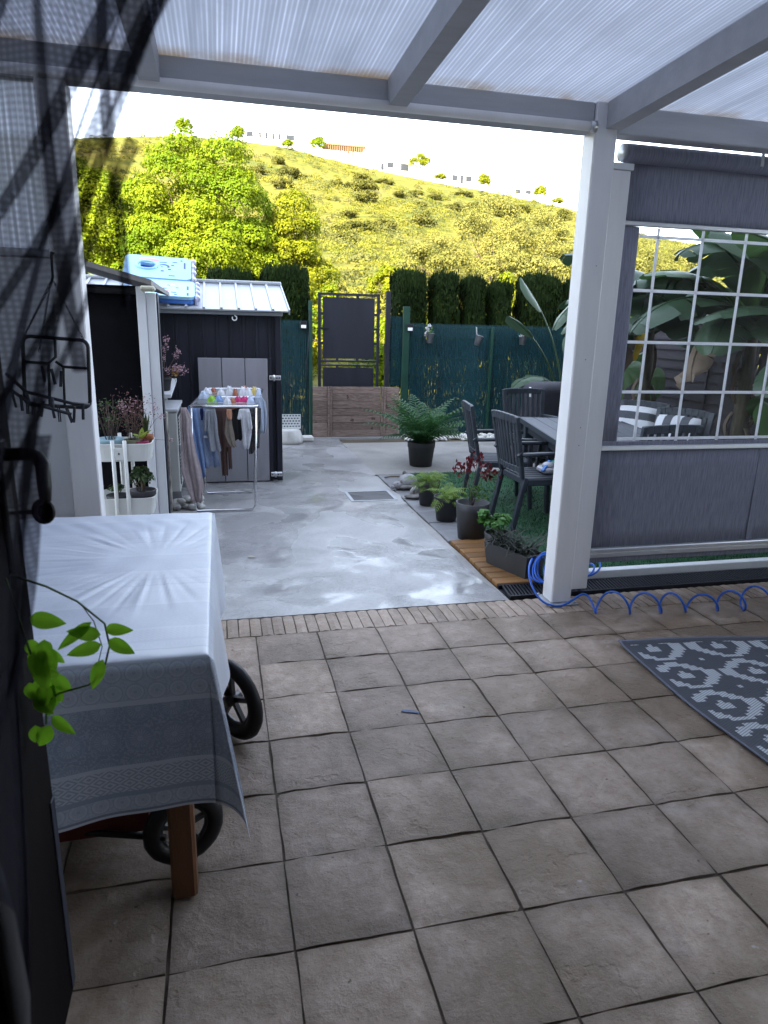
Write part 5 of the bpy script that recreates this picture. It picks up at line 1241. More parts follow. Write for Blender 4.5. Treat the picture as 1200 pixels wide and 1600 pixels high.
# white stones along the fence foot
Vs = []; Fs = []; k0 = 0
for k in range(260):
    x, y, r_ = rng.uniform(2.62, 5.1), rng.uniform(9.46, 9.88), rng.uniform(.02, .055); q = MB(); q.sphere((x, y, r_*.4-.01+rng.uniform(0, .02)), (r_, r_*.8, r_*.65), 7, 5, Matrix.Rotation(rng.uniform(0, 3), 4, 'Z'))
    Vs += q.v; Fs += [tuple(i+k0 for i in f) for f in q.f]; k0 += len(q.v)
me = bpy.data.meshes.new('white_pebbles'); me.from_pydata(Vs, [], Fs); smooth(me)
tag(link('white_pebbles', me, M_stone), 'strip of white pebbles along the foot of the long green fence', 'pebbles', kind='stuff')
tag(MB().box(1.66, 5.28, 9.421, 9.95, -.10, -.012).build('pebble_bed', M_soil), kind='structure')
def hedge(label, x0, x1, y0, y1, z1, n, seed, group):
    o = ((x0+x1)/2, (y0+y1)/2, 0); root = thing('clipped_cypress', label, 'hedge', o, group=group)
    q = MB(o); q.tube([(o[0], o[1], -.1), (o[0], o[1], z1*.8)], [.05, .02], 7); q.build('trunk', M_bark, root)
    g_ = np.random.default_rng(seed); w_, d_ = (x1-x0)/2-.022, (y1-y0)/2
    th = g_.uniform(0, 2*math.pi, n); zz = 1.12+(z1-1.12)*g_.random(n)**.8; low_ = g_.random(n) < .035; zz = np.where(low_, .1+1.1*g_.random(n), zz)
    ex = 6.0; cs, sn = np.cos(th), np.sin(th); rr = (np.abs(cs)**ex+np.abs(sn)**ex)**(-1/ex)
    top = g_.random(n) < .28; rad = np.where(top, np.sqrt(g_.random(n)), g_.uniform(.80, 1.0, n)); zz = np.where(top, z1*(1-.012*g_.random(n)) + .05*np.abs(g_.normal(size=n))*(g_.random(n) < .3), zz)
    rnd = 1 - .05*np.clip((zz/z1-.92)/.08, 0, 1)**2 + .05*np.sin(zz*7+th*3+seed) + .03*np.sin(zz*17+th*5)
    P = np.stack([w_*rr*cs*rad*rnd, d_*rr*sn*rad*rnd, zz - .03*np.clip(rad-.75, 0, 1)*4*top + g_.normal(0, .018, n)], 1)
    N = np.stack([cs, sn, g_.normal(0, .35, n)], 1) + g_.normal(0, .5, (n, 3))
    N = unit(N); t_ = unit(np.stack([.25*g_.normal(size=n), .25*g_.normal(size=n), np.ones(n)], 1)); s = unit(np.cross(t_, N)); L = g_.uniform(.06, .13, n)[:, None]; wd = g_.uniform(.007, .015, n)[:, None]
    V = np.stack([P-t_*L*.5, P+s*wd, P+t_*L*.5, P-s*wd], 1).reshape(-1, 3)
    link('foliage', np_mesh('foliage', V, np.arange(4*n).reshape(-1, 4)), M_cyp, root)
    # dense inner twigs
    q = MB((0, 0, 0))
    return root
M_cyp = leaf_mat('cypress_needles', (.007, .014, .004), (.018, .034, .007), .10, 3, .4, .8, .08)
for k, (a, b, z1, lab) in enumerate(((2.56, 3.10, 2.32, 'clipped dark cypress, widest and nearest the gate on its right'), (3.165, 3.60, 2.31, 'clipped dark cypress, second to the right of the gate'), (3.665, 4.02, 2.27, 'narrow clipped dark cypress above the empty zinc bucket'), (4.09, 4.47, 2.22, 'clipped dark cypress, fourth to the right of the gate'), (4.60, 5.28, 2.34, 'shaggy dark cypress beside the white post'), (5.36, 6.1, 2.3, 'dark cypress behind the corner of the garden fences'), (.62, 1.34, 2.29, 'dark clipped cypress behind the short fence left of the gate'), (-.15, .56, 2.22, 'dark clipped cypress rising behind the shed roof'))):
    hedge(lab, a, b, 10.18, 10.72, z1, int(13000*(b-a)/.55*.75), 60+k, 'clipped cypresses behind the fence')

# ---------------------------------------------------------------- dark lap fence on the right
FO = (5.34, 6.0, 0)
wf_ = thing('lap_fence', 'dark brown horizontal board fence behind the banana plants', 'fence', FO)
M_lap = mat('dark_stained_board', (.020, .014, .020), .8, .35, 4, (1, .6, 10), bump=.3, rnd=.2)
lp = MB(); lp.add([(0, -.925, 0), (0, .925, 0), (.032, .925, .125), (.032, -.925, .125), (.012, -.925, 0), (.012, .925, 0), (.042, .925, .125), (.042, -.925, .125)], [(0, 1, 2, 3), (7, 6, 5, 4), (0, 4, 5, 1), (1, 5, 6, 2), (2, 6, 7, 3), (3, 7, 4, 0)])
lp.v = [(x, -y, z) for x, y, z in lp.v]; lpm = lp.mesh('lap_board'); lpm.materials.append(M_lap)
for b in range(4):
    yc = 9.0-b*1.95
    for k in range(15): link('lap_board', lpm, None, wf_, (5.31-FO[0], yc-FO[1]+rng.uniform(-.004, .004), .06+k*.112), (rng.uniform(-.003, .003), 0, 0))
    MB(FO).box(5.285, 5.345, yc-.985-.03, yc-.985+.03, -.02, 1.84, .006).build('post', M_lap, wf_)
    MB(FO).box(5.288, 5.305, yc-.35, yc-.31, .05, 1.75, .003).build('batten', M_lap, wf_)

# ---------------------------------------------------------------- dining set
def make_chair(label, group):
    root = thing('garden_chair', label, 'chair', (0, 0, 0), group=group)
    for k in range(6):
        x = -.195+k*.078; q = MB(); q.box(x-.034, x+.034, -.20, .225, .410, .432, .006); q.build('seat_slat', M_resin, root)
    q = MB(); q.box(-.245, .245, -.225, -.203, .375, .425, .006); q.box(-.245, .245, .227, .250, .375, .425, .006); q.box(-.247, -.232, -.202, .226, .375, .425, .004); q.box(.232, .247, -.202, .226, .375, .425, .004); q.build('seat_frame', M_resin, root)
    def bp(u, z):     # point on the curved, leaning back
        v = (z-.43)/.49; return (u*(.215+.025*v), -.235-.095*v-.020*math.cos(u*1.45)*1.0+.0, z)
    for s in (-1, 1):
        q = MB()
        for i in range(5): q.bar(bp(s, .43+.098*i), bp(s, .43+.098*(i+1)+.004), .045, .030, up=(0, 1, 0), b=.004)
        q.build('back_stile', M_resin, root)
    for z, h_, nm in ((.895, .062, 'top_rail'), (.50, .045, 'lower_rail')):
        q = MB()
        for i in range(8): q.bar(bp(-1+i*.25, z + (.012*math.cos((-1+i*.25)*1.5) if nm == 'top_rail' else 0)), bp(-1+(i+1)*.25+.01, z + (.012*math.cos((-.75+i*.25)*1.5) if nm == 'top_rail' else 0)), .028, h_, b=.005)
        q.build(nm, M_resin, root)
    for k in range(7):
        u = -.76+k*.2533; q = MB()
        for i in range(3): q.bar(bp(u, .52+.119*i), bp(u, .52+.119*(i+1)+.004), .036, .013, up=(0, 1, 0), b=.003)
        q.build('back_slat', M_resin, root)
    for s in (-1, 1):
        q = MB(); q.sheet(lambda u, v: (s*(.255+.012*math.sin(v*3))+(u-.5)*.052, -.27+.53*v, .640+.008*math.sin(v*3.1)), 2, 8, thick=.026); q.build('armrest', M_resin, root)
        q = MB(); q.bar((s*.252, .205, .622), (s*.252, .215, .38), .045, .03, up=(0, 1, 0), b=.004); q.bar((s*.252, .215, .40), (s*.262, .245, .004), .046, .034, up=(0, 1, 0), b=.004); q.build('leg', M_resin, root)
        q = MB(); q.bar((s*.225, -.215, .44), (s*.232, -.30, .004), .046, .036, up=(0, 1, 0), b=.004); q.build('leg', M_resin, root)
        q = MB(); q.bar((s*.236, -.265, .645), (s*.236, -.295, .61), .04, .03, b=.003); q.build('arm_bracket', M_resin, root)
    return root
CG = 'resin chairs round the dining table'
ch0 = make_chair('blue grey slatted garden chair nearest the white post with toys on its seat', CG)
ch0.location = (2.555, 5.135, 0); ch0.rotation_euler = (0, 0, R(-90))
for (x, y, a, lab) in ((2.52, 5.86, -101, 'slatted garden chair farther along the left side of the table beside the red plant'), (3.415, 7.07, 180, 'blue grey slatted garden chair at the far end of the table by the green fence'),
                       (3.76, 5.83, 116, 'blue grey chair with a striped cushion seen at the left of the clear blind window'), (3.73, 5.16, 118, 'blue grey chair with a striped cushion seen in the middle of the clear blind window'), (3.17, 4.66, 4, 'dark slatted chair at the near end of the table just behind the blind window')):
    c = copy_tree(ch0, label=lab); c.location = (x, y, 0); c.rotation_euler = (0, 0, R(a))
DT = (3.19, 5.42, 0); ta = R(-13)
dt = thing('dining_table', 'dark blue grey plank garden dining table between the slatted chairs', 'table', DT, ta)
M_ttop = mat('table_plank_resin', (.032, .038, .055), .55, .35, 5, (4, .5, 1), bump=.15, rnd=.1)
for k in range(7):
    x = -.475+.1365*k; q = MB(); q.box(x, x+.1315, -.84, .84, .712, .738, .004); q.build('plank', M_ttop, dt)
q = MB(); q.box(-.49, -.478, -.855, .855, .690, .742, .004); q.box(.482, .494, -.855, .855, .690, .742, .004); q.box(-.4775, .4815, -.855, -.843, .69, .742, .004); q.box(-.4775, .4815, .843, .855, .69, .742, .004); q.build('rim', M_resin, dt)
q = MB(); q.box(-.42, -.39, -.76, .76, .60, .711); q.box(.39, .42, -.76, .76, .60, .711); q.box(-.389, .389, -.76, -.73, .60, .711); q.box(-.389, .389, .73, .76, .60, .711); q.build('apron', M_resin, dt)
for x in (-.40, .40):
    for y in (-.75, .75): q = MB(); q.box(x-.045, x+.045, y-.045, y+.045, .002, .711, .006); q.build('leg', M_resin, dt)
# striped cushions
def stripe_mat(name, axis, period, c1, c2):
    t = NT(name); sp = t.n('SeparateXYZ'); t.l(t.n('TexCoord').outputs['Object'], sp.inputs[0])
    f = t.math('GREATER_THAN', t.math('SINE', t.math('MULTIPLY_ADD', sp.outputs[axis], 2*math.pi/period, 1.2)), 0.0)
    nz = t.noise(t.coord('Object'), 120.0, 3.0); c = t.mix(f, c1, c2); c = t.mix(t.math('MULTIPLY', nz, .3), c, (.2, .2, .22))
    return t.set(color=c, rough=.9, normal=t.bump(nz, .3, .002), spec=.15)
def cushion(label, loc, rz, m):
    q = MB()
    def fn(u, v):
        a, b = u*2-1, v*2-1; th = .065*((1-abs(a)**4)*(1-abs(b)**4))**.5
        return (.21*a*(1-.06*b*b), b*.19*(1-.06*a*a), th + .004*math.sin(a*7)*math.cos(b*5))
    q.sheet(fn, 14, 14); q.sheet(lambda u, v: (lambda p: (p[0], p[1], -p[2]-.0005))(fn(1-u, v)), 14, 14)
    o = link('cushion', q.mesh('cushion'), m); o.location = loc; o.rotation_euler = (R(72), 0, R(rz)); return tag(o, label, 'cushion', 'striped cushions on the chairs')
cushion('grey cushion with white horizontal stripes leaning on the left of two chairs behind the window', (3.913, 5.905, .71), -64, stripe_mat('stripes_across', 1, .15, (.045, .05, .06), (.60, .60, .62)))
cushion('grey and white vertically striped cushion leaning on the right of two chairs behind the window', (3.88, 5.24, .70), -62, stripe_mat('stripes_along', 0, .155, (.06, .065, .075), (.60, .60, .62)))
# toys on the nearest chair and table
ty = thing('toy', 'white blue and green plastic toy lying on the seat of the nearest chair', 'toy', (2.66, 5.13, .434))
M_toyw = mat('toy_white', (.62, .62, .66), .4); M_toyg = mat('toy_green', (.03, .36, .20), .4); M_toyb = mat('toy_blue', (.05, .20, .55), .4); M_toyp = mat('toy_pink', (.60, .10, .22), .4)
q = MB((0, 0, 0)); q.box(-.10, .05, -.10, .06, .002, .05, .014); q.sphere((-.03, -.03, .06), (.06, .05, .035), 12, 8); q.build('body', M_toyw, ty)
q = MB(); q.lathe([(.055, .0), (.06, .008), (.05, .02), (.001, .022)], (.045, -.02, .075), 16); q.v = [(x, y, z+.35*(x-.045)) for x, y, z in q.v]; q.build('paddle', M_toyg, ty)
q = MB(); q.tube([(.045+.064*math.cos(a), -.02+.064*math.sin(a), .083+.35*.064*math.cos(a)) for a in [i*math.pi/8 for i in range(16)]], .008, 6, closed=True); q.build('ring', M_toyb, ty)
q = MB(); q.bar((-.12, -.10, .03), (-.02, -.02, .10), .03, .015, b=.004); q.build('handle', M_toyb, ty)
q = MB((2.74, 5.02, .434)); q.tube([(2.70, 5.00, .447), (2.80, 5.05, .447)], .012, 8); tag(q.build('toy_stick', M_toyp), 'pink and white toy lying on the front of the nearest chair seat', 'toy').location = (2.74, 5.02, .434)
q = MB((2.56, 5.80, .434)); q.box(2.50, 2.62, 5.73, 5.87, .437, .47, .01); q.sphere((2.57, 5.80, .49), (.05, .04, .03), 10, 6); tag(q.build('soft_toy', mat('soft_toy_red', (.42, .16, .17), .9, .3, 20)), 'reddish soft toy on the seat of the second chair along the table', 'toy').location = (2.56, 5.80, .434)
# covered barbecue
cb = thing('covered_barbecue', 'barbecue under a dark cloth cover by the green fence beside the white post', 'barbecue', (4.05, 7.95, 0))
q = MB()
def cover(u, v):
    a = u*2*math.pi; ex = .45; c_, s_ = math.cos(a), math.sin(a); sx = math.copysign(abs(c_)**ex, c_); sy = math.copysign(abs(s_)**ex, s_)
    k = .80+.20*(1-v)**2 if v < .85 else .83*max(0.0, math.cos((v-.85)/.15*math.pi/2))**.6+.001
    return (.40*sx*k*(1+.03*math.sin(a*7+v*4)), .30*sy*k*(1+.03*math.sin(a*9)), .06+.95*v if v < .85 else .8675+.11*math.sin((v-.85)/.15*math.pi/2))
q.sheet(cover, 48, 20); q.build('cover', mat('dark_cover', (.020, .020, .030), .7, .3, 6, bump=.3, bscale=15), cb)
q = MB(); q.bar((-.37, -.18, .80), (-.39, -.20, .92), .03, .012, b=.004); q.build('strap', M_whitepl, cb)
for x in (-.28, .28):
    q = MB(); q.tube([(x, 0, .0), (x, 0, .12)], .02, 8); q.build('leg', M_black, cb)

# ---------------------------------------------------------------- potted plants along the path
def frond(name, m, parent, az, el, L, n, lw, ll, droop, seed, base=(0, 0, .2), curl=.15, stem_m=None):
    g_ = random.Random(seed); dx, dy = math.cos(az), math.sin(az); V = []; F = []; pts = []
    for i in range(n+1):
        s = i/n; r_ = L*s; e = el-droop*s
        if i == 0: p = Vector(base)
        else: p = pts[-1] + Vector((dx*math.cos(e), dy*math.cos(e), math.sin(e)))*(L/n)
        pts.append(p)
    side = Vector((-dy, dx, 0))
    for i in range(2, n+1):
        s = i/n; t = (pts[i]-pts[i-1]).normalized(); up = side.cross(t)*-1
        l_ = ll*(math.sin(math.pi*min(1, s*.80+.18)))**.8*g_.uniform(.85, 1.1)
        for sg in (-1, 1):
            d = (side*sg*.85 + t*.55 + up*(.18-curl) ).normalized(); w_ = t*lw*.5
            p = pts[i]; m1 = p + d*l_*.5 + Vector((0, 0, -.03*l_)); e_ = p + d*l_ + Vector((0, 0, -.28*l_*(1+curl)))
            k = len(V); V += [p-w_*.4, p+w_*.4, m1+w_, e_, m1-w_]; F += [(k, k+1, k+2, k+4), (k+4, k+2, k+3, k+3)]
    q = MB(); q.v = [tuple(v) for v in V]; q.f = [f if len(set(f)) == 4 else f[:3] for f in F]; q.sm = [False]*len(F)
    q.tube(pts, [max(.0012, lw*.28*(1-.8*i/n)) for i in range(n+1)], 4)
    return q.build(name, m, parent)
M_palm = leaf_mat('palm_leaf', (.022, .075, .022), (.050, .140, .042), .3, 3, .3, .4)
M_fern = leaf_mat('fern_leaf', (.120, .210, .035), (.22, .33, .065), .4, 5, .3, .5)
pl = pot('potted_palm', 'tall green potted palm beside the path near the wooden boards', (2.30, 7.70, 0), .165, .28, M_pot, taper=.8)
for k in range(36): frond('frond', M_palm, pl, k*2.4+.3, .85+.68*((k*7) % 10)/10, .52+.36*((k*3) % 7)/7, 16, .021, .19, .95, k, (0.02*math.cos(k), .02*math.sin(k), .24))
for k, (az_, L_) in enumerate(((.15, .60), (3.2, .56), (-.25, .58), (2.7, .50))): frond('frond', M_palm, pl, az_, .75, L_, 16, .017, .15, 1.15, 90+k, (0, 0, .25))
def fern_pot(label, loc, r_, h_, n, seed):
    p = pot('potted_fern', label, loc, r_, h_, M_pot, group='potted ferns along the path')
    g_ = random.Random(seed)
    for k in range(n): frond('frond', M_fern, p, g_.uniform(0, 6.28), g_.uniform(.35, 1.35), g_.uniform(.15, .26), 11, .011, .060, 1.5, seed*50+k, (.03*g_.uniform(-1, 1), .03*g_.uniform(-1, 1), h_*.9), .25)
    return p
fern_pot('light green fern in a dark pot beside the stone animal, farther of the two ferns', (1.835, 5.86, 0), .105, .225, 26, 1)
fern_pot('light green fern in a dark pot, nearer of the two ferns along the path', (1.835, 5.33, 0), .112, .205, 26, 2)
rp = pot('red_leaf_plant', 'leggy plant with dark red leaves in a large dark pot by the chairs', (1.865, 4.80, 0), .132, .285, M_pot, rim=False, taper=.78, seg=28)
M_redl = leaf_mat('red_leaf', (.060, .005, .009), (.17, .014, .022), .3, 12, .3, .45)
stem_mesh([[(-.02, 0, .25), (-.035, .01, .40), (-.05, 0, .60)], [(-.01, 0, .25), (.0, .0, .42), (.02, .01, .64)], [(0, 0, .25), (.03, -.01, .40), (.11, 0, .55)], [(0, 0, .25), (-.03, -.02, .38), (-.12, -.01, .54)]], .004, 'stems', M_dry, rp)
P = np.concatenate([g.normal(c, (.035, .035, .028), (26, 3)) for c in ((-.12, -.01, .54), (-.05, 0, .58), (.02, .01, .61), (.11, 0, .53), (.12, -.02, .50))])
foliage('leaves', P, g.normal(size=(len(P), 3))+np.array([0, -.4, .8]), .042, .024, M_redl, rp, 3, -.4)
P = np.stack([g.normal(.03, .05, 40), g.normal(0, .04, 40), g.uniform(.30, .44, 40)], 1); foliage('low_leaves', P, g.normal(size=(40, 3)), .06, .012, M_leafm, rp, 4)
mp_ = pot('mint_pot', 'small dark pot of bright green mint between the red leaf plant and the long planter', (1.90, 4.36, 0), .10, .17, M_pot, rim=False)
M_mint = leaf_mat('mint_leaf', (.045, .15, .025), (.10, .24, .05), .35, 12, .3, .45)
P, N = blob_points([((.02, 0, .235), (.14, .12, .055)), ((-.09, .05, .27), (.05, .05, .05))], 260, 6, 14, .5); foliage('leaves', P, N+np.array([0, -.2, .9]), .048, .042, M_mint, mp_, 5)
stem_mesh(stems(26, .14, .12, .12, seed=12), .002, 'stems', M_stem, mp_)
LP = (1.880, 4.03, 0); lrz = math.atan2(.36, .93)*-1 + 0
lp_ = thing('long_planter', 'dark rectangular planter of dark strappy leaves beside the blue hose', 'planter', LP, R(20))
q = MB(); b_ = [(-.072, -.185, .012), (.072, -.185, .012), (.072, .185, .012), (-.072, .185, .012)]; t_ = [(-.088, -.205, .165), (.088, -.205, .165), (.088, .205, .165), (-.088, .205, .165)]; i_ = [(-.078, -.195, .165), (.078, -.195, .165), (.078, .195, .165), (-.078, .195, .165)]; j_ = [(-.078, -.195, .145), (.078, -.195, .145), (.078, .195, .145), (-.078, .195, .145)]
q.add(b_+t_+i_+j_, [(3, 2, 1, 0)] + [(r_*4+k, r_*4+(k+1) % 4, (r_+1)*4+(k+1) % 4, (r_+1)*4+k) for r_ in range(3) for k in range(4)] + [(12, 13, 14, 15)]); q.build('trough', M_pot, lp_)
M_strap = leaf_mat('dark_strap_leaf', (.010, .014, .009), (.040, .046, .036), .15, 8, .6, .5, .15)
g_ = random.Random(4)
for k in range(120):
    b = Vector((g_.uniform(-.07, .07), g_.uniform(-.19, .19), .145)); a = g_.uniform(0, 6.28); L = g_.uniform(.13, .27); d = Vector((math.cos(a)*.55, math.sin(a)*.55, g_.uniform(.45, 1.1))).normalized(); w_ = g_.uniform(.009, .016); dr_ = g_.uniform(.2, .75); s = d.cross(Vector((0, 0, 1))).normalized()
    q = MB(); q.sheet(lambda u, v: b + d*L*v + s*(u-.5)*w_*(1-.85*v**2) - Vector((0, 0, dr_*L*v*v)) + Vector((math.cos(a), math.sin(a), 0))*.25*L*v*v, 1, 5); q.build('leaf', M_strap, lp_)
# stone animals
sa = thing('stone_animal', 'grey carved stone animal lying beside the farther fern pot', 'garden ornament', (1.80, 6.52, 0), R(15))
q = MB(); q.sphere((.02, 0, .075), (.105, .085, .075), 16, 10); q.sphere((-.095, -.01, .045), (.060, .045, .040), 14, 8); q.sphere((-.15, -.01, .030), (.025, .022, .02), 10, 6); q.build('body', mat('pale_weathered_stone', (.34, .34, .36), .85, .3, 12, bump=.3, col2=(.16, .15, .15)), sa)
q = MB(); q.sphere((.0, -.005, .030), (.125, .098, .032), 16, 6); q.sphere((-.05, -.055, .02), (.035, .02, .018), 8, 5); q.build('belly', M_statue, sa)
for s in (-1, 1):
    q = MB(); q.sphere((-.055+.02*s, .035*s+.005, .095+.015*s), (.016, .014, .026), 8, 6); q.build('ear', M_statue, sa)
q = MB(); q.sphere((.02, .07, .14), (.022, .02, .03), 8, 6); q.build('tail', M_statue, sa)
for s in (-1, 1):
    q = MB(); q.sphere((-.115, -.01+.026*s, .066), (.008, .008, .008), 8, 5); q.build('eye', M_black, sa)
sb = thing('stone_snail', 'small pale coiled stone ornament in front of the grey stone animal', 'garden ornament', (1.775, 6.12, 0))
q = MB(); q.sphere((0, 0, .018), (.10, .07, .022), 14, 6); q.build('foot', M_statue, sb)
q = MB(); q.tube([(.02+(.055-.045*i/24)*math.cos(i*.55), -.005+.02*i/24, .055+(.045-.038*i/24)*math.sin(i*.55)) for i in range(25)], [.022-.012*i/24 for i in range(25)], 8); q.build('shell', M_stone, sb)
q = MB((2.02, 6.55, 0)); q.tube([(1.90, 7.02, .012), (1.78, 7.06, .010), (1.70, 7.02, .008)], .008, 6); tag(q.build('dry_branch', M_twig), 'short dark fallen twig on the concrete left of the palm pot', 'twig').location = (2.02, 6.55, 0)

# ---------------------------------------------------------------- hose
HX = (2.3, 3.35, 0)
hz = thing('garden_hose', 'coiled blue spiral hose heaped round the foot of the white post', 'hose', HX)
pts = []
rr_ = .050; g_ = random.Random(2)
for i in range(150): # loose loops heaped behind and left of the post
    t_ = i/150; a = t_*2*math.pi*6.2; R_ = .085+.02*math.sin(t_*17)
    pts.append((1.93+R_*.75*math.cos(a)+.03*math.sin(t_*9)+.10*t_, 3.78-.10*t_+R_*.8*math.sin(a)*.8, .03+.165*(.5+.5*math.sin(a+.6))*(.75+.25*math.sin(t_*5))+.03*t_))
q = MB(HX); q.tube(pts, .0062, 7); q.build('loops', M_blue, hz)
pts = []
for i in range(70):
    t_ = i/70; a = t_*2*math.pi*3.1; pts.append((2.17+.20*t_+.05*math.cos(a), 3.74+.10*t_+.04*math.sin(a), .02+.07*(.5+.5*math.sin(a+1))))
q = MB(HX); q.tube(pts, .0062, 7); q.build('loops', M_blue, hz)
pts = [(1.86, 3.72, .19), (1.80, 3.63, .17), (1.775, 3.55, .11), (1.79, 3.47, .045), (1.83, 3.42, .012), (1.90, 3.38, .010), (1.97, 3.37, .05), (2.02, 3.36, .085), (2.05, 3.33, .07)]
n_ = 150
for i in range(n_):
    t_ = i/(n_-1); th = -math.pi*.15-math.pi*.5+ t_*2*math.pi*8.0; x = 2.06+t_*1.42; yc = 3.335-.20*min(1, (x-2.0)/.9)**.6
    k_ = 1+.16*math.sin(x*9)+.10*math.sin(x*23+1); pts.append((x+.012*math.sin(x*14), yc+.052*k_*math.cos(th)+.02*math.sin(x*5), .0075+.056*k_*(1+math.sin(th))))
def catmull(P, k=4):
    P = [Vector(p) for p in P]; out = []
    for i in range(len(P)-1):
        a, b, c, d = P[max(i-1, 0)], P[i], P[i+1], P[min(i+2, len(P)-1)]
        for j in range(k):
            t = j/k; out.append(.5*((2*b)+(c-a)*t+(2*a-5*b+4*c-d)*t*t+(3*b-a-3*c+d)*t**3))
    return out + [P[-1]]
q = MB(HX); q.tube(catmull(pts, 3), .0066, 8); q.build('spiral', M_blue, hz)

# ---------------------------------------------------------------- rug
t = NT('woven_rug'); uv = t.n('UVMap'); sp = t.n('SeparateXYZ'); t.l(uv.outputs[0], sp.inputs[0]); u, v = sp.outputs[0], sp.outputs[1]
stp = .0225
us = t.math('MULTIPLY', t.math('FLOOR', t.math('DIVIDE', u, stp)), stp); 
vs_ = t.math('MULTIPLY', t.math('FLOOR', t.math('DIVIDE', v, stp)), stp)
def dia_at(ou, ov, U, V_):
    a = t.math('ABSOLUTE', t.math('SUBTRACT', t.math('FRACT', t.math('DIVIDE', t.math('ADD', us, ou), U)), .5)); b = t.math('ABSOLUTE', t.math('SUBTRACT', t.math('FRACT', t.math('DIVIDE', t.math('ADD', vs_, ov), V_)), .5))
    return t.math('ADD', a, b)
def oct_at(ou, ov, U, V_):
    a = t.math('ABSOLUTE', t.math('SUBTRACT', t.math('FRACT', t.math('DIVIDE', t.math('ADD', us, ou), U)), .5)); b = t.math('ABSOLUTE', t.math('SUBTRACT', t.math('FRACT', t.math('DIVIDE', t.math('ADD', vs_, ov), V_)), .5))
    return t.math('MAXIMUM', t.math('MAXIMUM', t.math('MULTIPLY', a, .98), t.math('MULTIPLY', b, .98)), t.math('MULTIPLY', t.math('ADD', a, b), .80))
d_ = oct_at(.045, .06, .36, .27)
rng1 = t.math('MULTIPLY', t.math('GREATER_THAN', d_, .30), t.math('LESS_THAN', d_, .445)); cen = t.math('LESS_THAN', d_, .115)
d2 = dia_at(.225, .195, .36, .27); c2 = t.math('LESS_THAN', d2, .03)
pat = t.math('MAXIMUM', rng1, t.math('MAXIMUM', cen, c2))
brd = t.math('MINIMUM', t.math('GREATER_THAN', u, .045), t.math('GREATER_THAN', v, .04)); pat = t.math('MULTIPLY', pat, brd)
rib = t.math('SINE', t.math('MULTIPLY', t.math('ADD', t.math('MULTIPLY', u, .55), v), 2*math.pi/.0115)); rb = t.math('MULTIPLY_ADD', rib, .5, .5)
c = t.mix(pat, (.060, .064, .078), (.43, .45, .48)); c = t.mix(t.math('MULTIPLY', t.math('POWER', t.math('SUBTRACT', 1.0, rb), 3.0), .75), c, (.045, .047, .06))
edge = t.math('MAXIMUM', t.math('LESS_THAN', u, .012), t.math('LESS_THAN', v, .010)); c = t.mix(edge, c, (.13, .14, .18))
M_rug = t.set(color=c, rough=.75, normal=t.bump(rb, .5, .002), spec=.3)
RC = Vector((1.955, 2.865)); nu_, nv_ = 70, 70; Lu, Lv = 1.6, 2.2
V = []; UV = []
for j in range(nv_+1):
    for i in range(nu_+1):
        a, b = Lu*(i/nu_)**1.3, Lv*(j/nv_)
        lift = .020*math.exp(-b/.05)*(.5+.5*math.sin(a*3.2+1)) + .010*math.exp(-a/.04)*(.5+.5*math.sin(b*8))
        x = RC.x + a - .022*math.exp(-a/.3)*math.sin(min(b, 1.2)/1.2*math.pi)*1.0; y = RC.y - b - .085*a + .01*math.sin(a*4)
        V.append((x, y, .0085+lift)); UV.append((a, b))
n = nu_+1; F = [(j*n+i, (j+1)*n+i, (j+1)*n+i+1, j*n+i+1) for j in range(nv_) for i in range(nu_)]
N0 = len(V); V += [(x, y, z-.005) for x, y, z in V]; F += [tuple(reversed([q_+N0 for q_ in f])) for f in F]
rim = [i for i in range(n)] + [j*n+nu_ for j in range(1, n)] + [nv_*n+i for i in range(nu_-1, -1, -1)] + [j*n for j in range(nv_-1, 0, -1)]
F += [(rim[k], rim[(k+1) % len(rim)], rim[(k+1) % len(rim)]+N0, rim[k]+N0) for k in range(len(rim))]
me = bpy.data.meshes.new('rug'); me.from_pydata(V, [], F); smooth(me); uvl = me.uv_layers.new(name='UVMap'); UV = UV+UV
for l_ in me.loops: uvl.data[l_.index].uv = UV[l_.vertex_index]
tag(link('rug', me, M_rug), 'grey and pale woven outdoor rug with stepped diamond pattern on the patio', 'rug')

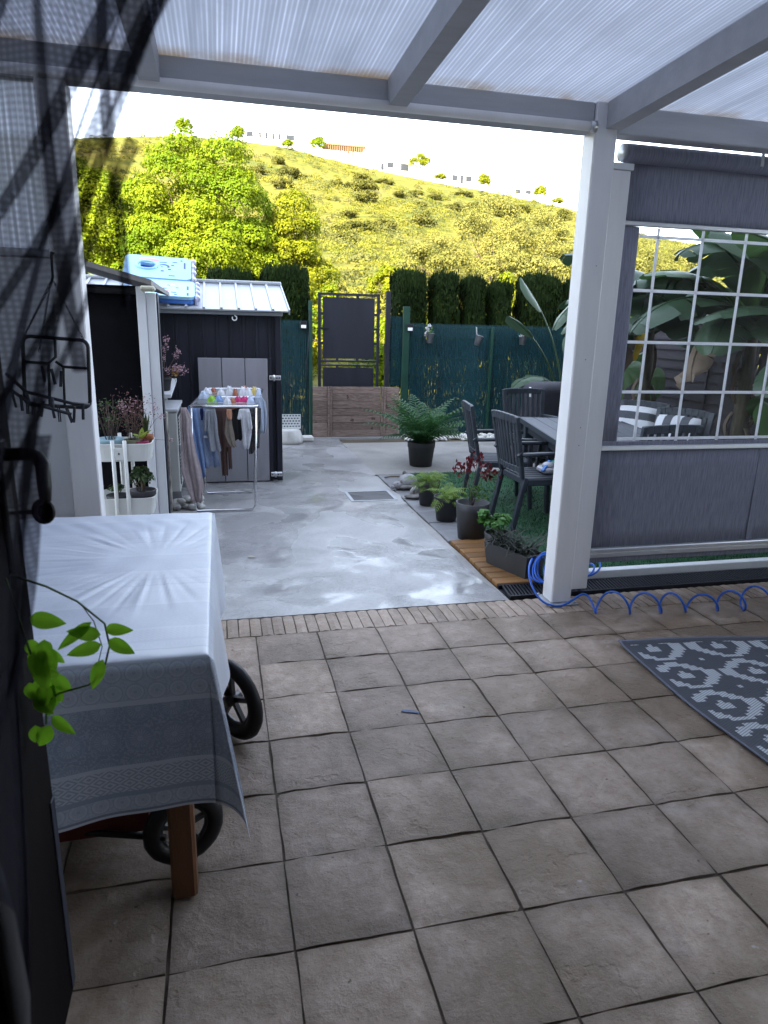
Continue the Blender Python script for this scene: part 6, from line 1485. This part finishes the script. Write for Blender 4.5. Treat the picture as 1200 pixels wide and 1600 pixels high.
# ---------------------------------------------------------------- banana and other big leaved plants
M_ban = leaf_mat('banana_leaf', (.020, .045, .022), (.042, .078, .040), .18, 1.2, .12, .42); M_ban2 = leaf_mat('banana_leaf_bright', (.026, .068, .016), (.050, .105, .024), .28, 1.5, .12, .4)
M_dead = leaf_mat('dead_leaf', (.14, .10, .075), (.26, .20, .15), .2, 3, .3, .8); M_yel = leaf_mat('yellow_leaf', (.42, .26, .01), (.50, .34, .02), .3, 5, .2, .6)
def big_leaf(name, m, parent, o, base, az, el, L, W_, droop, seed, tear=.35, fold=.5, n=16, stalk=.18):
    g_ = random.Random(seed); pts = []; d = None
    for i in range(n+1):
        s = i/n; e = el-droop*s**1.3
        dv = Vector((math.cos(az)*math.cos(e), math.sin(az)*math.cos(e), math.sin(e)))
        pts.append(Vector(base) if i == 0 else pts[-1]+dv*(L/n))
    side = Vector((-math.sin(az), math.cos(az), 0)); q = MB(o)
    k0 = int(n*stalk)
    for sg in (-1, 1):
        dang = fold*g_.uniform(.7, 1.2); i = k0
        while i < n:
            st = min(n-i, g_.choice((1, 2, 3, 4)) if g_.random() < tear*2 else 4)
            dang2 = dang + (g_.uniform(-.15, 1.0) if g_.random() < tear else g_.uniform(-.1, .1))
            rows = []
            for j in range(st+1):
                s = (i+j)/n; w_ = W_*.5*(math.sin(math.pi*min(1, max(0, (s-stalk)/(1-stalk))*.93+.05)))**.55
                if 0 < j < st or st == 0: shrink = 1
                else: shrink = .94
                p = pts[min(i+j, n)]; t_ = (pts[min(i+j+1, n)]-pts[max(i+j-1, 0)]).normalized(); up = side.cross(t_)*-1
                if up.z < 0: up = -up
                row = []
                for c_ in range(5):
                    f = c_/4; an = dang2*(f*1.1-.15); dd = side*sg*math.cos(an)-up*math.sin(an)
                    prev = row[-1] if row else p
                    row.append(prev + (dd*w_*shrink/4 + t_*w_*.05 + up*.004*math.sin((i+j)*2.1+f*6) if c_ else Vector((0, 0, 0))))
                rows.append(row)
            vs = [v for r_ in rows for v in r_]
            q.add(vs, [(a*5+b, a*5+b+1, (a+1)*5+b+1, (a+1)*5+b) for a in range(st) for b in range(4)], True)
            i += st
    q.tube(pts, [.020*(1-.85*i/n)+.002 for i in range(n+1)], 6)
    return q.build(name, m, parent)
def banana(label, x, y, h, leaves, seed, r0=.075):
    o = (x, y, 0); root = thing('banana_plant', label, 'plant', o, group='banana plants along the dark fence')
    q = MB(o); q.tube([(x, y, -.02), (x+.01, y, h*.35), (x-.01, y, h*.7), (x, y, h)], [r0*1.15, r0, r0*.8, r0*.5], 12); q.build('trunk', mat('banana_trunk', (.10, .085, .05), .85, .5, 5, (4, 4, .8), bump=.5, bscale=18, col2=(.035, .025, .018)), root)
    g_ = random.Random(seed)
    for k in range(12):
        z = h*g_.uniform(.15, .85); a = g_.uniform(0, 6.28); b = Vector((x+r0*.9*math.cos(a), y+r0*.9*math.sin(a), z)); L = g_.uniform(.18, .4)
        s = Vector((-math.sin(a), math.cos(a), 0)); w_ = g_.uniform(.04, .09)
        q = MB(o); q.sheet(lambda u, v: b + s*(u-.5)*w_*(1-.6*v) + Vector((math.cos(a), math.sin(a), 0))*(.05*math.sin(v*3)+.02*math.sin(u*6)) - Vector((0, 0, L*v)), 3, 6, thick=.002); q.build('dead_sheath', M_dead, root)
    for k, (az, el, L, W_, dr_, m_, tear) in enumerate(leaves): big_leaf('leaf', m_, root, o, (x, y, h-.04-.05*(k % 4)), R(az), R(el), L, W_, R(dr_), seed*20+k, tear)
    return root
B1, B2, DD = M_ban, M_ban2, M_dead
banana('tall banana plant with a shaggy trunk behind the striped cushions', 4.72, 5.45, 1.75, [(200, 62, 1.5, .52, 90, B1, .7), (150, 55, 1.6, .50, 105, B1, .8), (110, 50, 1.4, .46, 110, B1, .6), (235, 65, 1.4, .52, 75, B2, .2), (260, 55, 1.5, .55, 85, B2, .2), (300, 60, 1.5, .5, 95, B1, .7), (60, 60, 1.3, .45, 90, B1, .7), (175, 78, 1.5, .5, 60, B2, .25), (190, 15, 1.05, .42, 115, DD, .9), (165, 5, .95, .36, 110, DD, .9), (215, 35, 1.3, .62, 95, B1, .8), (185, 45, 1.5, .66, 95, B1, .7), (140, 35, 1.3, .6, 90, B1, .7), (240, 30, 1.2, .6, 80, B1, .8), (100, 40, 1.3, .6, 80, B1, .6), (170, 60, 1.3, .66, 75, B2, .2)], 3)
banana('banana plant with torn grey green leaves nearest the white post', 4.55, 6.75, 1.75, [(215, 60, 1.4, .50, 100, B1, .9), (180, 50, 1.4, .48, 115, B1, .9), (250, 60, 1.5, .55, 95, B1, .8), (120, 60, 1.4, .45, 100, B1, .7), (290, 65, 1.4, .5, 85, B1, .7), (20, 60, 1.2, .45, 90, B1, .7), (200, 8, .9, .4, 110, DD, .9), (205, 35, 1.2, .62, 100, B1, .9), (230, 40, 1.3, .62, 90, B1, .8), (190, 60, 1.5, .6, 70, B1, .7), (260, 35, 1.2, .6, 95, B1, .8), (310, 40, 1.2, .6, 80, B1, .7), (160, 35, 1.1, .58, 95, B1, .8)], 7)
banana('young banana plant with broad bright leaves at the right of the blind window', 4.95, 4.45, 1.3, [(200, 70, 1.5, .58, 70, B2, .15), (160, 60, 1.6, .58, 90, B1, .6), (120, 65, 1.5, .55, 85, B1, .2), (240, 60, 1.4, .5, 90, B2, .3), (185, 40, 1.2, .5, 100, B1, .7), (140, 82, 1.5, .5, 40, B2, .1), (175, 70, 1.8, .66, 60, B2, .2), (150, 75, 1.9, .66, 65, B1, .2), (195, 80, 1.7, .62, 50, B2, .2), (100, 75, 1.7, .6, 60, B1, .6)], 11, .06)
q = big_leaf('hanging_leaf', M_yel, None, (4.3, 6.35, 1.9), (4.28, 6.35, 1.88), R(200), R(-55), .62, .13, R(30), 77, .5); q.location = (4.3, 6.35, 1.9); tag(q, 'withered yellow leaf strip hanging among the banana leaves', 'leaf')
def heart_leaf_plant(label, o, leaves, m, group=None):
    root = thing('elephant_ear', label, 'plant', o, group=group)
    for k, (bx, by, bz, az, tilt, L, W_) in enumerate(leaves):
        c = Vector((bx, by, bz)); d = Vector((math.cos(R(az))*math.cos(R(tilt)), math.sin(R(az))*math.cos(R(tilt)), math.sin(R(tilt)))); s = Vector((-math.sin(R(az)), math.cos(R(az)), 0)); up = s.cross(d)*-1
        q = MB()
        def fn(u, v):
            a = u*2*math.pi; k_ = (1-.35*math.cos(a)**3*0) ; r_ = v*(.55+.45*abs(math.cos(a/2))**.7)*(1-.45*math.exp(-((a-math.pi)/.35)**2)); return c + d*(L*.62*r_*math.cos(a)) + s*(W_*.62*r_*math.sin(a)) - up*(.10*L*v*v*(1+.3*math.sin(a*6)))
        q.sheet(fn, 30, 6); lf = q.build('leaf', m, root)
        q = MB(); q.tube([(0, 0, 0), tuple(Vector((bx*.4, by*.4, bz*.65))), tuple(c - up*.003)], [.012, .010, .006], 6); q.build('stalk', M_stem, root)
    return root
heart_leaf_plant('elephant ear plant with a heart shaped leaf by the left edge of the blind window', (4.65, 7.35, 0), [(-.05, -.1, 1.18, 215, -50, .42, .36), (.12, -.35, 1.08, 230, -62, .46, .30), (.2, .2, 1.3, 100, -40, .4, .34), (-.25, .1, .55, 190, -40, .35, .28)], M_ban2)
heart_leaf_plant('low plant with one big bright leaf at the lower right of the blind window', (4.55, 4.75, 0), [(-.12, -.10, .95, 250, -45, .50, .38), (.1, -.2, .8, 300, -50, .4, .3), (.0, .2, 1.05, 60, -35, .4, .3), (-.2, .12, .62, 170, -45, .36, .26)], M_ban2)
bp_ = thing('bird_of_paradise', 'large plant with split paddle leaves showing left of the white post', 'plant', (4.35, 8.45, 0))
for k, (az, el, L, W_, dr_, sk, z0_) in enumerate([(190, 58, .95, .36, 105, .26, .72), (185, 89, 1.98, .46, 60, .79, .1), (165, 90, 2.30, .40, 40, .80, .1), (60, 80, 1.9, .34, 50, .62, .1), (330, 75, 1.7, .34, 60, .60, .1), (250, 80, 1.6, .32, 50, .62, .1), (100, 70, 1.5, .34, 70, .5, .1)]):
    big_leaf('leaf', M_ban, bp_, (4.35, 8.45, 0), (4.46+.03*k, 8.45, z0_), R(az), R(el), L, W_, R(dr_), 300+k, .25, .35, 18, sk)

# ---------------------------------------------------------------- trees and bushes beyond the fence
M_tree = leaf_mat('broadleaf', (.070, .130, .006), (.175, .210, .009), .32, .9, .25, .7, .08)
M_tree2 = leaf_mat('broadleaf_gold', (.090, .125, .006), (.195, .195, .012), .32, 1.2, .25, .7, .08)
M_olive = leaf_mat('olive_leaf', (.105, .110, .026), (.185, .175, .045), .25, .5, .3, .7, .08)
M_bushd = leaf_mat('dark_shrub_leaf', (.060, .068, .014), (.115, .110, .026), .25, .4, .3, .7, .08)
def tree(name, label, cat, base, blobs, n, L, Wd, m, seed, group=None, sub=12, subr=.42, trunk=.10, inner=.25, clumps=None):
    root = thing(name, label, cat, base, group=group); bs = [((b[0], b[1], b[2]), (b[3], b[4], b[5])) for b in blobs]
    P, N = blob_points(bs, n, seed, sub, subr, inner) if not clumps else clump_points(clumps[0], clumps[1], clumps[2], n, seed)
    V, F = leaf_quads(P, N, L, Wd, seed)
    link('crown', np_mesh('crown', V, F), m, root)
    q = MB(); zt_ = min(b[0][2]-b[1][2]*.4 for b in bs); zt_ = max(zt_, .5)
    q.tube([(0, 0, -.4), (.05, 0, zt_*.5), (0, .03, zt_)], [trunk, trunk*.8, trunk*.6], 9)
    for (c, r) in bs:
        c = Vector(c); p = Vector((0, .03, zt_*.8)); mid = p.lerp(c, .55)+Vector((.05, .05, .1)); q.tube([p, mid, c], [trunk*.5, trunk*.32, trunk*.12], 6)
        for k in range(4):
            a = k*1.7+seed; e = c + Vector((r[0]*.75*math.cos(a), r[1]*.75*math.sin(a), r[2]*.4*math.sin(a*2))); q.tube([mid, mid.lerp(e, .6)+Vector((0, 0, .05)), e], [trunk*.22, trunk*.15, trunk*.05], 5)
    q.build('trunk', M_bark, root)
    return root
TG = 'bushy trees beyond the garden fence'
tree('bushy_tree', 'large round bushy tree with yellow green clumps behind the shed', 'tree', (-.15, 16.2, -.1), [(-.35, 0, 4.25, 1.10, .9, 1.2), (-.95, 0, 3.2, .8, .8, 1.0), (.30, 0, 4.65, .80, .8, .85), (.75, .1, 3.4, .75, .8, .95), (.0, -.5, 2.6, .85, .6, .9), (-.9, .2, 4.3, .6, .6, .6), (1.0, .2, 2.6, .55, .6, .7), (.5, -.5, 1.9, .7, .6, .7), (-.6, -.4, 1.8, .8, .6, .7)], 90000, .056, .038, M_tree, 21, TG, clumps=([((-.1, 0, 3.0), (1.45, 1.0, 2.35)), ((.75, .1, 2.2), (.8, .8, 1.7)), ((-.95, 0, 2.3), (.75, .8, 1.6))], 84, .44))
tree('bushy_tree', 'bushy tree behind the fly screen at the left of the trees', 'tree', (-2.45, 17.2, -.1), [(0, 0, 4.3, 1.0, .9, 1.1), (-.8, .1, 3.7, .9, .9, 1.1), (.6, -.2, 3.3, .8, .7, 1.0), (-.1, -.4, 2.5, .9, .7, .9), (-1.3, 0, 2.6, .9, .8, 1.0), (.7, -.2, 2.0, .8, .7, .8), (-1.9, .1, 4.2, .9, .8, .9)], 70000, .060, .041, M_tree, 22, TG, clumps=([((-.3, 0, 2.95), (1.6, 1.0, 1.95)), ((-1.4, 0, 2.6), (1.2, .9, 1.9)), ((.6, 0, 2.4), (.9, .8, 1.8))], 80, .48))
tree('bushy_tree', 'loose golden green tree between the big tree and the gate', 'tree', (1.55, 16.6, -.1), [(0, 0, 3.4, .55, .6, .8), (.35, 0, 2.7, .6, .6, .8), (-.2, -.3, 2.3, .7, .6, .7), (.25, .1, 4.1, .36, .4, .7), (.62, 0, 3.4, .4, .5, .7), (.55, 0, 1.9, .6, .6, .7), (.0, -.3, 1.5, .7, .6, .7)], 56000, .052, .034, M_tree2, 23, TG, clumps=([((.15, 0, 2.4), (.72, .7, 2.0)), ((.55, 0, 1.9), (.6, .6, 1.5)), ((-.3, -.2, 1.8), (.6, .6, 1.3))], 60, .35))
tree('round_bush', 'yellow green bush in front of the big tree just above the playpen', 'bush', (.45, 14.2, -.1), [(0, 0, 1.8, .75, .5, .8), (.5, 0, 1.6, .5, .5, .75), (-.6, 0, 1.5, .6, .5, .7)], 9000, .07, .042, M_tree2, 24, 'bushes right behind the hedge', 14, .38, .05)
tree('round_bush', 'small dark leafy bush showing above the gate', 'bush', (2.0, 13.2, -.1), [(0, 0, 2.15, .22, .25, .32), (.05, 0, 1.5, .32, .3, .5), (-.35, 0, 1.5, .4, .3, .6)], 3800, .055, .034, M_tree, 25, 'bushes right behind the hedge', 10, .42, .03)
for k, (x, y, z, w_) in enumerate(((3.3, 13.4, 1.75, .8), (4.5, 13.8, 2.0, .9), (5.7, 13.4, 1.95, .9), (6.9, 13.8, 2.2, 1.0), (8.3, 14.0, 2.1, 1.0))):
    tree('round_bush', ['gold green leafy bush behind the widest clipped cypress', 'leafy bush behind the gap between the second and third clipped cypress', 'leafy bush behind the narrow clipped cypresses', 'leafy bush rising left of the white post', 'leafy bush behind the white post'][k], 'bush', (x, y, -.1), [(0, 0, z-.55, w_*.8, .6, .62), (-w_*.5, 0, z-.75, w_*.5, .5, .6), (w_*.5, 0, z-.7, w_*.5, .5, .6), (0, -.1, .6, w_, .5, .6)], 9500, .07, .042, M_tree2 if k % 2 else M_tree, 30+k, 'bushes right behind the hedge', 14, .38, .04)
OG = 'pale olive shrubs at the foot of the hill'
ol = [(12.5, 40, 3.1, 4.4), (16.6, 42, 5.6, 5.4), (20.5, 43, 4.7, 5.4), (24.5, 43, 3.9, 4.8), (9.0, 36, 1.9, 2.8), (14.3, 33, 3.1, 3.8), (18.4, 34, 3.4, 3.8), (28.5, 45, 4.0, 5.2), (12.4, 29, 2.2, 2.8), (22, 36, 3.0, 3.6), (5.0, 33, 1.5, 2.4), (33, 46, 4.0, 5)]
olab = ['left', 'tallest', 'broad', 'right hand', 'small low', 'near', 'near middle', 'far right', 'low front', 'near right', 'small far left', 'outermost right']
for k, (x, y, h_, w_) in enumerate(ol):
    z = float(hill_z(x, y)); r_ = w_/2
    tree('olive_shrub', f'{olab[k]} pale olive grey shrub at the foot of the hill', 'shrub', (x, y, z), [(0, 0, h_*.6, r_*.75, r_*.7, h_*.42), (-r_*.55, 0, h_*.42, r_*.5, r_*.5, h_*.40), (r_*.55, .2, h_*.45, r_*.5, r_*.5, h_*.40), (0, -r_*.5, h_*.3, r_*.7, r_*.4, h_*.32)], 12000, .14, .06, M_olive if k not in (4, 8) else M_tree2, 50+k, OG, 16, .36, .10, .45)
# hillside scrub: too many to count
def scrub(name, n, seed, ymin, ymax, rmin, rmax, per, L, m, lab):
    g_ = np.random.default_rng(seed); y = ymin*(ymax/ymin)**g_.random(n); x = y*g_.uniform(-.22, .80, n)+g_.normal(0, 2, n)
    keep = np.sin(x*.12+1)*np.sin(y*.09)+g_.normal(0, .6, n) > -.35; x, y = x[keep], y[keep]; n = len(x)
    r = g_.uniform(rmin, rmax, n)*(.6+.4*np.clip(y/90, .3, 1.3)); z = hill_z(x, y); m_ = n*per
    q = unit(g_.normal(size=(m_, 3))); q[:, 2] = np.abs(q[:, 2]); k = np.repeat(np.arange(n), per)
    P = np.stack([x[k], y[k], z[k]], 1) + q*r[k][:, None]*np.array([1.15, 1.0, .75])*g_.uniform(.75, 1.05, (m_, 1))
    V, F = leaf_quads(P, q+.5*g_.normal(size=(m_, 3)), L*(.6+.4*np.clip(y/90, .3, 1.5))[k], .5*L*(.6+.4*np.clip(y/90, .3, 1.5))[k], seed)
    tag(link(name, np_mesh(name, V, F), m), lab, 'scrub', kind='stuff')
M_sc1 = leaf_mat('scrub_yellow', (.085, .102, .016), (.175, .160, .028), .25, .035, .3, .8, .05); M_sc2 = leaf_mat('scrub_olive', (.060, .070, .020), (.110, .108, .038), .2, .05, .3, .8, .05)
scrub('hillside_scrub', 4600, 1, 24, 203, .4, 1.15, 70, .27, M_sc1, 'yellow green scrub covering the sunlit hillside')
scrub('olive_scrub', 1500, 2, 30, 200, .5, 1.5, 90, .28, M_sc2, 'grey olive scrub scattered over the sunlit hillside')
scrub('tall_grass', 6500, 3, 18, 120, .2, .5, 22, .18, M_sc1, 'dry yellow grass tussocks on the lower hillside')
# darker domed shrubs one can tell apart on the slope
base_sh = []
for k in range(3):
    P, N = blob_points([((0, 0, .8), (1.6, 1.4, 1.0)), ((.8, 0, .6), (1.0, .9, .8)), ((-.9, .1, .6), (.9, .9, .7))], 2600, 90+k, 12, .45); V, F = leaf_quads(P, N, .24, .14, 90+k); me = np_mesh('crown', V, F); me.materials.append(M_bushd); base_sh.append(me)
pts_px = [(28, 150, 1.5), (24.5, 148, 1.2), (31, 152, 1.7), (20, 110, 1.1), (25, 122, 1.5), (38, 150, 1.3), (44, 160, 1.2), (12, 130, 1.3), (9, 150, 1.3), (36, 128, 1.2), (50, 165, 1.3), (58, 160, 1.4), (66, 165, 1.6), (74, 170, 1.5), (45, 135, 1.5), (56, 138, 1.6), (17, 88, 1.2), (14, 78, 1.1), (22, 95, 1.4), (35, 175, 1.2), (41, 178, 1.2), (70, 150, 2.0), (82, 165, 1.8), (16, 155, 1.6), (62, 178, 1.3), (88, 175, 1.4), (30, 104, 1.3), (34, 165, 1.1), (15, 172, 1.1), (6, 176, 1.3)]
LMK = [(0, 'the pale leftmost ridge tree'), (16, 'the long white house'), (35, 'the unfinished building'), (52, 'the largest ridge tree'), (68, 'the two storey white house'), (90, 'the last white house')]
_bins = {}
for k, (x, y, s) in enumerate(pts_px):
    a_ = x/y*200; lm = min(LMK, key=lambda q_: abs(q_[0]-a_))[1]; hgt = 'high up' if y > 160 else ('halfway up' if y > 125 else 'low down')
    _bins.setdefault((hgt, lm), []).append((a_, k))
shl = {}
for (hgt, lm), it in _bins.items():
    it.sort(); pos = {1: ['lone'], 2: ['left of two', 'right of two'], 3: ['left of three', 'middle of three', 'right of three']}.get(len(it), [f'{w_} of {len(it)} from left' for w_ in ('first', 'second', 'third', 'fourth', 'fifth', 'sixth')])
    for p_, (a_, k) in zip(pos, it): shl[k] = f'shrub {hgt} the slope below {lm[4:]}, {p_}'
for k, (x, y, s) in enumerate(pts_px):
    o = thing('hill_shrub', shl[k], 'shrub', (x, y, float(hill_z(x, y))-.2), rng.uniform(0, 6), 'dark shrubs dotted over the hillside'); o.scale = (s*rng.uniform(.9, 1.5), s*rng.uniform(.9, 1.3), s*rng.uniform(.55, .85))
    link('crown', base_sh[k % 3], None, o)
    q = MB(); q.tube([(0, 0, -.3), (0, 0, .8)], [.12, .06], 6); q.build('trunk', M_bark, o)
# trees on the ridge
def ridge_tree(x, y, zb, h_, w_, lab, seed, m):
    r_ = w_/2; tree('ridge_tree', lab, 'tree', (x, y, zb), [(0, 0, h_*.60, r_*.80, r_*.8, h_*.36), (-r_*.45, 0, h_*.45, r_*.5, r_*.5, h_*.34), (r_*.45, 0, h_*.47, r_*.5, r_*.5, h_*.34), (0, -r_*.4, h_*.38, r_*.65, r_*.4, h_*.30)], 4200, .30, .20, m, seed, 'trees standing on the ridge', 14, .42, .16, .1)
for k, (x, zb, h_, w_, lab) in enumerate(((6.9, 47.6, 3.6, 4.4, 'round tree left of the long white house on the ridge'), (27.4, 46.4, 4.2, 4.4, 'dark round tree left of the unfinished building'), (55.6, 43.2, 5.6, 7.6, 'largest round tree on the ridge between the white houses'), (74.2, 40.9, 4.0, 5.0, 'round tree right of the two storey white house'), (91.7, 39.0, 4.0, 4.8, 'round golden tree at the far right of the ridge'), (-6.5, 47.9, 4.2, 5.4, 'pale tree on the ridge left of the white house'), (97.2, 38.0, 2.2, 4.0, 'low golden bush at the far right of the ridge'), (61.4, 42.0, 2.0, 4.2, 'low golden bush right of the largest ridge tree'), (19.6, 46.9, 2.2, 3.4, 'small bush below the long white house'))):
    ridge_tree(x, 197, zb-.4, h_, w_, lab, 120+k, M_tree2 if k in (2, 3, 4, 6, 7) else M_tree)
# houses on the ridge
M_wh = mat('white_facade', (.72, .71, .70), .8, .05, .5); M_gls = mat('far_window', (.030, .035, .045), .7, spec=.05); M_scaf = mat('raw_timber', (.16, .085, .04), .9, .3, 2); M_conw = mat('pale_concrete', (.60, .55, .48), .9, .15, .5)
def ridge_house(lab, x0, x1, zb, h_, wins, extra=(), y=199.5, d=7):
    o = ((x0+x1)/2, y, zb); root = thing('ridge_house', lab, 'house', o, group='white houses on the ridge')
    MB(o).box(x0, x1, y, y+d, zb-3, zb+h_).build('wall', M_wh, root)
    MB(o).box(x0-.15, x1+.15, y-.15, y+d+.15, zb+h_, zb+h_+.25).build('roof', M_conw, root)
    for (a, b, c, e) in extra: MB(o).box(a, b, y+.6, y+d-.5, c, e).build('wall', M_wh, root)
    for (a, b, c, e) in wins:
        f = MB(o).box(a, b, y-.06, y-.005, c, e).build('window', M_conw, root); MB(o).box(a+.05, b-.05, y-.10, y-.065, c+.05, e-.05).build('pane', M_gls, f)
ridge_house('long white house with a row of small windows on the ridge', 8.0, 24.0, 47.6, 3.6, [(9.2, 10.9, 49.2, 50.5), (12.3, 13.0, 49.0, 50.5), (14.0, 14.7, 49.0, 50.5), (15.7, 16.4, 49.0, 50.5), (17.3, 18.0, 49.0, 50.5), (19.4, 21.6, 49.1, 50.4)])
ridge_house('white house with dark doorway left of the largest ridge tree', 44.5, 54.0, 43.2, 3.2, [(45.0, 46.0, 43.7, 45.5), (46.8, 48.6, 44.4, 45.9), (50.6, 53.0, 43.9, 45.8)], [(50.0, 54.0, 46.7, 48.8)])
ridge_house('two storey white house on the ridge with columns and dark windows', 63.5, 73.0, 41.2, 3.6, [(65.6, 67.2, 42.4, 44.0), (68.0, 69.0, 41.8, 44.0), (69.6, 71.4, 42.4, 44.0)], [(64.6, 66.6, 45.1, 46.8), (69.2, 71.2, 45.1, 46.2)])
ridge_house('small white house at the right end of the ridge', 84.0, 91.0, 39.2, 2.9, [(84.8, 86.6, 40.4, 41.5), (88.0, 89.8, 40.4, 41.5)], [])
ub_ = thing('unfinished_building', 'unfinished building on the ridge with rows of timber props under its slab', 'building', (35, 199, 45.6))
MB((35, 199, 45.6)).box(25.6, 42.5, 198.6, 206, 42, 46.3).build('base_wall', M_wh, ub_); MB((35, 199, 45.6)).box(29.6, 40.8, 199.2, 205, 48.9, 49.3).build('slab', M_scaf, ub_)
for k in range(19): q = MB((35, 199, 45.6)); q.box(29.9+k*.59, 30.12+k*.59, 199.4, 199.62, 46.302, 48.899); q.build('prop', M_scaf, ub_)
for k in range(10): q = MB((35, 199, 45.6)); q.box(29.9+k*1.15, 30.12+k*1.15, 203.4, 203.62, 46.302, 48.899); q.build('prop', M_scaf, ub_)
cr = thing('tower_crane', 'thin red and white tower crane above the unfinished building', 'crane', (40.1, 202, 45))
M_cr = mat('crane_red', (.30, .05, .04), .7, spec=.1); M_crw = mat('crane_pale_red', (.34, .14, .12), .7, spec=.1)
q = MB((40.1, 202, 45))
for dx, dy in ((-.4, -.4), (.4, -.4), (.4, .4), (-.4, .4)): q.box(40.1+dx-.05, 40.1+dx+.05, 202+dy-.05, 202+dy+.05, 44, 56.2)
for k in range(12): q.bar((39.7, 201.6, 44.2+k), (40.5, 201.6, 45.2+k), .06, .06); q.bar((40.5, 202.4, 44.2+k), (39.7, 202.4, 45.2+k), .06, .06)
q.build('mast', M_crw, cr)
q = MB((40.1, 202, 45)); q.box(37.6, 52.0, 201.9, 202.1, 56.25, 56.4); q.box(40.0, 51.0, 201.9, 202.1, 57.0, 57.1)
for k in range(12): q.bar((40.2+k*.95, 202, 56.4), (40.7+k*.95, 202, 57.05), .06, .06); q.bar((40.7+k*.95, 202, 57.05), (41.15+k*.95, 202, 56.4), .06, .06)
q.build('jib', M_cr, cr); MB((40.1, 202, 45)).box(37.2, 38.4, 201.6, 202.4, 55.3, 56.2).build('counterweight', M_conw, cr)

fl_ = leaf((.145, 4.60, .004), (.205, 4.575, .006), .028, (0, 0, 1), .05, 'fallen_leaf', None, mat('pale_dry_leaf', (.40, .36, .30), .9, .2, 40), o=(.17, 4.59, 0)); fl_.location = (.17, 4.59, 0)
tag(fl_, 'small pale dry leaf lying on the wet concrete right of the tablecloth', 'leaf')
